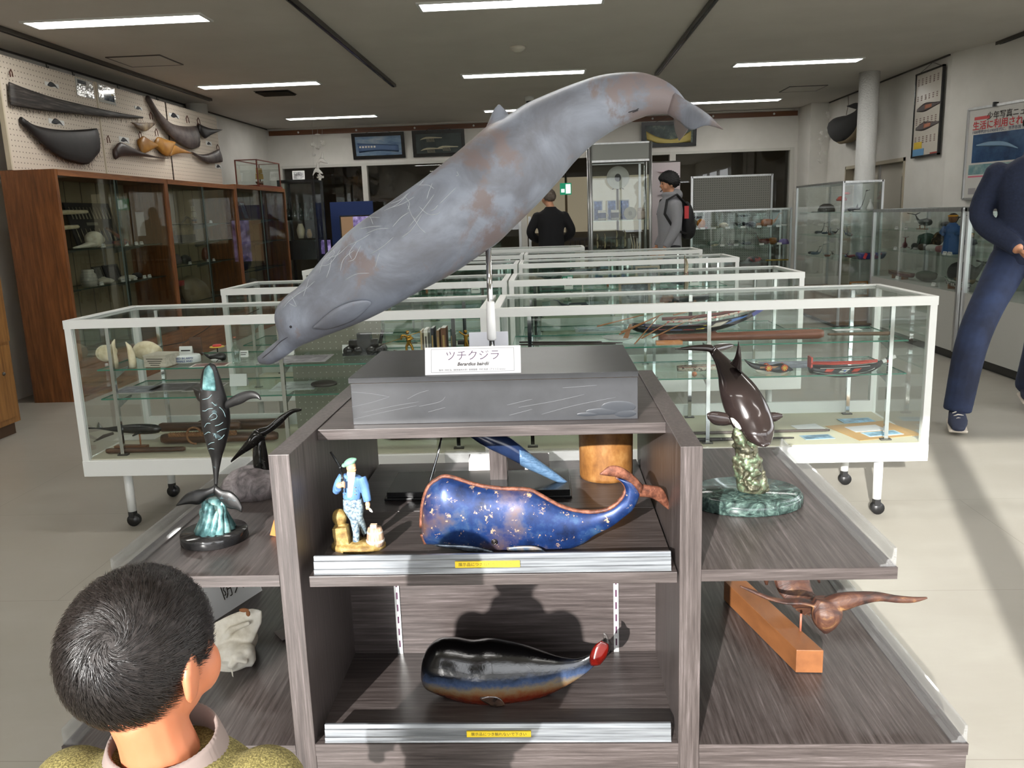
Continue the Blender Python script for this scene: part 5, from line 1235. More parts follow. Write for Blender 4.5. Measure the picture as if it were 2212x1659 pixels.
bk = ((922, (214, 208, 190), 0.016, 0.12), (936, (44, 44, 52), 0.014, 0.125), (948, (150, 116, 84), 0.012, 0.115), (960, (120, 80, 54), 0.022, 0.125), (978, (40, 60, 56), 0.012, 0.12), (912, (190, 170, 130), 0.008, 0.115))
for k, (px, c_, w_, h_) in enumerate(bk):
    lab = ('cream-spined book standing in the row beside the gilt harpooner', 'black book with gold title standing in the row of books', 'light brown book standing between the black and brown books', 'thick brown leather book standing in the row of books', 'dark green book standing at the end of the row of books', 'thin tan booklet at the head of the row of books')[k]
    b_ = lthing('book', lab, 'book', at(px, 3.60, ZA), 0, 'books in the first row of cases')
    MB().box(-w_ / 2, w_ / 2, 0, 0.085, 0, h_).build('cover', plain(*c_, 0.5), b_, local=True)
    MB().box(-w_ / 2 + 0.002, w_ / 2 - 0.002, -0.0005, 0.083, h_, h_ + 0.0006).build('page_block', M_PAPER, b_, local=True)
    MB().box(-w_ * 0.2, w_ * 0.2, -0.0012, 0, h_ * 0.3, h_ * 0.75).build('spine_title', plain(180, 150, 90) if k != 0 else M_INK, b_, local=True)
M_GOLD = mat('gilt_brass', s(176, 132, 54), 0.22, 0.9)
r = lthing('gilt_harpooner', 'gilt figure of a harpooner aiming a long lance from a small boat', 'figurine', at(885, 3.62, ZA))
g = MB(); loft(g, [(-0.07, 0, 0.03), (-0.03, 0, 0.024), (0.03, 0, 0.022), (0.075, 0, 0.035)], [(-0.06, 0, 0.012), (-0.03, 0, 0.0), (0.03, 0, 0.0), (0.06, 0, 0.012)], ratio=1.2, n=10, ring=10); g.build('boat', M_GOLD, r, local=True)
g = MB(); g.tube([(-0.012, 0, 0.02), (-0.012, 0, 0.045), (0, 0, 0.062)], [0.006, 0.006, 0.008], 8); g.tube([(0.018, 0, 0.02), (0.012, 0, 0.045), (0, 0, 0.062)], [0.006, 0.006, 0.008], 8); g.tube([(0, 0, 0.062), (-0.002, 0, 0.092)], [0.010, 0.013], 10); g.ell((-0.004, 0, 0.108), 0.009); g.tube([(-0.01, 0, 0.092), (-0.03, 0, 0.095), (-0.035, 0, 0.075)], 0.005, 8); g.tube([(0.006, 0, 0.092), (0.02, 0, 0.08), (-0.005, -0.01, 0.072)], 0.005, 8)
remesh(g.build('figure', M_GOLD, r, local=True), 0.0025, 2)
MB().tube([(-0.12, 0, 0.055), (0.075, 0, 0.115)], 0.0016, 6).build('lance', M_GOLD, r, local=True)
r = lthing('gilt_dancer', 'small gilt figure with arms raised behind the dark fin-shaped plate', 'figurine', at(1008, 3.62, ZA))
g = MB(); g.tube([(-0.01, 0, 0), (-0.004, 0, 0.04), (0, 0, 0.065)], [0.004, 0.005, 0.008], 8); g.tube([(0.012, 0, 0), (0.006, 0, 0.04), (0, 0, 0.065)], [0.004, 0.005, 0.008], 8); g.tube([(0, 0, 0.065), (0, 0, 0.09)], [0.008, 0.010], 8); g.ell((0, 0, 0.104), 0.008); g.tube([(-0.008, 0, 0.09), (-0.03, 0, 0.105)], 0.004, 8); g.tube([(0.008, 0, 0.09), (0.028, 0, 0.075)], 0.004, 8)
remesh(g.build('figure', M_GOLD, r, local=True), 0.0025, 1)
MB().cyl((0, 0, 0), (0, 0, 0.004), 0.022).build('foot', M_GOLD, r, local=True)
boat('model_boat', 'small dark model boat on the upper shelf beside the gilt dancer', at(1022, 3.78, ZA), 0.1, 0.14, 0.03, 0.03, plain(50, 54, 58, 0.4), plain(90, 70, 50), masts=0)
# right case: the long decorated whaling boat with oars
RBY = 3.62
r = thing('whaling_boat_model', 'long black whaling boat model painted with red and blue clouds, oars spread', 'model boat', at(1500, RBY, ZC))
q_up = [(1366, 697), (1400, 699), (1450, 702), (1500, 700), (1550, 692), (1600, 682), (1630, 670), (1649, 664)]
q_lo = [(1366, 712), (1385, 719), (1430, 721), (1480, 720), (1530, 717), (1570, 708), (1610, 692), (1640, 675)]
g = MB(); loft(g, q_up, q_lo, plane=RBY, thick=[0.012, 0.03, 0.036, 0.036, 0.03, 0.018, 0.008, 0.003], n=26, ring=16)
hull = g.build('hull', plain(22, 21, 23, 0.3), r)
bvr = BVHTree.FromPolygons([v.co for v in hull.data.vertices], [p.vertices for p in hull.data.polygons])
def rb(p, t):
    h = on_whale(p[0], p[1], 0.0012, bvr); return h if h is not None else W(p[0], p[1], RBY - 0.02)
def patch(poly, c_, nm):
    n2 = len(poly) // 2
    g = MB(); loft(g, poly[:n2], list(reversed(poly[n2:])), thick=0.0008, n=8, ring=6, conv=rb); g.build(nm, plain(*c_, 0.35), r)
patch([(1388, 701), (1418, 702), (1410, 712), (1396, 711)], (40, 66, 150), 'painted_wave')
patch([(1418, 704), (1452, 703), (1438, 712), (1408, 712)], (186, 42, 52), 'painted_cloud')
patch([(1452, 705), (1486, 703), (1472, 713), (1444, 713)], (62, 96, 160), 'painted_wave')
patch([(1486, 704), (1512, 702), (1500, 713), (1475, 713)], (186, 42, 52), 'painted_cloud')
patch([(1510, 702), (1530, 701), (1520, 711), (1503, 712)], (190, 170, 60), 'painted_flower')
patch([(1547, 697), (1575, 692), (1556, 704), (1533, 708)], (214, 206, 188), 'painted_panel')
patch([(1575, 690), (1618, 680), (1606, 687), (1568, 701)], (70, 110, 170), 'painted_wave')
g = MB(); g.tube([W(*p, RBY - 0.03) + Vector((0, 0, 0.002)) for p in [(1440, 697), (1500, 694), (1560, 684), (1625, 669)]], 0.005, 6); g.build('flowered_rail', rmat('flowered_white', [(0.5, s(214, 204, 190)), (0.62, s(190, 60, 60))], 70, 0.5), r)
g = MB(); g.tube([W(*p, RBY + 0.03) + Vector((0, 0, 0.006)) for p in [(1430, 692), (1500, 688), (1560, 680), (1622, 666)]], 0.008, 6); g.build('red_inner_side', plain(110, 48, 44, 0.5), r)
g = MB(); g.bar(W(1625, 680, RBY), W(1649, 665, RBY), 0.012, 0.016); g.build('blue_stem', plain(44, 56, 140, 0.4), r)
M_OAR = mat('oar_wood', s(150, 100, 58), 0.5)
for k, (a, b_) in enumerate((((1290, 705), (1390, 680)), ((1338, 722), (1420, 684)), ((1342, 717), (1432, 678)), ((1371, 743), (1425, 681)), ((1386, 731), (1465, 684)), ((1409, 730), (1508, 682)), ((1425, 672), (1460, 668)), ((1455, 680), (1512, 668)))):
    MB().tube([W(*a, RBY - 0.10), W(*b_, RBY + 0.02)], [0.0032, 0.002], 6).build('oar', M_OAR, r)
MB().prism([W(1360, 700, RBY - 0.02), W(1366, 701, RBY - 0.02), W(1357, 731, RBY - 0.02), W(1346, 730, RBY - 0.02)], (0, 0.006, 0)).build('rudder', M_OAR, r)
for px in (1430, 1540):
    a = at(px, RBY, ZC); MB().box(a[0] - 0.012, a[0] + 0.012, RBY - 0.03, RBY + 0.03, ZC, ZC + 0.035).build('cradle', plain(150, 84, 52), r)
rod('harpoon_shaft', 'reddish brown wooden harpoon shaft with swollen end lying before the whaling boat', 'shaft', at(1425, 3.56, ZC + 0.02), at(1778, 3.56, ZC + 0.022), 0.016, 0.022, rmat('red_brown_wood', [(0.3, s(84, 46, 34)), (0.6, s(122, 74, 54))], 8, 0.4, stretch=(0.4, 6, 6)))
rod('wooden_paddle', 'flat grey-brown wooden blade lying beyond the harpoon shaft end', 'paddle', at(1788, 3.60, ZC + 0.012), at(1930, 3.58, ZC + 0.012), 0.010, 0.018, plain(104, 84, 66, 0.6), flat=0.5)
r = lthing('orange_plank', 'short bright orange wooden plank under the boat oars', 'plank', at(1445, 3.52, ZC)); MB().box(-0.055, 0.055, -0.02, 0.02, 0, 0.014).build('board', plain(196, 128, 66, 0.5), r, local=True)
sheet(at(1830, 3.80, ZC), 0.12, 0.05, (224, 222, 220), 'white paper strip standing behind the wooden blade', cat='sheet')
for k, (a, b_, z_) in enumerate((((1122), (1330), 0.010), ((1122), (1300), 0.016), ((1150), (1345), 0.005))):
    rod('thin_rod', 'thin dark metal rod lying along the shelf behind the name card', 'rod', at(a, 3.55 + 0.03 * k, ZC + z_), at(b_, 3.5 + 0.03 * k, ZC + z_), 0.004, 0.003, plain(46, 34, 32, 0.4), 'thin rods in the case')
sheet(at(1265, 3.6, ZC), 0.1, 0.04, (220, 218, 214), 'white label strip resting among the thin dark rods', cat='card')
g = lthing('shell_disc', 'pale translucent shell disc propped on the glass shelf', 'shell', at(1335, 3.66, ZC)); MB().lathe([(0.0, 0), (0.05, 0.006), (0.07, 0.016), (0.069, 0.018), (0.05, 0.009), (0, 0.003)], n=26).build('shell', glass('shell_film', (0.8, 0.82, 0.82), 0.3, 0.1, 0.25), g, local=True)
boat('model_boat', 'small white model boat with reddish deck and a coin before it', at(1510, 3.62, ZD), 0.05, 0.19, 0.05, 0.032, rmat('dotted_hull', [(0.5, s(206, 198, 180)), (0.62, s(60, 50, 46))], 60, 0.5, stretch=(1, 1, 2)), plain(150, 60, 56), cradle=False, stem=0.1)
r = lthing('copper_coin', 'round copper coin standing in front of the small white boat', 'coin', at(1500, 3.50, ZD)); MB().cyl((0, 0, 0.011), (0, 0.002, 0.011), 0.011, n=20).build('disc', plain(186, 120, 84, 0.35, 0.6), r, local=True)
# toy whale on spoked wheels
r = thing('wheeled_whale', 'black wooden toy whale with white belly on four red and yellow wheels', 'toy', at(1660, 3.60, ZD))
TWY = 3.60
g = MB(); loft(g, [(1607, 775), (1620, 782), (1640, 786), (1665, 788), (1685, 784), (1700, 788), (1712, 797)], [(1610, 781), (1622, 793), (1640, 801), (1660, 806), (1685, 808), (1705, 803), (1714, 800)], plane=TWY, ratio=0.7, n=20, ring=14)
g.build('body', plain(24, 24, 26, 0.35), r)
g = MB(); loft(g, [(1630, 798), (1655, 800), (1685, 803), (1705, 801)], [(1634, 803), (1655, 811), (1685, 812), (1704, 804)], plane=TWY - 0.006, ratio=0.8, n=12, ring=12); g.build('white_belly', plain(226, 218, 206, 0.5), r)
for px in (1660, 1694):
    a = at(px, TWY - 0.02, ZD)
    for dy in (-0.022, 0.022):
        whl = MB().cyl((a[0], TWY + dy - 0.003, ZD + 0.014), (a[0], TWY + dy + 0.003, ZD + 0.014), 0.0145, n=18).build('wheel', plain(196, 56, 38, 0.4), r)
        for k in range(4):
            an = k * PI / 4; MB().bar((a[0] - 0.012 * math.cos(an), TWY + dy - 0.0038, ZD + 0.014 - 0.012 * math.sin(an)), (a[0] + 0.012 * math.cos(an), TWY + dy - 0.0038, ZD + 0.014 + 0.012 * math.sin(an)), 0.003, 0.001, up=(0, 1, 0)).build('spoke', plain(232, 190, 70, 0.4), whl)
    MB().cyl((a[0], TWY - 0.02, ZD + 0.014), (a[0], TWY + 0.02, ZD + 0.014), 0.003).build('axle', plain(150, 100, 60), r)
MB().box(at(1640, TWY, ZD)[0], at(1700, TWY, ZD)[0], TWY - 0.014, TWY + 0.014, ZD + 0.012, ZD + 0.02).build('chassis', plain(176, 128, 84), r)
# red and black boat
r = thing('festival_boat_model', 'black and red painted model boat with a white-banded upturned prow', 'model boat', at(1830, 3.58, ZD))
FBY = 3.58
g = MB(); loft(g, [(1748, 785), (1780, 787), (1820, 789), (1860, 788), (1890, 784), (1905, 781)], [(1750, 806), (1775, 812), (1810, 815), (1850, 813), (1880, 804), (1902, 792)], plane=FBY, thick=[0.028, 0.034, 0.036, 0.03, 0.014, 0.006], n=22, ring=16)
hull = g.build('hull', plain(26, 24, 24, 0.35), r)
bvr = BVHTree.FromPolygons([v.co for v in hull.data.vertices], [p.vertices for p in hull.data.polygons])
RBY_save = RBY; RBY = FBY
patch([(1786, 797), (1803, 797), (1796, 804), (1780, 804)], (196, 62, 44), 'red_panel')
patch([(1820, 797), (1838, 796), (1826, 805), (1811, 805)], (222, 222, 220), 'white_panel')
patch([(1846, 796), (1862, 795), (1852, 803), (1838, 804)], (196, 62, 44), 'red_panel')
patch([(1825, 799), (1829, 799), (1826, 803), (1821, 803)], (60, 90, 160), 'blue_diamond')
g = MB(); g.tube([rb(p, 0) for p in smoothline([(1757, 803), (1790, 808), (1830, 809), (1870, 803), (1890, 795)], 14)], 0.0012, 5); g.tube([rb(p, 0) for p in smoothline([(1772, 796), (1820, 795), (1880, 790)], 10)], 0.0012, 5); g.build('white_trim', plain(220, 220, 216), r)
RBY = RBY_save
g = MB(); g.tube([W(*p, FBY - 0.03) + Vector((0, 0, 0.003)) for p in [(1752, 787), (1800, 788), (1860, 786), (1895, 782)]], 0.004, 6); g.tube([W(*p, FBY + 0.03) + Vector((0, 0, 0.004)) for p in [(1752, 785), (1800, 785), (1860, 783), (1895, 780)]], 0.005, 6); g.build('red_gunwale', plain(196, 62, 44, 0.4), r)
pr = ((1893, 788), (1906, 781), (1914, 777), (1922, 774), (1934, 769))
for k in range(4): MB().bar(W(*pr[k], FBY), W(*pr[k + 1], FBY), 0.012, 0.014).build('prow_band', plain(222, 222, 218) if k % 2 else plain(24, 24, 24), r)
MB().box(at(1749, FBY, ZD)[0] - 0.003, at(1749, FBY, ZD)[0] + 0.004, FBY - 0.026, FBY + 0.026, ZD + 0.012, ZD + 0.06).build('red_transom', plain(196, 62, 44, 0.4), r)
sheet(at(1735, 3.72, ZD), 0.36, 0.16, (104, 106, 122), 'blue-grey sheet spread under the wheeled whale', cat='sheet', inner=(106, 110, 130))
# case floor, right
r = sheet(at(1885, 3.60, ZF), 0.30, 0.26, (188, 148, 96), 'brown manila envelope lying on the case floor', 0.25, cat='envelope', name='manila_envelope')
sheet(at(1870, 3.63, ZF + 0.0016), 0.15, 0.09, (206, 204, 206), 'grey-white paper resting on the manila envelope', 0.2, cat='sheet')
sheet(at(1905, 3.54, ZF + 0.0016), 0.16, 0.07, (180, 200, 212), 'pale blue sea photograph on the edge of the manila envelope', 0.2, inner=(120, 156, 178))
sheet(at(1765, 3.51, ZF), 0.13, 0.07, (150, 170, 182), 'small photograph of a blue shore lying on the case floor', 0.1, inner=(96, 128, 150))
sheet(at(1745, 3.68, ZF), 0.12, 0.09, (222, 222, 222), 'white plastic bag lying flat on the case floor', 0.2, cat='bag')
sheet(at(1850, 3.78, ZF), 0.15, 0.08, (150, 186, 206), 'bright blue photograph at the back of the case floor', 0.1, inner=(110, 156, 184))
rod('whale_spear', 'long dark wooden spear with flat point on the case floor', 'spear', at(1490, 3.58, ZF + 0.01), at(1792, 3.58, ZF + 0.012), 0.007, 0.006, plain(70, 58, 54, 0.5))
rod('whale_spear', 'shorter dark spear lying nearest the glass on the case floor', 'spear', at(1490, 3.48, ZF + 0.008), at(1715, 3.48, ZF + 0.008), 0.009, 0.004, plain(46, 40, 38, 0.5))
rod('wooden_shaft', 'flat worn black plank at the back of the case floor', 'plank', at(1180, 3.80, ZF + 0.02), at(1420, 3.80, ZF + 0.02), 0.02, 0.02, M_BRWOOD)
rod('wooden_shaft', 'rounded dark timber seen through the display stand', 'timber', at(840, 3.62, ZF + 0.03), at(1020, 3.62, ZF + 0.035), 0.03, 0.026, M_BRWOOD)
# ================================================================ left wall: pegboards with baleen, wooden cabinets
PBX = -4.0
mt, nt, bs = _nodes('pegboard')
vr = nt.nodes.new('ShaderNodeTexVoronoi'); vr.inputs['Scale'].default_value = 1.0; vr.inputs['Randomness'].default_value = 0.0
nt.links.new(_mapping(nt, (25, 25, 25)), vr.inputs['Vector'])
nt.links.new(_ramp(nt, vr.outputs['Distance'], [(0.10, s(96, 86, 74)), (0.14, s(212, 200, 184))]), bs.inputs['Base Color']); bs.inputs['Roughness'].default_value = 0.7
M_PEG = mt
edges = [X(8, 250, PBX).y, X(218, 280, PBX).y, X(366, 308, PBX).y, X(475, 330, PBX).y]
zt_ = X(208, 178, PBX).z
plab = ('cream perforated pegboard carrying the two big dark baleen plates', 'cream perforated pegboard with the yellow baleen pieces', 'cream perforated pegboard with small baleen pieces by the corner')
for k in range(3):
    r = thing('pegboard', plab[k], 'pegboard', (PBX, (edges[k] + edges[k + 1]) / 2, 1.78))
    MB().box(PBX - 0.012, PBX, edges[k] + 0.008, edges[k + 1] - 0.008, 1.78, zt_).build('perforated_panel', M_PEG, r)
    MB().box(PBX - 0.03, PBX + 0.006, edges[k] - 0.004, edges[k] + 0.012, 1.78, zt_ + 0.004).build('edge_strip', plain(196, 184, 160) if k < 2 else plain(70, 60, 50), r)
    MB().box(PBX - 0.03, PBX - 0.012, edges[k] + 0.01, edges[k + 1] - 0.01, 1.78, 1.82).build('support_batten', plain(180, 168, 146), r)
def wallpt(px, py, off=0.02): return X(px, py, PBX + off)
def baleen(label, up, lo, m_, thick=0.012, bulge=0.02, fringe=0, n=20, knots=()):
    c = [sum(p[i] for p in up + lo) / len(up + lo) for i in (0, 1)]
    r = thing('baleen_plate', label, 'baleen', wallpt(*c, 0.02))
    g = MB()
    loft(g, up, lo, side=(1, 0, 0), thick=thick, n=n, ring=12, conv=lambda p, t: wallpt(p[0], p[1], 0.03 + bulge * math.sin(PI * t)))
    g.build('plate', m_, r)
    if fringe:
        g = MB(); L_ = smoothline(lo, fringe); rnd = random.Random(len(label))
        for p in L_:
            l_ = rnd.uniform(3, 14); a = rnd.uniform(-4, 8)
            g.tube([wallpt(p[0], p[1], 0.03), wallpt(p[0] + a * 0.4, p[1] + l_ * 0.5, 0.028), wallpt(p[0] + a, p[1] + l_, 0.022)], [0.0018, 0.0014, 0.0008], 4)
        o = g.build('hair_fringe', plain(62, 50, 44, 0.8), r); o['kind'] = 'stuff'
    for (kx, ky) in knots:
        MB().tube([wallpt(kx, ky + 16, 0.03), wallpt(kx - 2, ky + 6, 0.025), wallpt(kx, ky, 0.02), wallpt(kx + 3, ky + 6, 0.025), wallpt(kx + 5, ky + 16, 0.03)], 0.004, 6).build('hanging_cord', plain(86, 44, 30, 0.8), r)
    return r
M_BAL1 = rmat('grey_black_baleen', [(0.35, s(34, 31, 30)), (0.55, s(58, 53, 50)), (0.7, s(96, 90, 84))], 10, 0.6, stretch=(3, 0.5, 8), bump=0.3)
M_BAL2 = mat('black_baleen', s(16, 14, 14), 0.5, col2=s(34, 28, 27), scale=8)
M_BAL3 = mat('yellow_baleen', s(176, 128, 56), 0.4, col2=s(150, 100, 38), scale=8)
M_BAL4 = rmat('brown_grey_baleen', [(0.35, s(60, 52, 50)), (0.6, s(92, 82, 78))], 10, 0.45, bump=0.1)
baleen('very long grey-black baleen plate tapering across two pegboards', [(19, 176), (48, 188), (110, 209), (174, 225), (222, 236), (270, 246), (308, 252)], [(23, 227), (48, 232), (95, 239), (142, 244), (174, 247), (222, 252), (270, 255), (307, 256)], M_BAL1, fringe=90, knots=((23, 150),))
baleen('broad black baleen plate hung below the long one', [(45, 252), (70, 268), (103, 277), (142, 281), (174, 280), (209, 277)], [(47, 268), (70, 290), (103, 322), (135, 343), (160, 351), (190, 355), (214, 330)], M_BAL2, thick=0.02, fringe=60)
baleen('small folded cream and brown baleen piece under the long tip', [(284, 264), (302, 265), (320, 265), (335, 265)], [(286, 266), (302, 280), (316, 283), (328, 274)], mat('cream_baleen', s(170, 150, 118), 0.5, col2=s(70, 50, 40), scale=10), knots=((325, 242),))
baleen('dark brown curled baleen plate with long pointed end', [(246, 322), (256, 308), (272, 312), (300, 326), (335, 338), (362, 342)], [(250, 345), (262, 338), (280, 337), (305, 338), (335, 341), (362, 343)], mat('dark_brown_baleen', s(38, 26, 22), 0.4, col2=s(60, 42, 36), scale=10), thick=0.02, knots=((233, 293),))
baleen('narrow yellow baleen piece folded down the middle', [(300, 300), (310, 294), (325, 303), (343, 314)], [(302, 318), (308, 331), (320, 328), (342, 315)], M_BAL3, thick=0.02, knots=((302, 284),))
baleen('wide bright yellow baleen piece on the middle pegboard', [(332, 312), (340, 296), (358, 301), (376, 306)], [(340, 322), (352, 334), (365, 337), (376, 312)], M_BAL3, thick=0.022, knots=((337, 278),))
baleen('pointed yellow baleen piece leaning onto the last pegboard', [(366, 336), (376, 314), (390, 320), (414, 330)], [(367, 338), (380, 333), (395, 331), (415, 332)], M_BAL3, thick=0.01)
baleen('large grey-brown baleen plate sweeping from a high point', [(318, 206), (338, 236), (362, 261), (380, 270), (402, 273), (423, 272)], [(322, 222), (345, 264), (370, 296), (395, 314), (412, 323), (430, 318)], M_BAL4, thick=0.03, knots=((404, 250),))
baleen('small glossy black baleen piece with pointed end', [(428, 266), (440, 272), (458, 278), (478, 280)], [(430, 284), (442, 299), (455, 292), (476, 282)], M_BAL2, thick=0.02, knots=((428, 254),))
baleen('grey baleen piece hung lowest near the corner', [(414, 328), (430, 333), (450, 332), (472, 322)], [(418, 334), (440, 348), (458, 353), (480, 350)], M_BAL4, thick=0.02, knots=((470, 312),))
icards = ((97, 175, 128, 193, 'whale caption card above the long baleen plate'), (105, 255, 140, 273, 'large whale caption card over the broad black baleen'), (291, 228, 308, 240, 'small whale caption card near the tip of the long baleen'), (365, 243, 388, 258, 'whale caption card beside the sweeping grey-brown baleen'), (257, 294, 280, 312, 'whale caption card over the dark brown curled baleen'), (445, 304, 458, 317, 'tiny whale caption card below the glossy black piece'), (465, 354, 479, 366, 'tiny whale caption card under the lowest grey baleen'))
for x0, y0, x1, y1, lab in icards:
    r = thing('whale_card', 'white printed ' + lab, 'card', wallpt((x0 + x1) / 2, y1, 0.0))
    a, b_ = wallpt(x0, y0, 0.004), wallpt(x1, y1, 0.004)
    MB().box(PBX, PBX + 0.003, a.y, b_.y, b_.z + (a.z - b_.z) * 0.12, a.z).build('card_sheet', M_PAPER, r)
    ym, zm, w_ = (a.y + b_.y) / 2, (a.z + b_.z) / 2, (b_.y - a.y)
    g = MB(); loft(g, [(PBX + 0.004, ym - w_ * 0.34, zm - 0.004), (PBX + 0.004, ym - w_ * 0.1, zm + w_ * 0.13), (PBX + 0.004, ym + w_ * 0.2, zm + w_ * 0.07), (PBX + 0.004, ym + w_ * 0.38, zm - w_ * 0.06)], [(PBX + 0.004, ym - w_ * 0.34, zm - 0.012), (PBX + 0.004, ym - w_ * 0.1, zm - w_ * 0.08), (PBX + 0.004, ym + w_ * 0.2, zm - w_ * 0.03), (PBX + 0.004, ym + w_ * 0.4, zm - w_ * 0.1)], side=(1, 0, 0), thick=0.0008, n=12, ring=8)
    g.build('whale_silhouette', plain(34, 36, 42), r)
for k, (x0, y0, x1, y1, lab) in enumerate(((163, 163, 205, 219, 'laminated sheet lettered クジラ pinned over the pegboard joint'), (211, 176, 252, 232, 'laminated sheet with a dark whale photograph pinned over the pegboard joint'))):
    r = thing('laminated_sheet', 'shiny ' + lab, 'poster', wallpt((x0 + x1) / 2, y1, 0))
    a, b_ = wallpt(x0, y0 + 4, 0.01), wallpt(x1, y1 - 4, 0.01)
    MB().box(PBX + 0.004, PBX + 0.007, a.y, b_.y, b_.z, a.z).build('laminate', mat('laminate_film', s(196, 196, 192), 0.04, bump=0.35, scale=9, bdist=0.02), r)
    h = a.z - b_.z; w_ = b_.y - a.y
    if k == 0:
        MB().box(PBX + 0.007, PBX + 0.0076, a.y + w_ * 0.1, a.y + w_ * 0.6, a.z - h * 0.28, a.z - h * 0.08).build('printed_photo', plain(40, 48, 56), r)
        text_mesh('クジラヒゲ', w_ * 0.2, frame((PBX + 0.0078, a.y + w_ * 0.5, a.z - h * 0.5), (0, 1, 0), (0, 0, 1)), 'lettering', M_INK, r, 0.0003)
    else:
        MB().box(PBX + 0.007, PBX + 0.0076, a.y + w_ * 0.3, a.y + w_ * 0.92, a.z - h * 0.85, a.z - h * 0.2).build('printed_photo', rmat('print_40_46_54', [(0.4, s(20, 24, 30)), (0.55, s(56, 66, 76)), (0.7, s(130, 140, 150))], 8, 0.1), r)
        MB().box(PBX + 0.0076, PBX + 0.008, a.y + w_ * 0.75, a.y + w_ * 0.9, a.z - h * 0.46, a.z - h * 0.42).build('yellow_mark', plain(196, 180, 60), r)

# ---------------------------------------------------------------- glazed wooden cabinets
M_CABW = rmat('cabinet_teak', [(0.3, s(84, 48, 20)), (0.5, s(114, 68, 32)), (0.7, s(138, 86, 44))], 6, 0.42, stretch=(8, 8, 0.6), nrough=0.65)
M_CABWH = rmat('cabinet_teak_rail', [(0.3, s(92, 54, 26)), (0.5, s(122, 74, 38)), (0.7, s(144, 92, 50))], 6, 0.42, stretch=(8, 0.6, 8), nrough=0.65)
M_CABBACK = mat('cabinet_lining', s(150, 134, 106), 0.8, col2=s(158, 142, 114), scale=4)
M_CABGLASS = glass('cabinet_glass', (0.82, 0.84, 0.81), 0.10)
CFX, CBX = -3.66, -4.075
cab_y = ((6.20, 8.03), (8.03, 9.84), (9.84, 11.72))
cab_l = ('teak glazed cabinet with knives and a white skull inside', 'teak glazed cabinet holding the beige rucksack', 'teak glazed cabinet with the model ship in its glass box on top')
cab_sh = ((1.17, 0.86, 0.55), (1.35, 1.16, 0.93, 0.55), (1.38, 1.10, 0.75))
for k, (y0, y1) in enumerate(cab_y):
    r = thing('wooden_cabinet', cab_l[k], 'cabinet', ((CFX + CBX) / 2, (y0 + y1) / 2, 0))
    zt = 1.775 if k < 2 else 1.79
    MB().box(CBX, CFX, y0, y0 + 0.035, 0, zt).build('side_panel', M_CABW, r)
    MB().box(CBX, CFX, y1 - 0.035, y1, 0, zt).build('side_panel', M_CABW, r)
    MB().box(CBX, CFX + 0.004, y0 + 0.035, y1 - 0.035, zt - 0.045, zt).build('top_panel', M_CABWH, r)
    MB().box(CBX, CFX, y0 + 0.035, y1 - 0.035, 0, 0.32).build('base_panel', M_CABWH, r)
    bp = MB().box(CBX, CBX + 0.012, y0 + 0.035, y1 - 0.035, 0.32, zt - 0.045).build('back_lining', M_CABBACK, r)
    for j in range(1, 7): 
        yy = y0 + 0.035 + (y1 - y0 - 0.07) * j / 7
        MB().box(CBX + 0.0118, CBX + 0.0135, yy - 0.004, yy + 0.004, 0.32, zt - 0.045).build('dark_joint', plain(54, 44, 34), bp)
    for z in cab_sh[k]:
        g = MB(); g.box(CBX + 0.03, CFX - 0.075, y0 + 0.05, y1 - 0.05, z - 0.008, z); g.mi = [0, 0, 1, 1, 1, 1]
        sh = g.build('shelf', [M_SHELFGLASS, mat('dark_glass_edge', s(52, 66, 60), 0.2)], r)
        for yy in (y0 + 0.35, y1 - 0.35): MB().prism([(CBX + 0.012, yy, z - 0.008), (CFX - 0.12, yy, z - 0.008), (CFX - 0.12, yy, z - 0.018), (CBX + 0.012, yy, z - 0.07)], (0, 0.005, 0)).build('bracket', plain(120, 120, 112), sh)
    ym = (y0 + y1) / 2
    for a, b_, dx in ((y0 + 0.035, ym + 0.03, 0.0), (ym - 0.03, y1 - 0.035, 0.012)):
        dp = MB().box(CFX - 0.03 + dx, CFX - 0.025 + dx, a, b_, 0.33, zt - 0.045).build('sliding_pane', M_CABGLASS, r)
        MB().box(CFX - 0.032 + dx, CFX - 0.023 + dx, (b_ if dx == 0 else a) - 0.006, (b_ if dx == 0 else a) + 0.006, 0.33, zt - 0.045).build('pane_edge', plain(60, 72, 66, 0.3), dp)
# the cabinet whose corner peeks in at the picture's edge
r = thing('wooden_cabinet', 'light teak cabinet with low drawers standing apart, nearer the windows', 'cabinet', (-3.85, 4.4, 0))
M_CAB4 = rmat('light_teak', [(0.3, s(110, 72, 32)), (0.6, s(150, 104, 52))], 6, 0.4, stretch=(8, 8, 0.6))
MB().box(-4.25, -3.585, 3.2, 5.28, 0.08, 0.62).build('lower_body', M_CAB4, r)
MB().box(-4.22, -3.61, 3.24, 5.25, 0, 0.08).build('plinth', plain(70, 46, 26), r)
MB().box(-4.25, -3.6, 5.24, 5.28, 0.62, 1.8).build('side_panel', M_CAB4, r)
MB().box(-4.25, -3.6, 3.2, 5.28, 1.8, 1.84).build('top_panel', M_CAB4, r)
MB().box(-4.25, -4.23, 3.2, 5.24, 0.62, 1.8).build('back_panel', M_CABBACK, r)
d_ = MB().box(-3.584, -3.572, 4.3, 5.25, 0.12, 0.60).build('door', M_CAB4, r)
MB().ell((-3.57, 5.16, 0.42), 0.012).build('knob', M_DKMETAL, d_)
MB().box(-3.62, -3.575, 5.18, 5.28, 0.62, 1.8).build('door_stile', M_CAB4, r)
MB().box(-3.605, -3.6, 3.3, 5.2, 0.65, 1.78).build('pane', M_CABGLASS, r)

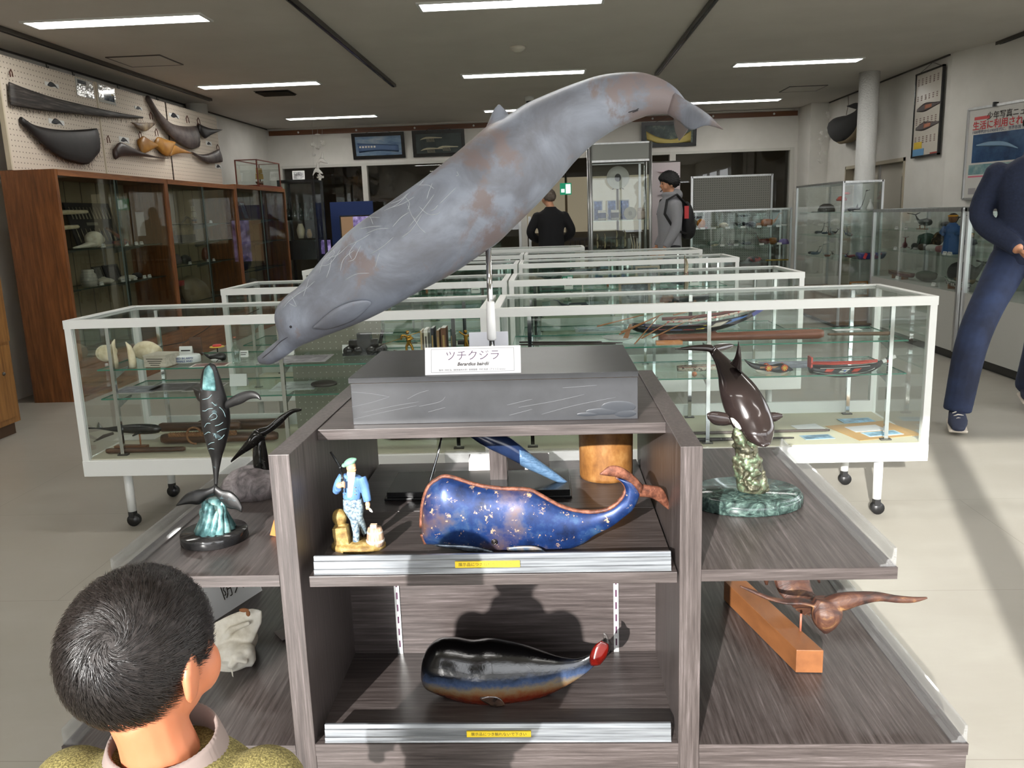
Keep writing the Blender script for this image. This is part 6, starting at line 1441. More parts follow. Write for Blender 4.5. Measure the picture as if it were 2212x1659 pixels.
# ---- things in the cabinets
SX = -3.86
def cab(py_y, z, dx=0.0): return (SX + dx, py_y, z)
r = thing('knife_board', 'black leaning board with two rows of white carved knives', 'display board', cab(7.15, 1.17))
ctr = Vector((-3.92, 7.2, 1.19)); lean = Vector((-0.08, 0.0, 0.36)); R_ = lean.normalized()
MB().prism([ctr + Vector((0, -0.36, 0)), ctr + Vector((0, 0.36, 0)), ctr + Vector((0, 0.36, 0)) + lean, ctr + Vector((0, -0.36, 0)) + lean], (-0.012, 0, 0)).build('board', plain(20, 20, 24, 0.6), r)
for row, (v0, v1, n_) in enumerate(((0.08, 0.40, 9), (0.62, 0.9, 12))):
    for j in range(n_):
        y_ = -0.30 + 0.6 * j / (n_ - 1) * (1 if row else 0.95)
        p0, p1 = ctr + Vector((0.006, y_, 0)) + lean * v0, ctr + Vector((0.006, y_ - 0.012, 0)) + lean * v1
        MB().tube([p0, p0 + (p1 - p0) * 0.4, p1], [0.012, 0.009, 0.004], 6, flat=0.4).build('knife', plain(170, 160, 138, 0.5), r)
MB().prism([ctr + Vector((0.004, -0.12, 0)) + lean * 0.47, ctr + Vector((0.004, 0.06, 0)) + lean * 0.47, ctr + Vector((0.004, 0.06, 0)) + lean * 0.54, ctr + Vector((0.004, -0.12, 0)) + lean * 0.54], (0.001, 0, 0)).build('title_strip', plain(130, 126, 112), r)
for k, (z_, y0, y1, lab) in enumerate(((1.46, 6.34, 6.90, 'long pale bone blade on the upper rest of the cabinet'), (1.34, 6.34, 6.74, 'shorter pale bone blade on the lower rest of the cabinet'))):
    rod('bone_sword', lab, 'bone', (-3.84, y0, z_), (-3.84, y1, z_ + 0.01), 0.022, 0.016, M_IVORY, flat=1.0)
r = thing('sword_rest', 'dark wooden rest holding the two bone blades', 'rest', cab(6.5, 1.17))
for y_ in (6.48,):
    g = MB(); loft(g, [(-3.85, y_ - 0.05, 1.17), (-3.85, y_ - 0.03, 1.30), (-3.85, y_ - 0.04, 1.38), (-3.85, y_ - 0.02, 1.44)], [(-3.85, y_ + 0.07, 1.17), (-3.85, y_ + 0.04, 1.30), (-3.85, y_ + 0.05, 1.38), (-3.85, y_ + 0.03, 1.44)], side=(1, 0, 0), thick=0.012, n=12, ring=8); g.build('carved_upright', plain(58, 28, 24, 0.4), r)
sk2 = lump('small_skull', 'white long-beaked dolphin skull on the cabinet shelf', 'skull', (-3.82, 6.92, 1.172), (0.07, 0.10, 0.07), M_BONE, 21)
g = MB(); loft(g, [(-3.82, 6.9, 1.24), (-3.82, 6.75, 1.21), (-3.82, 6.6, 1.19)], [(-3.82, 6.9, 1.175), (-3.82, 6.75, 1.175), (-3.82, 6.6, 1.175)], side=(1, 0, 0), thick=[0.05, 0.03, 0.012], n=10, ring=10); g.build('beak', M_BONE, sk2)
rod('painted_paddle', 'slanting wooden stick with red and blue end in the knife cabinet', 'stick', (-3.80, 7.1, 1.33), (-3.80, 7.45, 1.19), 0.012, 0.02, rmat('stick_paint', [(0.45, s(112, 74, 44)), (0.6, s(150, 60, 40))], 6, 0.5))
lump('painted_toy_boat', 'small blue and red painted object lying beside the skull', 'toy', (-3.80, 7.32, 1.172), (0.04, 0.12, 0.025), rmat('toy_paint', [(0.42, s(40, 50, 90)), (0.5, s(160, 70, 40)), (0.6, s(60, 70, 60))], 12, 0.5), 5)
turned('lidded_jar', 'white striped ceramic jar with narrow neck on the low cabinet shelf', 'jar', (-3.80, 6.72, 0.862), [(0.05, 0), (0.062, 0.02), (0.068, 0.06), (0.06, 0.10), (0.045, 0.115), (0.048, 0.135), (0.04, 0.14), (0, 0.14)], rmat('striped_ceramic', [(0.45, s(188, 184, 174)), (0.6, s(150, 148, 140))], 8, 0.3, stretch=(0.1, 0.1, 6)))
turned('covered_dish', 'low white covered dish beside the striped jar', 'dish', (-3.80, 6.95, 0.862), [(0.03, 0), (0.07, 0.012), (0.085, 0.03), (0.06, 0.045), (0.02, 0.056), (0.012, 0.064), (0, 0.066)], plain(196, 190, 176, 0.3))
standing((-3.90, 7.10, 0.862), 0.13, 0.15, (60, 56, 52), (120, 118, 112), 'small grey framed photograph behind the covered dish', PI / 2)
standing((-3.93, 7.38, 0.862), 0.26, 0.15, (34, 32, 32), (58, 54, 58), 'wide dark framed photograph on the low cabinet shelf', PI / 2)
lump('white_model', 'long white knobbly bone lying before the wide dark photograph', 'bone', (-3.80, 7.35, 0.862), (0.04, 0.15, 0.025), M_BONE, 31)
lump('dark_bundle', 'small dark bundle next to the long white bone', 'bundle', (-3.82, 7.58, 0.862), (0.04, 0.06, 0.03), plain(38, 36, 40, 0.8), 33)
sheet((-3.80, 7.72, 1.25), 0.16, 0.002, (186, 176, 176), 'pinkish leaflet hanging on the cabinet side panel', PI / 2, cat='leaflet', lift=0.22)
CG2 = 'caption cards on the cabinet shelves'
def cab_cards(ys, z, lab): 
    for y_ in ys: tent((-3.765, y_, z), PI / 2, 0.055, 0.03, lab, CG2, 1)
cab_cards((6.95, 7.34, 7.52, 7.62), 1.172, 'small white caption card along the skull shelf of the knife cabinet')
cab_cards((6.74, 6.84, 7.2, 7.3, 7.42, 7.60, 7.70), 0.862, 'small white caption card along the low shelf of the knife cabinet')
cab_cards((8.50, 8.72), 1.16, 'small white caption card below the beige rucksack')
cab_cards((8.62, 9.1, 9.25), 0.932, 'small white caption card on the lower shelf of the rucksack cabinet')
cab_cards((9.28,), 1.352, 'single white caption card on the top shelf of the rucksack cabinet')
r = lump('rucksack', 'beige and grey cloth rucksack gathered at the top', 'bag', (-3.83, 8.58, 1.162), (0.09, 0.17, 0.10), mat('beige_cloth', s(128, 116, 92), 0.9, col2=s(96, 86, 68), scale=14), 41)
MB().box(-3.93, -3.735, 8.42, 8.76, 1.162, 1.24).build('grey_base', plain(62, 64, 64, 0.9), r)
MB().tube([(-3.75, 8.50, 1.36), (-3.72, 8.56, 1.42), (-3.73, 8.66, 1.40), (-3.74, 8.70, 1.33)], 0.012, 8).build('strap', plain(54, 52, 44, 0.9), r)
boat('model_ship', 'small dark model ship on the top shelf of the rucksack cabinet', (-3.86, 9.05, 1.352), PI / 2, 0.18, 0.04, 0.03, plain(48, 44, 42), plain(90, 72, 50), masts=1)
lump('wood_carving', 'reddish carved wooden animal on the rucksack cabinet shelf', 'carving', (-3.83, 9.20, 0.932), (0.04, 0.06, 0.08), plain(110, 56, 32, 0.5), 43)
lump('dark_carving', 'black lumpy carving on the shelf under the rucksack', 'carving', (-3.83, 8.66, 0.932), (0.05, 0.08, 0.05), plain(40, 38, 34, 0.5), 44)
lump('dark_carving', 'pinkish grey lumpy stone beside the black carving', 'stone', (-3.83, 8.46, 0.932), (0.04, 0.06, 0.06), plain(92, 80, 80, 0.6), 45)
r = lthing('red_box', 'small bright red box at the end of the low shelf', 'box', (-3.80, 8.36, 0.73)); MB().box(-0.04, 0.04, -0.06, 0.06, 0, 0.05).build('box_body', plain(150, 34, 34), r, local=True); MB().box(-0.041, 0.041, -0.061, 0.061, 0.04, 0.052).build('lid', plain(170, 50, 44), r, local=True)
r = lthing('big_shell', 'huge beige sea turtle shell leaning in the bottom of the cabinet', 'shell', (-3.85, 8.95, 0.33)); o = MB().lathe([(0, 0.13), (0.1, 0.12), (0.2, 0.09), (0.28, 0.03), (0.3, 0.0), (0.29, -0.01), (0, 0.0)], n=30, sx=0.8).build('shell_dome', mat('beige_shell', s(140, 124, 96), 0.5, col2=s(120, 104, 78), scale=6), r, local=True); o.data.transform(Matrix.Translation((-0.03, 0, 0.24)) @ Matrix.Rotation(1.25, 4, 'Y'))
standing((-3.92, 10.4, 1.382), 0.16, 0.22, (46, 44, 42), (140, 140, 136), 'tall grey framed certificate on the top shelf of the ship cabinet', PI / 2)
standing((-3.92, 10.85, 1.382), 0.2, 0.24, (120, 84, 50), (150, 148, 142), 'light brown framed certificate on the top shelf of the ship cabinet', PI / 2)
boat('model_ship', 'tall-masted tan model ship on the middle shelf of the ship cabinet', (-3.84, 10.15, 1.102), PI / 2, 0.2, 0.05, 0.05, plain(84, 58, 40), plain(120, 92, 60), masts=2, sail_c=(150, 128, 92))
cab_cards((10.05,), 1.102, 'white caption card in front of the tan model ship')
lump('black_bag', 'crumpled black bag in the bottom of the ship cabinet', 'bag', (-3.84, 10.35, 0.752), (0.08, 0.2, 0.10), plain(18, 17, 18, 0.7), 47)
lump('grey_rock', 'large pale grey rock in the bottom of the ship cabinet', 'rock', (-3.80, 10.5, 0.33), (0.08, 0.2, 0.16), plain(120, 114, 108, 0.8), 48)
# glass box with a ship on top of the third cabinet
p = X(562, 400, -3.85); by0, by1 = X(548, 395, -3.78).y, X(597, 402, -3.78).y
r = thing('ship_box', 'small glass box with red-brown wooden edges holding a sailing ship', 'display box', (-3.85, (by0 + by1) / 2, 1.79))
bz0, bz1, bx0, bx1 = 1.79, 2.14, -4.0, -3.72
M_REDW = plain(112, 52, 34, 0.4)
MB().box(bx0 - 0.02, bx1 + 0.02, by0 - 0.02, by1 + 0.02, bz0, bz0 + 0.03).build('wood_base', M_REDW, r)
for xx in (bx0, bx1):
    for yy in (by0, by1): MB().box(xx - 0.007, xx + 0.007, yy - 0.007, yy + 0.007, bz0 + 0.03, bz1).build('edge_post', M_REDW, r)
    MB().box(xx - 0.007, xx + 0.007, by0, by1, bz1 - 0.012, bz1).build('top_edge', M_REDW, r)
for yy in (by0, by1): MB().box(bx0, bx1, yy - 0.007, yy + 0.007, bz1 - 0.012, bz1).build('top_edge', M_REDW, r)
for xx in (bx0, bx1): MB().box(xx - 0.001, xx + 0.001, by0, by1, bz0 + 0.03, bz1 - 0.012).build('pane', M_CASEGLASS, r)
for yy in (by0, by1): MB().box(bx0, bx1, yy - 0.001, yy + 0.001, bz0 + 0.03, bz1 - 0.012).build('pane', M_CASEGLASS, r)
boat('model_ship', 'little golden sailing ship inside the red-edged glass box', (-3.85, (by0 + by1) / 2, bz0 + 0.03), PI / 2, 0.24, 0.06, 0.05, plain(96, 66, 40), plain(140, 108, 66), masts=2, sail_c=(186, 158, 92))

# black display cabinet with bottles behind the teak row
BX0, BX1, BY0_, BY1_ = -3.62, -3.0, 11.9, 12.4
a, b_ = W(612, 600, 12.0), W(682, 395, 12.0)
BX0, BX1, bz = W(602, 400, 11.95).x, W(676, 400, 11.95).x, W(640, 388, 11.95).z
r = thing('black_showcase', 'tall black-framed glass showcase with bottles', 'showcase', ((BX0 + BX1) / 2, 12.15, 0))
for xx in (BX0, BX1):
    for yy in (11.95, 12.4): MB().box(xx - 0.018, xx + 0.018, yy - 0.018, yy + 0.018, 0, bz).build('post', M_BLACK, r)
MB().box(BX0, BX1, 11.95, 12.4, bz - 0.04, bz).build('top_panel', M_BLACK, r)
MB().box(BX0, BX1, 11.95, 12.4, 0, 0.4).build('base_panel', M_BLACK, r)
for z in (0.8, 1.1, 1.36): MB().box(BX0 + 0.02, BX1 - 0.02, 11.97, 12.38, z - 0.008, z).build('shelf', M_SHELFGLASS, r)
for a_ in ((BX0, BX1, 11.948, 11.952), (BX0 - 0.002, BX0 + 0.002, 11.95, 12.4), (BX1 - 0.002, BX1 + 0.002, 11.95, 12.4)): MB().box(*a_, 0.4, bz - 0.04).build('pane', M_CASEGLASS, r)
M_DGLASS = mat('dark_bottle', s(24, 30, 22), 0.08)
for k in range(5): bottle(('dark wine bottle on the top shelf of the black showcase', 'clear flask on the top shelf of the black showcase')[k % 2], (BX0 + 0.07 + k * 0.085, 12.08, 1.36), 0.24, 0.034, M_DGLASS if k % 2 == 0 else M_BOTTLE, group='bottles in the black showcase')
turned('cream_vase', 'tall cream vase on the middle shelf of the black showcase', 'vase', (BX0 + 0.22, 12.1, 1.1), [(0.04, 0), (0.055, 0.06), (0.06, 0.12), (0.04, 0.18), (0.03, 0.2), (0.036, 0.21)], plain(176, 166, 140, 0.3))
turned('small_urn', 'small ochre urn beside the cream vase', 'urn', (BX0 + 0.34, 12.1, 1.1), [(0.03, 0), (0.04, 0.05), (0.03, 0.1), (0.02, 0.12), (0.025, 0.13)], plain(140, 112, 66, 0.4))
r = lthing('black_chest', 'black box filling the lower shelf of the black showcase', 'box', ((BX0 + BX1) / 2, 12.15, 0.8)); MB().box(-0.2, 0.2, -0.15, 0.15, 0, 0.24).build('box_body', plain(14, 14, 16, 0.5), r, local=True); MB().box(-0.21, 0.21, -0.16, 0.16, 0.24, 0.27).build('lid', plain(20, 20, 22, 0.5), r, local=True)
standing(((BX0 + BX1) / 2 + 0.02, 12.05, bz), 0.17, 0.13, (222, 222, 220), (190, 190, 190), 'white lettered sign standing on top of the black showcase', 0.2, 'sign', name='showcase_sign')
text_mesh('捕鯨', 0.055, frame(((BX0 + BX1) / 2 + 0.02, 12.03, bz + 0.065), (1, 0.2, 0), (0, 0.25, 1)), 'sign_lettering', M_INK, bpy.data.objects['showcase_sign'], 0.0005)
# ================================================================ back wall and right side
def wall_frame(name, label, x0, y0, x1, y1, stops, scale=5, fw=0.05, yy=13.1, stretch=(1, 1, 1), cat='picture', tilt=0.06):
    a, b_ = W(x0, y0, yy), W(x1, y1, yy)
    r = thing(name, label, cat, ((a.x + b_.x) / 2, yy, b_.z))
    zt, zb = a.z, b_.z
    def P_(x, z, d=0.0): return (x, yy - 0.02 - tilt * (z - zb) / (zt - zb) - d, z)
    m_ = rmat(label[:40].replace(' ', '_'), stops, scale, 0.35, stretch=stretch)
    MB().prism([P_(a.x + fw, zb + fw), P_(b_.x - fw, zb + fw), P_(b_.x - fw, zt - fw), P_(a.x + fw, zt - fw)], (0, 0.01, 0)).build('picture', m_, r)
    for q_ in ((a.x, b_.x, zb, zb + fw), (a.x, b_.x, zt - fw, zt), (a.x, a.x + fw, zb + fw, zt - fw), (b_.x - fw, b_.x, zb + fw, zt - fw)):
        MB().prism([P_(q_[0], q_[2], 0.012), P_(q_[1], q_[2], 0.012), P_(q_[1], q_[3], 0.012), P_(q_[0], q_[3], 0.012)], (0, 0.025, 0)).build('frame_bar', M_BLACK, r)
    MB().tube([(a.x + 0.2, yy - 0.03, zt), ((a.x + b_.x) / 2, yy - 0.03, 2.70), (b_.x - 0.2, yy - 0.03, zt)], 0.003, 5).build('hanging_wire', M_DKMETAL, r)
    return r, P_, a, b_
r, P_, a, b_ = wall_frame('wall_picture', 'black-framed blue print of a whale with white teeth', 761, 290, 877, 341, [(0.3, s(70, 96, 128)), (0.5, s(108, 132, 156)), (0.7, s(150, 160, 168))], 6, stretch=(0.6, 1, 2))
g = MB()
w_ = b_.x - a.x; h_ = a.z - b_.z
loft(g, [P_(a.x + w_ * 0.1, b_.z + h_ * 0.62, 0.006), P_(a.x + w_ * 0.35, b_.z + h_ * 0.58, 0.006), P_(a.x + w_ * 0.6, b_.z + h_ * 0.55, 0.006), P_(a.x + w_ * 0.88, b_.z + h_ * 0.5, 0.006)], [P_(a.x + w_ * 0.12, b_.z + h_ * 0.25, 0.006), P_(a.x + w_ * 0.35, b_.z + h_ * 0.3, 0.006), P_(a.x + w_ * 0.6, b_.z + h_ * 0.3, 0.006), P_(a.x + w_ * 0.88, b_.z + h_ * 0.25, 0.006)], thick=0.001, n=10, ring=6)
g.build('printed_whale', plain(74, 98, 134), r)
for k in range(6): MB().obox(P_(a.x + w_ * (0.15 + 0.055 * k), b_.z + h_ * 0.47, 0.010), (w_ * 0.035, 0.002, h_ * 0.07)).build('printed_tooth', plain(214, 210, 200), r)
r, P_, a, b_ = wall_frame('wall_picture', 'black-framed print of pale whale skeletons on dark green', 891, 284, 1006, 336, [(0.4, s(34, 44, 44)), (0.6, s(52, 62, 60))], 4)
w_ = b_.x - a.x; h_ = a.z - b_.z
for (u, v, k) in ((0.15, 0.66, 1), (0.15, 0.25, 1), (0.45, 0.3, 1)):
    g = MB(); loft(g, [P_(a.x + w_ * u, b_.z + h_ * v, 0.006), P_(a.x + w_ * (u + 0.12), b_.z + h_ * (v + 0.1), 0.006), P_(a.x + w_ * (u + 0.42), b_.z + h_ * (v + 0.06), 0.006)], [P_(a.x + w_ * u, b_.z + h_ * (v - 0.02), 0.006), P_(a.x + w_ * (u + 0.12), b_.z + h_ * (v + 0.02), 0.006), P_(a.x + w_ * (u + 0.42), b_.z + h_ * (v + 0.03), 0.006)], thick=0.001, n=8, ring=6); g.build('printed_spine', plain(176, 170, 146), r)
    for j in range(7): MB().bar(P_(a.x + w_ * (u + 0.12 + j * 0.022), b_.z + h_ * (v + 0.06), 0.008), P_(a.x + w_ * (u + 0.135 + j * 0.022), b_.z + h_ * (v - 0.1), 0.008), 0.006, 0.002).build('printed_rib', plain(176, 170, 146), r)
r, P_, a, b_ = wall_frame('wall_picture', 'black-framed print of a yellow and black whale in dark rocks', 1385, 266, 1503, 315, [(0.35, s(30, 40, 40)), (0.55, s(60, 74, 70)), (0.7, s(120, 128, 110))], 7)
w_ = b_.x - a.x; h_ = a.z - b_.z
g = MB(); loft(g, [P_(a.x + w_ * 0.08, b_.z + h_ * 0.65, 0.006), P_(a.x + w_ * 0.3, b_.z + h_ * 0.4, 0.006), P_(a.x + w_ * 0.6, b_.z + h_ * 0.3, 0.006), P_(a.x + w_ * 0.9, b_.z + h_ * 0.6, 0.006)], [P_(a.x + w_ * 0.1, b_.z + h_ * 0.3, 0.006), P_(a.x + w_ * 0.3, b_.z + h_ * 0.15, 0.006), P_(a.x + w_ * 0.6, b_.z + h_ * 0.1, 0.006), P_(a.x + w_ * 0.9, b_.z + h_ * 0.15, 0.006)], thick=0.001, n=10, ring=6); g.build('printed_whale', plain(186, 168, 96), r)

# paper mobile
MY = 10.6
mb0 = W(686, 268, MY)
r = thing('paper_mobile', 'hanging white paper mobile of balls, a whale and a calf', 'mobile', (mb0.x, MY, CEIL))
M_PW = mat('mobile_white', s(226, 224, 218), 0.7)
for px, py0, py1 in ((675, 262, 312), (686, 275, 318), (696, 275, 310), (677, 312, 385), (690, 315, 360)):
    a, b_ = W(px, py0, MY), W(px, py1, MY); MB().cyl(a, b_, 0.0015, n=5).build('thread', plain(190, 190, 186), r)
a = W(675, 262, MY); MB().cyl((a.x, MY, a.z), (a.x, MY, CEIL), 0.0015, n=5).build('thread', plain(190, 190, 186), r)
MB().ell(W(686, 291, MY), (0.035, 0.035, 0.012)).build('top_disc', M_PW, r)
def burr(c, rad):
    g = MB(); g.ell(c, rad * 0.6, nu=8, nv=6); rnd = random.Random(int(rad * 1e4))
    for k in range(18):
        d = Vector((rnd.gauss(0, 1), rnd.gauss(0, 1), rnd.gauss(0, 1))).normalized(); g.cyl(Vector(c) + d * rad * 0.4, Vector(c) + d * rad, rad * 0.22, rad * 0.16, n=5)
    return g
for px, py, rr in ((676, 312, 0.033), (687, 318, 0.031), (697, 309, 0.037), (678, 334, 0.028), (692, 382, 0.045)):
    burr(W(px, py, MY), rr).build('paper_ball', M_PW, r)
for cx, cy, sc_ in ((694, 346, 1.0), (684, 368, 1.0)):
    g = MB(); loft(g, [(cx - 8 * sc_, cy + 8), (cx - 4, cy - 4), (cx + 2, cy - 6), (cx + 10, cy + 2)], [(cx - 8 * sc_, cy + 12), (cx - 2, cy + 4), (cx + 4, cy + 6), (cx + 14, cy + 8)], plane=MY, thick=0.015, n=10, ring=8); g.build('paper_whale', M_PW, r)
    g = MB(); loft(g, [(cx - 2, cy - 4), (cx + 1, cy - 18)], [(cx + 6, cy - 4), (cx + 4, cy - 17)], plane=MY - 0.02, thick=0.006, n=6, ring=6); g.build('paper_fin', M_PW, r)

# blue partition, television, monitor
a, b_ = W(712, 437, 12.7), W(815, 600, 12.7)
r = thing('blue_partition', 'dark blue standing partition panel in front of the glazing', 'partition', ((a.x + b_.x) / 2, 12.7, 0))
MB().box(a.x, b_.x, 12.7, 12.74, 0.05, a.z).build('panel', mat('navy_cloth', s(24, 44, 92), 0.8), r)
for xx in (a.x + 0.05, b_.x - 0.05): MB().box(xx - 0.02, xx + 0.02, 12.68, 12.9, 0, 0.05).build('foot', M_DKMETAL, r)
a, b_ = W(733, 466, 12.45), W(812, 560, 12.45)
r = thing('television', 'flat television showing a purplish black-and-white street scene', 'television', ((a.x + b_.x) / 2, 12.5, 0.6))
MB().box(a.x, b_.x, 12.45, 12.50, b_.z, a.z).build('casing', M_BLACK, r)
MB().box(a.x + 0.02, b_.x - 0.02, 12.446, 12.45, b_.z + 0.03, a.z - 0.02).build('screen', None, r) if False else None
mt, nt, bs = _nodes('tv_picture')
cR = _ramp(nt, _noise(nt, _mapping(nt, (1, 1, 1)), 7, 8, 0.7), [(0.35, s(40, 30, 52)), (0.5, s(120, 100, 160)), (0.65, s(206, 190, 240))])
nt.links.new(cR, bs.inputs['Emission Color']); bs.inputs['Emission Strength'].default_value = 0.7; bs.inputs['Base Color'].default_value = (0.02, 0.02, 0.02, 1)
M_TV = mt
MB().box(a.x + 0.2, b_.x - 0.02, 12.446, 12.45, b_.z + 0.03, a.z - 0.02).build('screen', M_TV, r)
MB().box(a.x + 0.02, a.x + 0.2, 12.446, 12.45, b_.z + 0.03, a.z - 0.02).build('screen_margin', emit('tv_tan', s(150, 120, 90), 0.25), r)
MB().box((a.x + b_.x) / 2 - 0.2, (a.x + b_.x) / 2 + 0.2, 12.4, 12.65, 0.0, 0.04).box((a.x + b_.x) / 2 - 0.04, (a.x + b_.x) / 2 + 0.04, 12.5, 12.54, 0.04, b_.z).build('stand', M_BLACK, r)
a, b_ = W(687, 519, 12.6), W(716, 548, 12.6)
r = thing('small_monitor', 'small monitor with a black-and-white photograph beside the black showcase', 'monitor', ((a.x + b_.x) / 2, 12.6, b_.z))
MB().box(a.x - 0.02, b_.x + 0.02, 12.6, 12.64, b_.z - 0.02, a.z + 0.02).build('casing', M_BLACK, r)
MB().box(a.x, b_.x, 12.596, 12.6, b_.z, a.z).build('screen', M_TV, r)
MB().box((a.x + b_.x) / 2 - 0.03, (a.x + b_.x) / 2 + 0.03, 12.61, 12.64, 0.03, b_.z).box(a.x, b_.x, 12.5, 12.66, 0, 0.03).build('stand', M_BLACK, r)

# tall aluminium showcase with scrimshaw, mugs and ships
TX0, TX1, TY0, TY1, TZ = W(1275, 310, 10.6).x, W(1405, 302, 10.6).x, 10.6, 11.15, 2.16
r = thing('tall_showcase', 'tall aluminium-framed glass showcase with grey header panel', 'showcase', ((TX0 + TX1) / 2, 10.85, 0))
for xx in (TX0, TX1):
    for yy in (TY0, TY1): MB().cyl((xx, yy, 0), (xx, yy, TZ), 0.02, n=12).build('post', M_ALU, r)
zn = W(1340, 345, 10.6).z
for yy in (TY0, TY1):
    MB().box(TX0, TX1, yy - 0.012, yy + 0.012, TZ - 0.02, TZ).box(TX0, TX1, yy - 0.012, yy + 0.012, zn - 0.025, zn).box(TX0, TX1, yy - 0.012, yy + 0.012, 0.4, 0.43).build('cross_bar', M_ALU, r)
MB().box(TX0 + 0.01, TX1 - 0.01, TY0 - 0.004, TY0 + 0.004, zn, TZ - 0.02).build('header_panel', plain(150, 152, 146, 0.7), r)
MB().box(TX0, TX1, TY0, TY1, zn - 0.01, zn).build('ceiling_panel', plain(120, 120, 116, 0.7), r)
MB().box(TX0, TX1, TY0, TY1, 0.05, 0.4).build('base_box', plain(160, 160, 154, 0.6), r)
for z in (1.22, 0.78): MB().box(TX0 + 0.02, TX1 - 0.02, TY0 + 0.03, TY1 - 0.02, z - 0.008, z).build('shelf', M_SHELFGLASS, r)
for a_ in ((TX0, TX1, TY0 - 0.003, TY0 + 0.001), (TX0 - 0.002, TX0 + 0.002, TY0, TY1), (TX1 - 0.002, TX1 + 0.002, TY0, TY1), (TX0, TX1, TY1 - 0.002, TY1 + 0.002)): MB().box(*a_, 0.43, zn - 0.025).build('pane', M_CASEGLASS, r)
MB().box(TX1 - 0.09, TX1 - 0.06, TY1 - 0.03, TY1 - 0.015, 0.43, zn - 0.03).build('slotted_strip', M_ALU, r)
c = W(1335, 383, 10.95)
plate('large white plate with a dark ship motif on the wall of the tall showcase', (c.x, 10.98, c.z - 0.15), 0.145, plain(204, 204, 194, 0.3), (70, 70, 72), lean=0.1)
M_MUG = plain(206, 204, 194, 0.25)
for px, c2, lab in ((1300, (60, 74, 110), 'white mug with a blue band in the tall showcase'), (1328, (44, 50, 66), 'white mug with a dark ship band in the tall showcase')):
    c = W(px, 440, 10.72); mug(lab, (c.x, 10.72, 1.22), 0.13, 0.05, M_MUG, c2)
c = W(1361, 440, 10.75); plate('small greenish plate with a ship motif beside the mugs', (c.x, 10.75, 1.22), 0.08, plain(150, 148, 128, 0.4), (110, 108, 90), lean=0.15)
c = W(1385, 440, 10.72); turned('small_jar', 'pale jar with a pink lid at the end of the mug shelf', 'jar', (c.x, 10.72, 1.22), [(0.045, 0), (0.05, 0.02), (0.05, 0.1), (0.04, 0.11), (0.046, 0.115), (0.046, 0.14), (0, 0.145)], plain(204, 186, 172, 0.3))
for px, lab in ((1292, 'blue and white tall card leaning in the tall showcase'), (1322, 'blue photograph propped behind the mugs'), (1350, 'slanting blue photograph high in the tall showcase')):
    c = W(px, 440, 10.95); standing((c.x, 10.95, 1.22), 0.12, 0.26, (200, 204, 208), (70, 96, 150), lab, 0.0, lean=0.2, fw=0.012)
for px, L_, lab in ((1300, 0.3, 'two-masted model ship with cream sails in the tall showcase'), (1345, 0.34, 'tall square-rigged model ship at the back of the tall showcase')):
    c = W(px, 520, 10.8); boat('model_ship', lab, (c.x, 10.8 if px < 1320 else 10.95, 0.78), 0.1, L_, 0.06, 0.05, plain(70, 56, 44), plain(110, 90, 60), masts=2, sail_c=(190, 178, 140))
c = W(1375, 530, 10.72); r = lthing('bone_sails', 'group of curved ivory horn sails on a base in the tall showcase', 'carving', (c.x, 10.72, 0.78))
for k in range(4): MB().tube([(0.03 * k - 0.06, 0, 0.0), (0.03 * k - 0.05, 0, 0.12), (0.03 * k - 0.08 + 0.012 * k, 0, 0.27 - 0.03 * k)], [0.014, 0.016, 0.003], 8, flat=0.4).build('horn_sail', M_IVORY, r, local=True)
MB().box(-0.09, 0.08, -0.03, 0.03, -0.0, 0.015).build('base', plain(70, 50, 36), r, local=True)
c = W(1300, 545, 10.68); standing((c.x, 10.68, 0.60), 0.2, 0.13, (90, 60, 44), (120, 150, 170), 'small framed colour photograph at the foot of the ships', 0)
# whale banner behind the man with the rucksack
a, b_ = W(1408, 352, 12.6), W(1468, 560, 12.6)
r = thing('whale_banner', 'tall pinkish festival banner with red and blue whale brushwork', 'banner', ((a.x + b_.x) / 2, 12.6, 0))
MB().box(a.x, b_.x, 12.6, 12.606, 0.35, a.z).build('cloth', mat('banner_cloth', s(186, 176, 178), 0.8), r)
for k, (u0, v0, u1, v1, c_) in enumerate(((0.2, 0.92, 0.8, 0.86, (170, 110, 130)), (0.2, 0.5, 0.7, 0.62, (60, 70, 110)), (0.15, 0.35, 0.8, 0.28, (150, 50, 56)), (0.3, 0.22, 0.5, 0.05, (160, 60, 60)), (0.6, 0.22, 0.5, 0.05, (160, 60, 60)), (0.2, 0.72, 0.7, 0.68, (80, 80, 100)))):
    h_ = a.z - 0.35; w_ = b_.x - a.x
    MB().tube([(a.x + w_ * u0, 12.598, 0.35 + h_ * v0), (a.x + w_ * (u0 + u1) / 2, 12.598, 0.35 + h_ * ((v0 + v1) / 2 + 0.03)), (a.x + w_ * u1, 12.598, 0.35 + h_ * v1)], [0.01, 0.03, 0.012], 8, flat=0.1).build('brush_stroke', plain(*c_), r)
text_mesh('祭', w_ * 0.5, frame(((a.x + b_.x) / 2, 12.597, a.z - 0.35), (1, 0, 0), (0, 0, 1)), 'banner_lettering', M_INK, r, 0.001)
MB().cyl((a.x - 0.02, 12.62, 0), (a.x - 0.02, 12.62, a.z + 0.03), 0.012, n=8).cyl((a.x - 0.02, 12.62, a.z + 0.01), (b_.x, 12.62, a.z + 0.01), 0.01, n=8).cyl((a.x - 0.02, 12.62, 0), (a.x - 0.02, 12.62, 0.03), 0.15, n=16).build('banner_pole', M_DKMETAL, r)

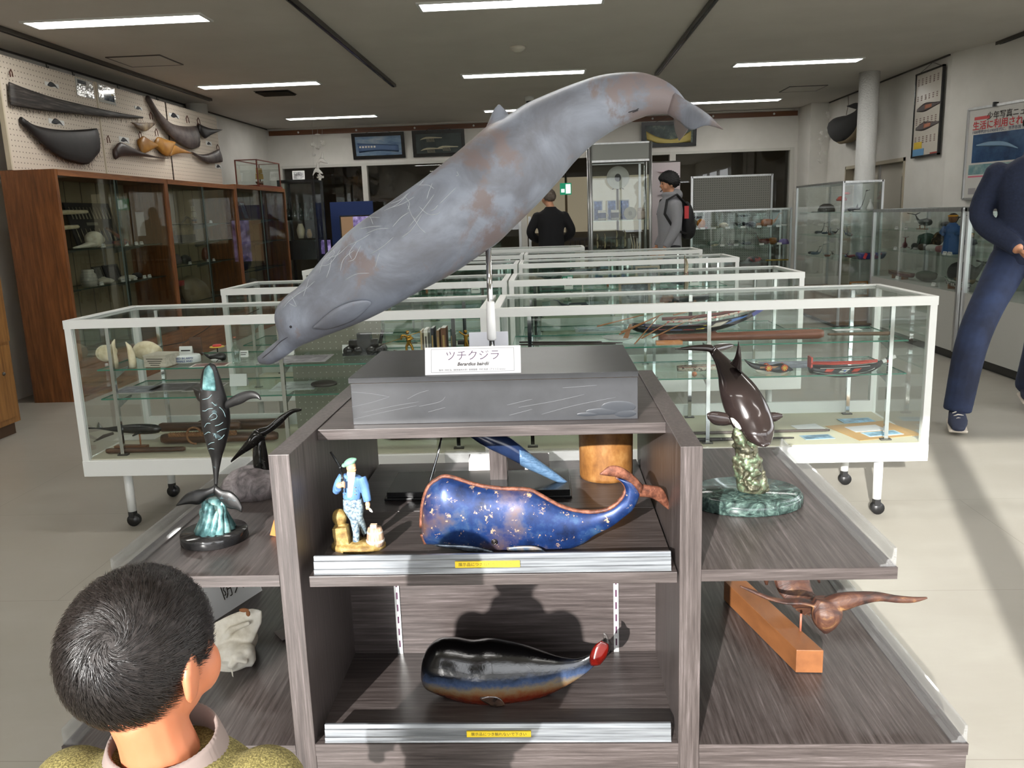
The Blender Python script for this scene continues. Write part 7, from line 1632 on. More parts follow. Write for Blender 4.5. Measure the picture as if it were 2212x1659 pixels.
# long low showcase in front of a grey pegboard screen
r = thing('pegboard_screen', 'grey perforated screen on legs behind the low showcase', 'screen', (2.5, 11.85, 0))
x0, x1, zt = W(1495, 380, 11.85).x, W(1668, 376, 11.85).x, W(1560, 379, 11.85).z
mt, nt, bs = _nodes('grey_pegboard')
vr = nt.nodes.new('ShaderNodeTexVoronoi'); vr.inputs['Scale'].default_value = 1.0; vr.inputs['Randomness'].default_value = 0.0
nt.links.new(_mapping(nt, (33, 33, 33)), vr.inputs['Vector'])
nt.links.new(_ramp(nt, vr.outputs['Distance'], [(0.14, s(60, 58, 54)), (0.19, s(158, 158, 150))]), bs.inputs['Base Color']); bs.inputs['Roughness'].default_value = 0.7
MB().box(x0 + 0.02, x1 - 0.02, 11.85, 11.87, 0.6, zt - 0.02).build('perforated_panel', mt, r)
for xx in (x0, x1): MB().box(xx - 0.014, xx + 0.014, 11.84, 11.88, 0, zt).build('post', M_ALU, r)
MB().box(x0, x1, 11.84, 11.88, zt - 0.025, zt).build('top_bar', M_ALU, r)
def alu_case(name, label, x0, x1, y0, y1, z0, z1, shelves, glass_z, rail=0.022, base_c=(176, 176, 170), bars=True):
    r = thing(name, label, 'showcase', ((x0 + x1) / 2, (y0 + y1) / 2, 0))
    MB().box(x0, x1, y0, y1, z0, glass_z).build('base_cabinet', plain(*base_c, 0.5), r)
    MB().box(x0 + 0.04, x1 - 0.04, y0 + 0.04, y1 - 0.04, 0.0, z0).build('plinth', M_BLACK, r)
    for xx in (x0, x1):
        for yy in (y0, y1): MB().box(xx - rail / 2, xx + rail / 2, yy - rail / 2, yy + rail / 2, z0, z1).build('post', M_ALU, r)
    for yy in (y0, y1): MB().box(x0, x1, yy - rail / 2, yy + rail / 2, z1 - rail, z1).build('top_rail', M_ALU, r)
    for xx in (x0, x1): MB().box(xx - rail / 2, xx + rail / 2, y0, y1, z1 - rail, z1).build('top_rail', M_ALU, r)
    for a_ in ((x0, x1, y0 - 0.002, y0 + 0.002), (x0, x1, y1 - 0.002, y1 + 0.002), (x0 - 0.002, x0 + 0.002, y0, y1), (x1 - 0.002, x1 + 0.002, y0, y1)): MB().box(*a_, glass_z, z1 - rail).build('pane', M_CASEGLASS, r)
    MB().box(x0, x1, y0, y1, z1 - 0.006, z1 - 0.002).build('top_pane', M_CASEGLASS, r)
    for z in shelves: MB().box(x0 + 0.03, x1 - 0.03, y0 + 0.05, y1 - 0.04, z - 0.008, z).build('shelf', M_SHELFGLASS, r)
    return r
alu_case('low_showcase', 'long aluminium-edged showcase before the grey pegboard screen', 1.62, 3.17, 11.2, 11.7, 0.08, 1.305, (1.06, 0.83, 0.6), 0.4)
alu_case('corner_showcase', 'square-cornered tall glass showcase of whale toys beside the column', 3.07, 3.47, 8.98, 10.62, 0.05, 1.56, (1.24, 0.98, 0.74), 0.35, base_c=(112, 82, 54))
alu_case('counter_showcase', 'glass counter with white base and blue-robed doll', 3.37, 3.92, 7.02, 8.90, 0.08, 1.262, (1.06, 0.86), 0.575, rail=0.03)
alu_case('counter_showcase', 'glass counter with white base behind the walking man', 3.40, 3.95, 5.10, 6.98, 0.08, 1.262, (1.0,), 0.575, rail=0.03)
# exhibits in them
def back(px, z): c = W(px, 480, 11.4); return (c.x, 11.38, z)
BG = 'small exhibits in the long low showcase'
turned('orange_ball', 'orange glazed ball ornament in the long low showcase', 'ornament', back(1514, 1.06), [(0.02, 0), (0.05, 0.03), (0.06, 0.07), (0.05, 0.11), (0.02, 0.135), (0, 0.14)], plain(186, 116, 40, 0.25))
whale_toy('whale_ornament', 'small dark red whale ornament beside the orange ball', 'ornament', back(1520, 1.062), 0.3, 0.12, (110, 34, 34))
whale_toy('whale_ornament', 'olive green whale ornament with raised tail in the low showcase', 'ornament', back(1543, 1.06), 0.0, 0.15, (104, 106, 70), tail=0.8)
lump('coral_ornament', 'knobbly white coral ornament in the long low showcase', 'coral', back(1563, 1.06), (0.06, 0.05, 0.04), plain(196, 188, 170, 0.7), 51)
whale_toy('whale_ornament', 'fat black whale ornament in the long low showcase', 'ornament', back(1597, 1.06), 0.4, 0.15, (24, 24, 28), fat=0.5)
whale_toy('whale_ornament', 'tilted navy whale ornament in the long low showcase', 'ornament', back(1618, 1.06), -0.3, 0.17, (26, 28, 40), fat=0.5)
whale_toy('whale_ornament', 'long brown wooden whale ornament in the long low showcase', 'ornament', back(1645, 1.06), 3.3, 0.2, (120, 76, 40), fat=0.3)
whale_toy('whale_ornament', 'big orange-brown wooden whale with high tail in the low showcase', 'ornament', back(1663, 1.06), 3.1, 0.24, (150, 92, 48), fat=0.45, tail=0.6)
whale_toy('whale_ornament', 'slim white whale ornament at the end of the low showcase', 'ornament', back(1692, 1.06), 0.4, 0.15, (190, 190, 184), tail=0.7)
for px in (1480, 1500, 1518, 1542, 1572, 1605, 1640, 1662, 1682): tent((W(px, 490, 11.27).x, 11.27, 1.06), 0, 0.06, 0.026, 'tiny white caption card on the upper shelf of the low showcase', 'caption cards in the long low showcase', 1)
whale_toy('whale_ornament', 'green speckled ceramic whale ornament on the second shelf', 'ornament', back(1545, 0.83), 3.1, 0.2, (84, 100, 88), (190, 180, 150), fat=0.35, tail=0.7)
whale_toy('whale_ornament', 'small black upright orca ornament on the second shelf', 'ornament', back(1577, 0.83), 0.2, 0.14, (20, 20, 24), (200, 200, 200), fin=0.2, tail=0.8)
whale_toy('whale_ornament', 'reddish brown carved whale on the second shelf', 'ornament', back(1648, 0.83), 0.2, 0.2, (92, 44, 34), fat=0.4, tail=0.7)
turned('amber_pot', 'amber brown rounded pot on the second shelf', 'pot', back(1670, 0.83), [(0.03, 0), (0.055, 0.03), (0.05, 0.08), (0.02, 0.09), (0, 0.092)], plain(130, 84, 40, 0.25))
cap_hat('purple cap with a small ornament on the second shelf', back(1693, 0.83), 0.07, (110, 88, 150), 2.6)
whale_toy('whale_ornament', 'grey slender dolphin ornament on the second shelf', 'ornament', back(1608, 0.83), 0.2, 0.2, (70, 78, 84), fin=0.1)
for px in (1560, 1590, 1645, 1683): tent((W(px, 540, 11.27).x, 11.27, 0.83), 0, 0.06, 0.026, 'tiny white caption card on the second shelf of the low showcase', 'caption cards in the long low showcase', 1)
lump('red_black_toys', 'red and black toy lying on the lowest shelf', 'toy', back(1630, 0.6), (0.1, 0.06, 0.04), rmat('redblack', [(0.48, s(30, 24, 24)), (0.56, s(150, 40, 36))], 14, 0.5), 53)
rod('yellow_bar', 'long flat yellow bar on the lowest shelf of the low showcase', 'bar', back(1655, 0.62), back(1705, 0.62), 0.02, 0.02, plain(170, 140, 50), flat=0.5)
for k, px in enumerate((1500, 1605)): 
    c = W(px, 466 if k else 470, 11.66); r = lthing('black_strip', ('short black strip fixed high on the screen', 'small black strip fixed high on the screen beside the caption')[k], 'strip', (c.x, 11.66, c.z)); MB().box(-0.1 + 0.03 * k, 0.1 - 0.03 * k, 0, 0.01, -0.015, 0.015).build('strip_face', M_BLACK, r, local=True)
# corner showcase (tall)
def cor(y, z, dx=0.0): return (3.25 + dx, y, z)
cap_hat('dark brown cap with curved brim on the top shelf of the corner showcase', cor(9.9, 1.242, -0.05), 0.095, (44, 34, 32), 2.6)
r = lthing('red_mushroom', 'red glass mushroom ornament with two caps', 'ornament', cor(9.55, 1.242, 0.0))
MB().cyl((0, 0, 0), (0, 0, 0.12), 0.006).build('stem', plain(150, 130, 110), r, local=True)
MB().lathe([(0.055, 0.12), (0.06, 0.135), (0.035, 0.165), (0, 0.172)], n=18).lathe([(0.035, 0.165), (0.04, 0.172), (0.02, 0.19), (0, 0.193)], (0.03, -0.06, 0.02), n=16).build('cap', plain(170, 50, 34, 0.2), r, local=True)
for k, (y_, c1, c2, L_, kw, lab) in enumerate(((9.42, (190, 186, 200), None, 0.13, {}, 'white and blue whale toy on the top shelf of the corner showcase'), (9.25, (206, 200, 186), None, 0.12, {}, 'cream whale toy on the top shelf of the corner showcase'), (9.08, (22, 20, 24), (190, 190, 190), 0.2, dict(fin=0.2, tail=1.2), 'black curled orca toy with high tail in the corner showcase'))):
    whale_toy('whale_toy', lab, 'toy', cor(y_, 1.242, 0.04 * (k % 2)), PI / 2 + 0.4 * k, L_, c1, c2, **kw)
turned('white_bird', 'slim white bird-like ornament at the end of the top shelf', 'ornament', cor(9.03, 1.242, 0.12), [(0.02, 0), (0.035, 0.03), (0.02, 0.07), (0.008, 0.10), (0.012, 0.12), (0, 0.13)], plain(206, 206, 206, 0.3))
tc = [((40, 40, 48), (180, 184, 190), 'black and white'), ((70, 90, 110), None, 'slate blue'), ((30, 28, 30), (190, 170, 160), 'black'), ((150, 158, 168), None, 'pale grey'), ((110, 66, 50), None, 'brown'), ((46, 58, 90), None, 'navy'), ((120, 40, 44), None, 'dark red'), ((60, 70, 64), None, 'olive')]
rnd = random.Random(5)
for zi, (z_, nm) in enumerate(((0.982, 'second'), (0.742, 'third'))):
    for k in range(8):
        y_ = 10.3 - k * 0.17; c1, c2, cn = tc[k]
        whale_toy('whale_toy', cn + ' small whale toy on the %s shelf of the corner showcase' % nm, 'toy', cor(y_, z_, rnd.uniform(-0.1, 0.08)), rnd.uniform(0.6, 2.4), rnd.uniform(0.12, 0.19), c1, c2, fin=0.12 if k % 2 else 0.0, tail=rnd.uniform(0.2, 0.8))
r = lthing('striped_toy_boat', 'blue toy boat with red stripes on the third shelf', 'toy', cor(9.02, 0.742, 0.15), 0.1)
g = MB(); loft(g, [(-0.16, 0, 0.08), (0, 0, 0.07), (0.16, 0, 0.075)], [(-0.13, 0, 0.0), (0, 0, 0.0), (0.12, 0, 0.0)], thick=0.04, n=10, ring=10); g.build('hull', plain(44, 52, 110, 0.4), r, local=True)
for x in (-0.08, 0.0, 0.07): MB().obox((x, -0.041, 0.04), (0.03, 0.006, 0.06), Matrix.Rotation(0.4, 3, 'Y')).build('stripe', plain(180, 60, 60) if x else plain(210, 210, 214), r, local=True)
standing((3.3, 9.01, 0.355), 0.2, 0.16, (170, 120, 70), (210, 206, 200), 'wood-framed drawing of a bird at the foot of the corner showcase', 0.1)
turned('white_cup', 'white cup with a dark spoon at the foot of the corner showcase', 'cup', (3.16, 9.4, 0.355), [(0.03, 0), (0.04, 0.09), (0.036, 0.09), (0.03, 0.01), (0, 0.01)], plain(206, 206, 202, 0.3))
# counter showcase
def ctr_(y, z, dx=0.0): return (3.58 + dx, y, z)
whale_toy('carved_whale', 'dark grey carved whale on a wooden stand in the glass counter', 'carving', ctr_(8.25, 1.062), PI / 2 + PI, 0.36, (44, 44, 46), fat=0.2, stand=0.03)
whale_toy('carved_whale', 'slim black carved whale with long tail in the glass counter', 'carving', ctr_(7.8, 1.062, 0.05), PI / 2, 0.34, (24, 24, 28), fat=0.16, stand=0.02)
doll('blue-robed doll with a yellow headband shouldering a stick in the glass counter', ctr_(7.52, 0.862, -0.06), 0.36, (40, 84, 140), (120, 78, 50), (214, 150, 40), rotz=-0.8)
doll('small crouching doll with a yellow headband beside the blue-robed doll', ctr_(7.22, 0.862, -0.04), 0.2, (60, 64, 80), (150, 100, 70), (214, 150, 40), rotz=-0.8)
for k, (y_, c1, c2, lab) in enumerate(((8.62, (120, 50, 60), None, 'dark red fish-shaped toy in the glass counter'), (8.35, (24, 22, 24), (200, 200, 200), 'black and white orca toy in the glass counter'), (8.15, (60, 40, 30), None, 'brown bear-like toy in the glass counter'), (7.95, (206, 204, 200), None, 'white whale toy with dark spots in the glass counter'), (7.75, (140, 80, 84), None, 'pink whale toy in the glass counter'))):
    whale_toy('whale_toy', lab, 'toy', ctr_(y_, 0.862, 0.0), 1.2 + 0.4 * k, 0.17, c1, c2, fat=0.4, tail=0.6)
lump('green_plush', 'dull green cloth plush leaning behind the toys in the glass counter', 'plush', ctr_(8.45, 0.862, 0.14), (0.08, 0.13, 0.08), plain(52, 76, 66, 0.9), 61)
lump('bear_plush', 'black and tan plush animal behind the orca toy in the glass counter', 'plush', ctr_(8.15, 0.862, 0.12), (0.06, 0.08, 0.09), rmat('bear_fur', [(0.45, s(50, 34, 26)), (0.6, s(170, 140, 100))], 10, 0.9), 62)
whale_toy('big_carved_whale', 'big rough dark grey sperm whale tied with cord in the glass counter', 'carving', ctr_(7.32, 0.60, 0.0), PI / 2, 0.55, (50, 50, 50), (120, 96, 66), fat=0.36, rough=0.8)
boat('model_boat', 'green-prowed model boat patterned in black and white in the counter', ctr_(7.25, 0.578, -0.12), PI / 2, 0.42, 0.07, 0.06, rmat('checker_hull', [(0.48, s(30, 30, 34)), (0.52, s(206, 206, 200))], 40, 0.5), plain(60, 110, 80), stem=0.5)
boat('model_boat', 'long dark red model boat on the counter floor', ctr_(8.45, 0.578, -0.1), PI / 2 + 0.1, 0.46, 0.08, 0.06, plain(90, 40, 40), plain(150, 140, 120), stem=0.2)
lump('green_cloth', 'dark green and brown cloth heap on the counter floor', 'cloth', ctr_(8.1, 0.578, 0.0), (0.08, 0.16, 0.05), plain(54, 56, 40, 0.9), 64)
for y_, z_ in ((8.5, 1.062), (8.28, 1.062), (8.5, 0.862), (7.45, 0.862), (7.36, 0.862), (8.42, 0.578), (7.62, 0.578)): tent((3.44, y_, z_), -PI / 2, 0.07, 0.03, 'white caption card along the front of the glass counter', 'caption cards in the glass counter', 1)
rod('ivory_roll', 'pale rolled parchment on the shelf of the counter behind the man', 'roll', (3.6, 6.6, 1.02), (3.6, 6.9, 1.02), 0.02, 0.02, plain(190, 180, 140))
whale_toy('whale_toy', 'purple-grey beaded toy on the counter floor behind the man', 'toy', (3.55, 6.75, 0.578), 1.0, 0.2, (70, 66, 96), fat=0.4)

# wall hangings on the right
r = thing('hanging_whale', 'big stuffed dark grey sperm whale with cream belly hung on the wall by a cord', 'wall ornament', X(1845, 300, 3.9))
HX = 3.9
g = MB(); loft_idx(g, [(1805, 290), (1803, 262), (1815, 252), (1835, 248), (1853, 238), (1860, 225)], [(1806, 305), (1820, 310), (1838, 306), (1855, 290), (1866, 262), (1868, 228)], 0, 0.6, n=26, ring=16, side=(1, 0, 0), conv=lambda p, t: X(p[0], p[1], HX))
g.build('body', mat('plush_grey', s(44, 44, 44), 0.9), r)
g = MB(); loft(g, [(1815, 303), (1835, 297), (1852, 280), (1862, 258)], [(1818, 311), (1840, 306), (1857, 288), (1866, 262)], side=(1, 0, 0), thick=0.05, n=14, ring=12, conv=lambda p, t: X(p[0], p[1], HX - 0.03)); g.build('belly', mat('plush_cream', s(120, 106, 82), 0.9), r)
g = MB(); loft(g, [(1868, 228), (1850, 222), (1832, 228)], [(1868, 236), (1850, 236), (1833, 231)], side=(1, 0, 0), thick=0.02, n=10, ring=10, conv=lambda p, t: X(p[0], p[1], HX)); g.build('fluke', plain(40, 40, 40, 0.9), r)
g = MB(); loft(g, [(1812, 290), (1817, 300)], [(1820, 290), (1822, 303)], side=(1, 0, 0), thick=0.015, n=6, ring=8, conv=lambda p, t: X(p[0], p[1], HX - 0.1)); g.build('flipper', plain(34, 34, 34, 0.9), r)
MB().tube([X(1828, 248, HX), X(1833, 225, HX + 0.05), X(1832, 206, 4.0)], 0.004, 5).build('cord', plain(120, 110, 96), r)
r = thing('hanging_scroll', 'tall narrow framed poster of whale cuts with yellow and blue corner', 'poster', X(2005, 330, 4.0))
sx = 4.0
ya, yb = X(2035, 230, sx).y, X(1976, 240, sx).y
za, zb = X(2005, 152, sx).z, X(2000, 338, sx).z
MB().box(sx - 0.004, sx + 0.004, ya + 0.015, yb - 0.015, zb + 0.015, za - 0.015).build('print', mat('poster_paper', s(196, 190, 178), 0.25), r)
for q_ in ((ya, yb, zb, zb + 0.018), (ya, yb, za - 0.018, za), (ya, ya + 0.018, zb, za), (yb - 0.018, yb, zb, za)): MB().box(sx - 0.014, sx + 0.012, *q_).build('frame_bar', M_BLACK, r)
w_, h_ = yb - ya, za - zb
def sp(u, v): return (sx - 0.006, yb - w_ * u, zb + h_ * v)
for v_ in (0.58, 0.36):
    g = MB(); loft(g, [sp(0.1, v_), sp(0.4, v_ + 0.05), sp(0.75, v_ + 0.03), sp(0.95, v_ + 0.02)], [sp(0.1, v_ - 0.03), sp(0.4, v_ - 0.05), sp(0.75, v_ - 0.02), sp(0.95, v_)], side=(1, 0, 0), thick=0.001, n=12, ring=6); g.build('printed_whale', plain(86, 78, 78), r)
    g = MB(); loft(g, [sp(0.4, v_ + 0.035), sp(0.65, v_ + 0.03)], [sp(0.4, v_ - 0.03), sp(0.65, v_ - 0.02)], side=(1, 0, 0), thick=0.002, n=6, ring=6); g.build('printed_cut', plain(170, 110, 84), r)
MB().obox(sp(0.25, 0.06), (0.002, w_ * 0.42, h_ * 0.08)).build('blue_block', plain(90, 140, 180), r)
MB().obox(sp(0.22, 0.145), (0.002, w_ * 0.3, h_ * 0.08)).build('yellow_block', plain(206, 176, 50), r)
MB().obox(sp(0.82, 0.03), (0.002, w_ * 0.25, h_ * 0.02)).build('red_seal', plain(150, 60, 50), r)
for i in range(6):
    for j, (v0, n_) in enumerate(((0.92, 4), (0.72, 3), (0.46, 4), (0.24, 4))):
        g = MB()
        for k in range(n_): g.obox(sp(0.12 + i * 0.14, v0 - k * 0.022), (0.0015, w_ * 0.05, h_ * 0.011))
        o = g.build('printed_column', plain(110, 84, 78), r)
MB().tube([(sx, ya + w_ * 0.12, za), (sx + 0.02, ya + w_ * 0.5, za + 0.07), (sx, yb - w_ * 0.12, za)], 0.003, 5).build('hanging_cord', M_DKMETAL, r)
# news poster on the slanting wall
sl0, sld = Vector((4.03, 8.86, 0)), Vector((0.72, -2.51, 0)).normalized()
nrm = Vector((-sld.y, sld.x, 0)) * -1
nrm = Vector((-0.961, -0.276, 0))
def hitwall(px, py):
    d = ray(px, py); n_ = nrm; t = ((sl0 + nrm * 0.02) - CAM_P).dot(n_) / d.dot(n_); return CAM_P + d * t
TL, BL = hitwall(2095, 237), hitwall(2084, 430)
TR = TL + sld * 0.78
zt, zb = TL.z, BL.z
r = thing('news_poster', 'silver-framed Japanese photo news poster about whales with red and black headlines', 'poster', (TL.x, TL.y, zb))
def np_(u, v, d=0.0): p = TL + sld * (0.78 * u); return Vector((p.x, p.y, zb + (zt - zb) * v)) + nrm * d
MB().prism([np_(0, 0), np_(1, 0), np_(1, 1), np_(0, 1)], nrm * 0.006).build('paper', mat('poster_white', s(200, 198, 192), 0.2), r)
for q_ in (((0, 0), (1, 0)), ((0, 1), (1, 1)), ((0, 0), (0, 1)), ((1, 0), (1, 1))): MB().bar(np_(*q_[0], 0.008), np_(*q_[1], 0.008), 0.022, 0.022).build('frame_bar', M_ALU, r)
def npq(u0, u1, v0, v1, c_, nm): MB().prism([np_(u0, v0, 0.007), np_(u1, v0, 0.007), np_(u1, v1, 0.007), np_(u0, v1, 0.007)], nrm * 0.001).build(nm, c_ if not isinstance(c_, tuple) else plain(*c_), r)
npq(0.10, 0.98, 0.40, 0.71, rmat('sea_photo', [(0.35, s(24, 50, 84)), (0.6, s(50, 86, 124)), (0.75, s(120, 150, 170))], 6, 0.2), 'sea_photo')
npq(0.06, 0.98, 0.27, 0.38, rmat('sea_photo2', [(0.4, s(100, 136, 140)), (0.7, s(170, 186, 180))], 8, 0.2), 'shore_photo')
npq(0.06, 0.98, 0.24, 0.255, (196, 90, 110), 'pink_rule')
npq(0.10, 0.34, 0.87, 0.905, (190, 70, 70), 'red_tab')
text_mesh('少年写真ニュース', 0.075, frame(np_(0.68, 0.89, 0.009), sld, (0, 0, 1)), 'headline_lettering', M_INK, r, 0.0003, bold=0.0008)
text_mesh('生活に利用されてきたクジラ', 0.085, frame(np_(0.08, 0.80, 0.009), sld, (0, 0, 1)), 'headline_lettering', plain(190, 40, 44), r, 0.0003, align='LEFT', bold=0.0012)
text_mesh('1500年代から1900年代に、世界各国で捕鯨が行われた', 0.036, frame(np_(0.08, 0.735, 0.009), sld, (0, 0, 1)), 'subtitle_lettering', plain(40, 50, 90), r, 0.0003, align='LEFT')
g = MB(); loft(g, [np_(0.16, 0.60, 0.009), np_(0.35, 0.62, 0.009), np_(0.6, 0.60, 0.009), np_(0.8, 0.52, 0.009)], [np_(0.16, 0.585, 0.009), np_(0.35, 0.57, 0.009), np_(0.6, 0.55, 0.009), np_(0.8, 0.51, 0.009)], side=nrm, thick=0.0008, n=12, ring=6); g.build('printed_whale', plain(120, 150, 176), r)
g = MB(); loft(g, [np_(0.3, 0.19, 0.009), np_(0.45, 0.21, 0.009), np_(0.7, 0.19, 0.009)], [np_(0.3, 0.18, 0.009), np_(0.45, 0.15, 0.009), np_(0.7, 0.17, 0.009)], side=nrm, thick=0.0008, n=10, ring=6); g.build('printed_whale', plain(60, 80, 140), r)
for k in range(5): npq(0.08 + k * 0.18, 0.2 + k * 0.18, 0.05, 0.12, (150, 146, 146), 'caption_block')
MB().obox(np_(0.42, 1.01, 0.012), (0.05, 0.02, 0.04), Matrix.Rotation(0.28, 3, 'Z')).build('clip', M_BLACK, r)
# paper garland on the pilaster
r = thing('paper_garland', 'hanging garland of small white paper ornaments on the pilaster', 'garland', W(1780, 385, 12.45))
for px, py in ((1788, 245), (1790, 252), (1789, 283), (1775, 287), (1787, 295), (1772, 301), (1773, 311), (1771, 331), (1782, 330), (1770, 345), (1773, 349)):
    burr(W(px, py, 12.42), 0.03).build('paper_ornament', M_PW, r)
MB().tube([W(1790, 215, 12.44), W(1789, 290, 12.44), W(1773, 310, 12.44), W(1771, 345, 12.44)], 0.002, 5).build('thread', plain(190, 188, 180), r)
MB().obox(W(1790, 214, 12.46), (0.02, 0.08, 0.02)).build('peg', plain(190, 188, 180), r)
# glass cases in rows two to four: a few exhibits each
GR = 'exhibits in the rear rows of cases'
rnd = random.Random(9)
for ri, ry in enumerate((4.84, 6.5, 7.95)):
    ordn = ('second', 'third', 'fourth')[ri]
    for side_, (xa, xb) in enumerate(((-1.8, -0.45), (-0.05, 1.3))):
        sd_ = ('pegboard side', 'column side')[side_]
        zsh = (rows[ri + 1][1], rows[ri + 1][2])[side_]
        boat('model_boat', 'dark model boat on the top shelf of the %s row case, %s' % (ordn, sd_), (rnd.uniform(xa + 0.2, xb - 0.4), ry + 0.3, zsh[0]), 0.05, 0.3, 0.06, 0.05, plain(46, 52, 60), plain(110, 84, 56), masts=0 if ri else 1)
        whale_toy('whale_model_small', 'small grey whale model on the top shelf of the %s row case, %s' % (ordn, sd_), 'model', (rnd.uniform(xa + 0.1, xb - 0.2), ry + 0.22, zsh[0]), rnd.uniform(-0.3, 0.3), 0.2, (60, 72, 84), fat=0.25)
        for k in range(2): sheet((xa + 0.35 + 0.7 * k, ry + 0.3, zsh[1]), 0.3, 0.22, (190, 196, 196), 'pale printed sheet on the lower shelf of the %s row case, %s' % (ordn, sd_), rnd.uniform(-0.1, 0.1), 'sheets in the %s row, %s' % (ordn, sd_), 'sheet', (150, 168, 176))
        standing((rnd.uniform(xa + 0.3, xb - 0.3), ry + 0.42, zsh[0]), 0.2, 0.15, (150, 140, 120), (110, 120, 124), 'small framed photograph in the %s row case, %s' % (ordn, sd_), 0)
        for k in range(3): tent((xa + 0.2 + 0.5 * k, ry + 0.18, zsh[0]), 0, 0.07, 0.04, 'white caption card in the %s row case, %s' % (ordn, sd_), 'caption cards in the %s row, %s' % (ordn, sd_), 1)
r = lthing('ship_dock_model', 'grey-green diorama of a whaling station in the second row case', 'model', (0.05, 5.12, 0.741))
MB().box(-0.22, 0.22, -0.1, 0.1, 0, 0.02).build('base', plain(70, 110, 106), r, local=True)
for k in range(3): MB().box(-0.18 + k * 0.13, -0.1 + k * 0.13, -0.05, 0.02, 0.02, 0.07).prism([(-0.19 + k * 0.13, -0.06, 0.07), (-0.19 + k * 0.13, 0.03, 0.07), (-0.19 + k * 0.13, -0.015, 0.1)], (0.1, 0, 0)).build('hut', plain(150, 156, 140), r, local=True)
MB().cyl((0.15, 0, 0.02), (0.15, 0, 0.16), 0.004).build('flag_pole', plain(180, 180, 170), r, local=True)
# ================================================================ people
def skinmat(name, c1, c2):
    if name in MATS: return MATS[name]
    m_ = mat(name, s(*c1), 0.5, col2=s(*c2), scale=12)
    bs_ = m_.node_tree.nodes['Principled BSDF']
    bs_.inputs['Subsurface Weight'].default_value = 0.15; bs_.inputs['Subsurface Radius'].default_value = (0.02, 0.008, 0.004); bs_.inputs['Subsurface Scale'].default_value = 0.5
    return m_
M_SKIN = skinmat('skin', (196, 142, 110), (206, 152, 120))
def rings_loft(g, spec, n=20, ex=2.3):
    """spec: (x, y, z, half width, half depth) up a trunk"""
    rr = []
    for (x, y, z, a, b) in spec:
        r = []
        for j in range(n):
            an = 2 * PI * j / n; ca, sa = math.cos(an), math.sin(an)
            r.append(Vector((x + a * math.copysign(abs(ca) ** (2 / ex), ca), y + b * math.copysign(abs(sa) ** (2 / ex), sa), z)))
        rr.append(r)
    g.rings(rr)
def limb(g, pts, rad, n=14):
    P_ = smoothline(pts, 14); R_ = np.interp(np.linspace(0, 1, 14), np.linspace(0, 1, len(rad)), rad); g.tube(P_, list(R_), n)
def hand(g, w, dirv, side, k=1.0, curl=0.4):
    """palm and five separate fingers from the wrist w along dirv; side = towards the thumb"""
    d = Vector(dirv).normalized(); sd = Vector(side); sd = (sd - d * sd.dot(d)).normalized(); nn = d.cross(sd)
    w = Vector(w); R_ = Matrix((sd, nn, d)).transposed()
    g.ell(w + d * 0.045 * k, (0.036 * k, 0.016 * k, 0.052 * k), R_)
    for i, (o, L_) in enumerate(((0.026, 0.072), (0.009, 0.08), (-0.008, 0.075), (-0.025, 0.058))):
        b = w + d * 0.082 * k + sd * o * k
        g.tube([b, b + d * L_ * 0.45 * k + nn * L_ * 0.12 * curl * k, b + d * L_ * (0.85 - 0.2 * curl) * k + nn * L_ * 0.6 * curl * k], [0.0095 * k, 0.009 * k, 0.007 * k], 8)
    b = w + d * 0.03 * k + sd * 0.03 * k
    g.tube([b, b + (d * 0.6 + sd * 0.7) * 0.035 * k, b + (d * 0.9 + sd * 0.55) * 0.062 * k], [0.0125 * k, 0.0105 * k, 0.008 * k], 8)
def head_shape(g, c, f, k=1.0, roll=0.0):
    f = Vector(f).normalized(); r_ = f.cross(Vector((0, 0, 1))).normalized(); u = r_.cross(f); c = Vector(c)
    R_ = Matrix((r_, f, u)).transposed()
    g.ell(c + u * 0.012 * k, (0.074 * k, 0.092 * k, 0.088 * k), R_, 22, 16)
    g.ell(c + f * 0.030 * k - u * 0.045 * k, (0.058 * k, 0.060 * k, 0.062 * k), R_, 18, 12)
    g.ell(c + f * 0.052 * k - u * 0.088 * k, (0.026 * k, 0.026 * k, 0.022 * k), R_)
    g.tube([c + f * 0.084 * k + u * 0.0, c + f * 0.100 * k - u * 0.022 * k, c + f * 0.085 * k - u * 0.034 * k], [0.009 * k, 0.013 * k, 0.010 * k], 10)
    g.ell(c + f * 0.078 * k - u * 0.056 * k, (0.024 * k, 0.012 * k, 0.007 * k), R_)
    for sg in (-1, 1):
        g.ell(c + f * 0.054 * k + r_ * sg * 0.042 * k - u * 0.034 * k, (0.028 * k, 0.03 * k, 0.036 * k), R_)
        g.ell(c + r_ * sg * 0.076 * k - u * 0.02 * k - f * 0.004 * k, (0.007 * k, 0.019 * k, 0.031 * k), R_ @ Matrix.Rotation(sg * 0.25, 3, 'Z'))
    return r_, f, u
def face_bits(par, c, r_, f, u, k=1.0):
    for sg in (-1, 1):
        e = Vector(c) + f * 0.083 * k + r_ * sg * 0.031 * k + u * 0.0
        MB().ell(e, (0.011 * k, 0.008 * k, 0.006 * k), Matrix((r_, f, u)).transposed()).build('eye', plain(36, 26, 22, 0.2), par)
        MB().tube([e + u * 0.016 * k - r_ * 0.014 * k, e + u * 0.02 * k + f * 0.003 * k, e + u * 0.016 * k + r_ * 0.014 * k], 0.003 * k, 6).build('eyebrow', plain(26, 20, 18, 0.8), par)
    MB().tube([Vector(c) + f * 0.083 * k - u * 0.056 * k - r_ * 0.018 * k, Vector(c) + f * 0.0905 * k - u * 0.057 * k, Vector(c) + f * 0.083 * k - u * 0.056 * k + r_ * 0.018 * k], 0.003 * k, 6).build('lips', plain(150, 84, 74, 0.5), par)
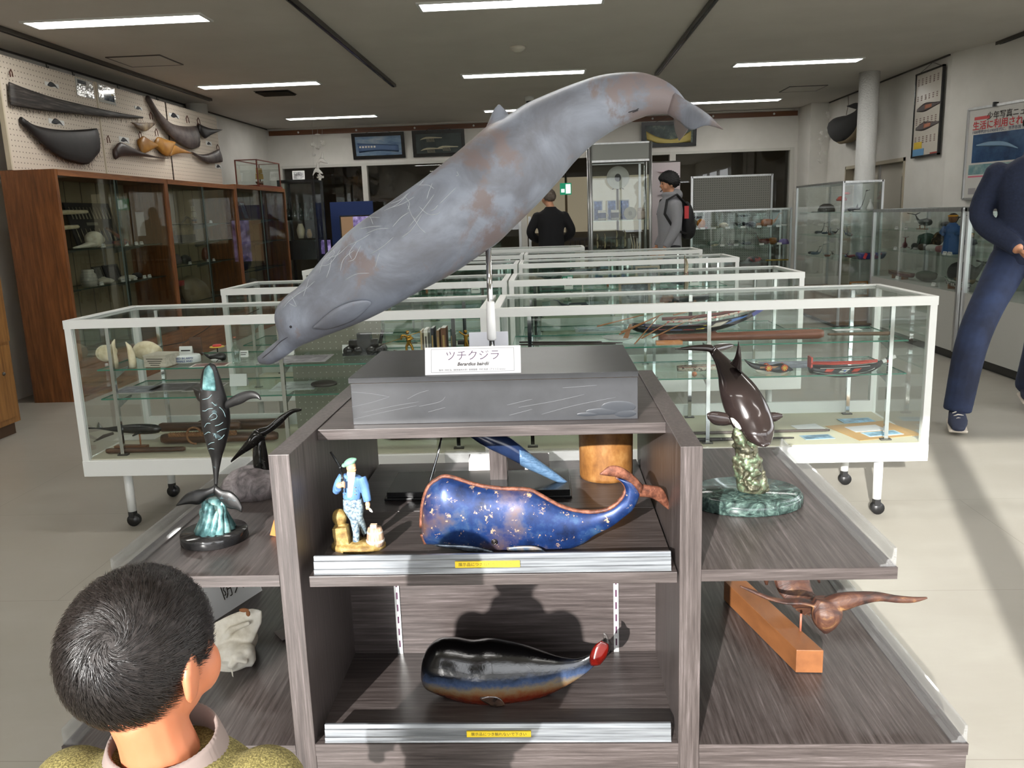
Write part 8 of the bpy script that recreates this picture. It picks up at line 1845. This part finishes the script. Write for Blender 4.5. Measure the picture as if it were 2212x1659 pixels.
def hair_cap(par, c, r_, f, u, k, material, hmin, nm='hair', thick=0.010, vol=1.0, vox=0.005):
    g = MB(); R_ = Matrix((r_, f, u)).transposed(); c = Vector(c) + u * 0.012 * k
    nu, nv = 48, 36; A = (0.074 * k, 0.092 * k, 0.088 * k)
    rows_ = []
    for i in range(nv + 1):
        row = []
        for j in range(nu):
            az = 2 * PI * j / nu; x_, y_ = math.cos(az), math.sin(az)
            lo = hmin(y_) + 0.06 * math.sin(j * 3.7) + 0.04 * math.sin(j * 1.3); t = i / nv; el = math.asin(max(-0.98, lo)) + (PI / 2 - math.asin(max(-0.98, lo))) * t
            d = Vector((math.cos(el) * x_, math.cos(el) * y_, math.sin(el)))
            ed = min(1.0, t * 6); th = thick * (0.25 + 0.75 * ed) * vol * (1 + 0.22 * math.sin(j * 2.4 + i) * ed + 0.15 * math.sin(i * 1.9 + j * 0.7) * ed)
            row.append(c + R_ @ Vector((d.x * (A[0] + th), d.y * (A[1] + th), d.z * (A[2] + th))))
        rows_.append(row)
    g.rings(rows_, cap=True)
    return g.build(nm, material, par)
def adult(name, label, loc, rotz, H, J, shirt_m, trouser_m, shoe_m, hair_m, headf=(0, 1, 0), vox=0.009, hmin=None, collar=None, hood=False, skin=None, hthick=0.018):
    """standing figure in local metres for a 1.70 m body, scaled to H; faces local +y"""
    k = H / 1.70
    par = thing(name, label, 'person', loc, rotz)
    skin = skin or M_SKIN
    def S_(p): return Vector(p) * k
    j = {n: S_(p) for n, p in J.items()}
    def trunk(e): return [(j['pel'].x, j['pel'].y, j['pel'].z - 0.06 * k, (0.155 + e) * k, (0.105 + e) * k), (j['pel'].x, j['pel'].y, j['pel'].z + 0.06 * k, (0.15 + e) * k, (0.10 + e) * k), ((j['pel'].x + j['chest'].x) / 2, (j['pel'].y + j['chest'].y) / 2, j['pel'].z + 0.2 * k, (0.145 + e) * k, (0.105 + e) * k), (j['chest'].x, j['chest'].y, j['chest'].z, (0.165 + e) * k, (0.118 + e) * k), (j['chest'].x, j['chest'].y - 0.005, j['chest'].z + 0.1 * k, (0.165 + e) * k, (0.095 + e) * k), (j['neck'].x, j['neck'].y, j['neck'].z - 0.02 * k, (0.075 + e) * k, (0.06 + e) * k)]
    g = MB()
    rings_loft(g, trunk(0.0))
    limb(g, [j['neck'] - Vector((0, 0, 0.05 * k)), j['neck'], j['head'] - Vector((0, 0, 0.06 * k))], [0.06 * k, 0.052 * k, 0.05 * k])
    for sd_ in 'LR':
        limb(g, [j['sh' + sd_], j['el' + sd_], j['wr' + sd_]], [0.05 * k, 0.042 * k, 0.04 * k, 0.028 * k])
        limb(g, [j['hip' + sd_], j['kn' + sd_], j['an' + sd_]], [0.085 * k, 0.062 * k, 0.055 * k, 0.038 * k])
        g.ell(j['an' + sd_] + Vector((0, 0.05 * k, -0.03 * k)), (0.035 * k, 0.09 * k, 0.03 * k))
        dv = j['wr' + sd_] - j['el' + sd_]
        hand(g, j['wr' + sd_], dv, Vector((0, 1, 0)), k)
    r_, f, u = head_shape(g, j['head'], headf, k)
    body = g.build('body', skin, par, local=True); remesh(body, min(vox, 0.007 * k), 3)
    def lp(o): return o
    # clothes follow the body a little outside it
    g = MB(); rings_loft(g, trunk(0.022)[0 if J.get('untuck', True) else 1:])
    for sd_ in 'LR':
        limb(g, [j['sh' + sd_] * 0.96 + j['chest'] * 0.04, j['el' + sd_], j['wr' + sd_] - (j['wr' + sd_] - j['el' + sd_]) * 0.05], [0.066 * k, 0.06 * k, 0.057 * k, 0.045 * k])
        g.ell(j['sh' + sd_] - Vector((0, 0, 0.02 * k)), 0.062 * k)
    if hood:
        g.ell(j['neck'] + Vector((0, -0.06 * k, 0.0)), (0.11 * k, 0.07 * k, 0.07 * k)); g.tube([j['neck'] + Vector((0.07 * k * math.cos(a), 0.075 * k * math.sin(a), 0.01 * k)) for a in [i * 2 * PI / 16 for i in range(17)]], 0.03 * k, 8)
    else:
        g.tube([j['neck'] + Vector((0.062 * k * math.cos(a), 0.058 * k * math.sin(a), 0.0)) for a in [i * 2 * PI / 16 for i in range(17)]], 0.016 * k, 8)
    remesh(g.build('top', shirt_m, par, local=True), vox, 5)
    g = MB(); rings_loft(g, [(j['pel'].x, j['pel'].y, j['pel'].z - 0.1 * k, 0.17 * k, 0.12 * k), (j['pel'].x, j['pel'].y, j['pel'].z + 0.03 * k, 0.168 * k, 0.12 * k), (j['pel'].x, j['pel'].y, j['pel'].z + 0.08 * k, 0.155 * k, 0.108 * k)])
    for sd_ in 'LR': limb(g, [j['hip' + sd_], j['kn' + sd_], j['an' + sd_] + Vector((0, 0, 0.01))], [0.105 * k, 0.088 * k, 0.08 * k, 0.072 * k])
    remesh(g.build('trousers', trouser_m, par, local=True), vox, 5)
    for sd_ in 'LR':
        a = j['an' + sd_]; tz = max(a.z - 0.07 * k, 0.0)
        g = MB(); loft(g, [(a.x, a.y - 0.07 * k, tz + 0.08 * k), (a.x, a.y, tz + 0.10 * k), (a.x, a.y + 0.1 * k, tz + 0.075 * k), (a.x, a.y + 0.19 * k, tz + 0.04 * k)], [(a.x, a.y - 0.08 * k, tz + 0.012), (a.x, a.y, tz + 0.012), (a.x, a.y + 0.1 * k, tz + 0.012), (a.x, a.y + 0.2 * k, tz + 0.015)], side=(1, 0, 0), thick=[0.035 * k, 0.042 * k, 0.048 * k, 0.03 * k], n=16, ring=14, ex=2.6)
        shoe = g.build('shoe', shoe_m, par, local=True)
        MB().box(a.x - 0.046 * k, a.x + 0.046 * k, a.y - 0.08 * k, a.y + 0.19 * k, tz, tz + 0.02).build('sole', plain(200, 190, 176, 0.7), shoe, local=True, bevel=0.01)
        for q_ in range(4): MB().tube([(a.x - 0.026 * k, a.y + (0.03 + q_ * 0.028) * k, tz + (0.098 - q_ * 0.012) * k), (a.x, a.y + (0.036 + q_ * 0.028) * k, tz + (0.106 - q_ * 0.013) * k), (a.x + 0.026 * k, a.y + (0.045 + q_ * 0.028) * k, tz + (0.092 - q_ * 0.012) * k)], 0.0035, 6).build('lace', plain(214, 206, 192, 0.8), shoe, local=True)
    hp = par
    g0 = hair_cap(par, j['head'], r_, f, u, k, hair_m, hmin or (lambda y_: float(np.interp(y_, [-1, -0.3, 0.1, 0.35, 0.7, 1], [-0.62, -0.45, -0.1, 0.0, 0.42, 0.55]))), thick=hthick)
    g0.matrix_parent_inverse = Matrix.Identity(4)
    before = set(COL.objects); face_bits(par, j['head'], r_, f, u, k)
    for o in set(COL.objects) - before: o.matrix_parent_inverse = Matrix.Identity(4)
    return par, j, k
STAND = dict(pel=(0, 0, 0.93), chest=(0, 0, 1.27), neck=(0, -0.01, 1.45), head=(0, 0.01, 1.585), shL=(-0.175, 0, 1.36), shR=(0.175, 0, 1.36), elL=(-0.235, -0.03, 1.12), elR=(0.235, -0.03, 1.12), wrL=(-0.22, 0.05, 0.9), wrR=(0.22, 0.05, 0.9), hipL=(-0.085, 0, 0.9), hipR=(0.085, 0, 0.9), knL=(-0.095, 0.01, 0.5), knR=(0.095, 0.01, 0.5), anL=(-0.1, -0.02, 0.085), anR=(0.1, -0.02, 0.085))
M_BLKKNIT = mat('black_knit', s(16, 16, 19), 0.9, bump=0.2, scale=60)
M_DKTR = mat('charcoal_trousers', s(44, 42, 40), 0.85)
M_BLKSHOE = plain(24, 22, 22, 0.5)
# elderly man seen from behind
c = W(1190, 480, 10.75)
J1 = dict(STAND); J1['elL'] = (-0.27, 0.02, 1.14); J1['elR'] = (0.27, 0.02, 1.14); J1['wrL'] = (-0.16, 0.18, 1.02); J1['wrR'] = (0.16, 0.18, 1.02); J1['head'] = (-0.02, 0.03, 1.58)
adult('person', 'grey-haired person in a black sweater seen from behind near the doorway', (c.x, 10.75, 0), 0.05, 1.645, J1, M_BLKKNIT, M_DKTR, M_BLKSHOE, mat('grey_hair', s(120, 108, 98), 0.7, col2=s(80, 70, 62), scale=30), headf=(-0.4, 1, 0), vox=0.012)
# young man in a grey hoodie with a black rucksack, in profile
c = W(1447, 470, 9.75)
J2 = dict(STAND); J2['elL'] = (-0.20, -0.02, 1.12); J2['wrL'] = (-0.18, 0.10, 0.88); J2['elR'] = (0.20, -0.02, 1.12); J2['wrR'] = (0.18, 0.10, 0.88)
M_HOOD = mat('grey_fleece', s(136, 136, 140), 0.9, bump=0.15, scale=50)
p2, j2, k2 = adult('person', 'young person in a light grey hoodie with a black rucksack, facing sideways', (c.x, 9.75, 0), PI / 2 + 0.12, 1.745, J2, M_HOOD, plain(26, 26, 30, 0.8), M_BLKSHOE, mat('black_hair', s(14, 12, 12), 0.6), headf=(0, 1, -0.12), vox=0.011, hood=True, hthick=0.03, hmin=lambda y_: float(np.interp(y_, [-1, -0.3, 0.1, 0.35, 0.7, 1], [-0.72, -0.62, -0.4, -0.25, 0.12, 0.22])))
g = MB(); g.ell((0, -0.185 * k2, 1.17 * k2), (0.14 * k2, 0.085 * k2, 0.21 * k2)); g.ell((0, -0.22 * k2, 1.08 * k2), (0.12 * k2, 0.07 * k2, 0.12 * k2))
rk = thing('rucksack', 'black rucksack with a red tag on the back of the grey hoodie', 'bag', (c.x, 9.75, 0.9), PI / 2 + 0.12)
o = g.build('pack', mat('black_nylon', s(16, 16, 18), 0.7), rk, local=True); o.data.transform(Matrix.Translation((0, 0, -0.9))); remesh(o, 0.01, 4)
for sg in (-1, 1):
    o = MB().tube([(sg * 0.10 * k2, -0.16 * k2, 1.34 * k2), (sg * 0.13 * k2, -0.04 * k2, 1.455 * k2), (sg * 0.14 * k2, 0.07 * k2, 1.40 * k2), (sg * 0.16 * k2, 0.10 * k2, 1.25 * k2), (sg * 0.19 * k2, 0.0 * k2, 1.08 * k2), (sg * 0.13 * k2, -0.14 * k2, 1.03 * k2)], 0.024 * k2, 8, flat=0.5).build('strap', MATS['black_nylon'], rk, local=True); o.data.transform(Matrix.Translation((0, 0, -0.9)))
o = MB().obox((-0.135 * k2, -0.15 * k2, 1.26 * k2), (0.01, 0.05, 0.14)).build('red_tag', plain(186, 36, 40), rk, local=True); o.data.transform(Matrix.Translation((0, 0, -0.9)))
# walking man at the edge of the picture
M_NAVY = mat('navy_sweater', s(22, 30, 52), 0.9, bump=0.3, scale=70, col2=s(28, 38, 62))
M_JEAN = mat('dark_jeans', s(22, 30, 52), 0.85, col2=s(40, 54, 86), scale=5, bump=0.2)
J3 = dict(pel=(0, 0, 0.93), chest=(0, 0.04, 1.27), neck=(0, 0.06, 1.455), head=(0, 0.09, 1.585), shL=(-0.185, 0.04, 1.375), shR=(0.185, 0.04, 1.375), elL=(-0.25, -0.06, 1.13), elR=(0.245, 0.0, 1.13), wrL=(-0.22, 0.06, 0.92), wrR=(0.07, 0.19, 0.955), hipL=(-0.085, 0, 0.9), hipR=(0.085, 0.0, 0.9), knL=(-0.10, -0.02, 0.48), knR=(0.25, 0.26, 0.52), anL=(-0.10, -0.36, 0.12), anR=(0.31, 0.29, 0.085))
c = W(2188, 480, 5.05)
adult('person', 'walking person in a navy sweater, blue jeans and laced shoes beside the glass counters', (c.x + 0.11, 5.05, 0), math.radians(158), 1.84, J3, M_NAVY, M_JEAN, mat('navy_suede', s(40, 46, 66), 0.8), mat('black_hair2', s(12, 12, 14), 0.5), headf=(0.15, 1, -0.05), vox=0.009)

# ---- the child in front, seen from behind
BY = 0.89
hc = W(298, 1412, BY)
bf = Vector((0.22, 0.97, -0.10)).normalized()
ch = thing('person', 'small child with short dark hair in a mustard fleece looking at the stand', 'person', (hc.x + 0.03, BY, 0))
kb = 1.0
nb = W(352, 1612, BY + 0.01)
g = MB()
hc2 = Vector(hc)
r_, f, u = head_shape(g, hc2, bf, kb)
limb(g, [hc2 - u * 0.05 - f * 0.01, (hc2 + nb) / 2 - f * 0.012, nb - Vector((0, 0, 0.03))], [0.045, 0.042, 0.048])
rings_loft(g, [(nb.x, BY + 0.01, 0.37, 0.10, 0.075), (nb.x, BY + 0.01, 0.48, 0.097, 0.07), (nb.x, BY + 0.01, nb.z - 0.155, 0.108, 0.075), (nb.x, BY + 0.01, nb.z - 0.065, 0.108, 0.065), (nb.x, nb.y, nb.z - 0.02, 0.05, 0.045)])
for sg in (-1, 1):
    shd = Vector((nb.x + sg * 0.122, BY + 0.01, nb.z - 0.06)); el = shd + Vector((sg * 0.035, 0.02, -0.15)); wr = el + Vector((-sg * 0.01, 0.09, -0.10))
    limb(g, [shd, el, wr], [0.036, 0.03, 0.028, 0.022]); hand(g, wr, wr - el, Vector((-sg, 0, 0.2)), 0.62)
    limb(g, [(nb.x + sg * 0.055, BY + 0.01, 0.37), (nb.x + sg * 0.06, BY + 0.02, 0.21), (nb.x + sg * 0.062, BY, 0.05)], [0.06, 0.045, 0.04, 0.028])
body = g.build('body', skinmat('child_skin', (178, 108, 74), (186, 116, 82)), ch); remesh(body, 0.0042, 3)
M_FLEECE = rmat('mustard_fleece', [(0.35, s(70, 64, 30)), (0.5, s(104, 95, 50)), (0.65, s(142, 132, 80))], 420, 0.95, bump=0.7, bdist=0.002)
g = MB()
rings_loft(g, [(nb.x, BY + 0.01, 0.38, 0.127, 0.096), (nb.x, BY + 0.01, 0.50, 0.126, 0.094), (nb.x, BY + 0.01, nb.z - 0.135, 0.136, 0.095), (nb.x, BY + 0.01, nb.z - 0.065, 0.128, 0.084), (nb.x, BY + 0.01, nb.z - 0.03, 0.102, 0.072), (nb.x, nb.y, nb.z - 0.008, 0.07, 0.06)])
for sg in (-1, 1):
    shd = Vector((nb.x + sg * 0.122, BY + 0.01, nb.z - 0.062)); el = shd + Vector((sg * 0.035, 0.02, -0.15)); wr = el + Vector((-sg * 0.01, 0.09, -0.10))
    g.ell(shd, 0.054); limb(g, [shd, el, wr - (wr - el) * 0.1], [0.052, 0.046, 0.042, 0.036])
remesh(g.build('fleece', M_FLEECE, ch), 0.006, 5)
# ribbed collar
g = MB(); ring_n = 120
rr = []
for (h_, rad, rad2) in ((-0.026, 0.080, 0.070), (-0.006, 0.074, 0.066), (0.012, 0.068, 0.060), (0.018, 0.065, 0.057), (0.014, 0.062, 0.054), (-0.016, 0.064, 0.056)):
    rr.append([Vector((nb.x + (rad + 0.0011 * (i % 2)) * math.cos(2 * PI * i / ring_n), nb.y + 0.004 + (rad2 + 0.0011 * (i % 2)) * math.sin(2 * PI * i / ring_n), nb.z - 0.004 + h_ + 0.010 * math.sin(2 * PI * i / ring_n))) for i in range(ring_n)])
g.rings(rr, cap=False); g.build('ribbed_collar', mat('mauve_rib', s(128, 114, 108), 0.85), ch)
g = MB(); rings_loft(g, [(nb.x, BY + 0.01, 0.31, 0.115, 0.085), (nb.x, BY + 0.01, 0.40, 0.115, 0.088)])
for sg in (-1, 1): limb(g, [(nb.x + sg * 0.055, BY + 0.01, 0.36), (nb.x + sg * 0.06, BY + 0.02, 0.21), (nb.x + sg * 0.062, BY, 0.06)], [0.07, 0.06, 0.055, 0.048])
remesh(g.build('trousers', plain(46, 52, 70, 0.85), ch), 0.008, 4)
for sg in (-1, 1):
    x_ = nb.x + sg * 0.062
    g = MB(); loft(g, [(x_, BY - 0.05, 0.05), (x_, BY, 0.065), (x_, BY + 0.06, 0.05), (x_, BY + 0.12, 0.025)], [(x_, BY - 0.055, 0.0), (x_, BY, 0.0), (x_, BY + 0.06, 0.0), (x_, BY + 0.125, 0.005)], side=(1, 0, 0), thick=[0.025, 0.03, 0.034, 0.02], n=12, ring=12, ex=2.6); g.build('shoe', plain(180, 180, 184, 0.6), ch)
face_bits(ch, hc2, r_, f, u, kb)
# hair: a thin undercoat and several thousand strands turning about the crown whorl
R_ = Matrix((r_, f, u)).transposed(); hcc = hc2 + u * 0.012 * kb
A = np.array([0.074, 0.092, 0.088]) * kb
def hair_lo(y_): return float(np.interp(y_, [-1, -0.5, -0.15, 0.1, 0.3, 0.55, 0.8, 1], [-0.80, -0.74, -0.42, -0.18, -0.22, -0.02, 0.38, 0.42]))
und = hair_cap(ch, hc2, r_, f, u, kb, mat('hair_undercoat', s(30, 23, 20), 0.7), hair_lo, 'hair_undercoat', thick=0.005)
dwh = R_.transposed() @ (ray(240, 1392).normalized())
# whorl point on the scalp
o_ = R_.transposed() @ (CAM_P - hcc); oo = np.array(o_) / (A + 0.005); dd = np.array(dwh) / (A + 0.005)
aq, bq, cq = dd @ dd, 2 * oo @ dd, oo @ oo - 1; tq = (-bq - math.sqrt(max(bq * bq - 4 * aq * cq, 0))) / (2 * aq)
wv = oo + dd * tq; wv /= np.linalg.norm(wv)
rnd = np.random.RandomState(4)
N = 9000
D = rnd.normal(size=(N * 2, 3)); D /= np.linalg.norm(D, axis=1)[:, None]
keep = [d for d in D if d[2] > hair_lo(d[1] / max(1e-6, math.hypot(d[0], d[1]))) - 0.02]
near = rnd.normal(size=(2500, 3)) * 0.35 + wv; near /= np.linalg.norm(near, axis=1)[:, None]
keep += [d for d in near if d[2] > hair_lo(d[1] / max(1e-6, math.hypot(d[0], d[1])))]
vs_, fs_ = [], []
for d in keep[:N]:
    dist = math.acos(max(-1, min(1, float(d @ wv))))
    seg = 5; L_ = rnd.uniform(0.016, 0.026) * min(1.0, 0.55 + dist); wd = rnd.uniform(0.00028, 0.0005)
    p = d.copy(); lift0 = 0.0035 + rnd.uniform(0, 0.003); stray = rnd.uniform(-0.25, 0.25); up_amt = rnd.uniform(0.0, 0.006) * (1.6 if dist < 0.5 else 1.0)
    base = len(vs_)
    for q_ in range(seg + 1):
        t = q_ / seg
        dist = math.acos(max(-1, min(1, float(p @ wv))))
        away = p * float(p @ wv) - wv; nrm_ = np.linalg.norm(away); away = away / nrm_ if nrm_ > 1e-5 else np.array([1.0, 0, 0])
        sw = np.cross(p, away); al = 1.15 * math.exp(-dist / 0.7) + 0.12 + stray
        fl_ = away * math.cos(al) + sw * math.sin(al)
        pos = p * (A + lift0 + up_amt * t * (1 - 0.3 * t)) 
        w3 = np.cross(p, fl_); w_ = wd * (1 - 0.8 * t)
        vs_.append(tuple(hcc + R_ @ Vector(pos - w3 * w_))); vs_.append(tuple(hcc + R_ @ Vector(pos + w3 * w_))); vs_.append(tuple(hcc + R_ @ Vector(pos + p * w_ * 1.4)))
        p = p + fl_ * (L_ / seg) / A.mean(); p /= np.linalg.norm(p)
    for q_ in range(seg):
        b0 = base + q_ * 3
        for e in range(3): fs_.append((b0 + e, b0 + (e + 1) % 3, b0 + 3 + (e + 1) % 3, b0 + 3 + e))
g = MB(); g.v = vs_; g.f = fs_; g.mi = [0] * len(fs_); g.sm = [True] * len(fs_)
ho = g.build('hair', mat('child_hair', s(26, 19, 16), 0.32, spec=0.8), ch, fix=False); ho['kind'] = 'stuff'
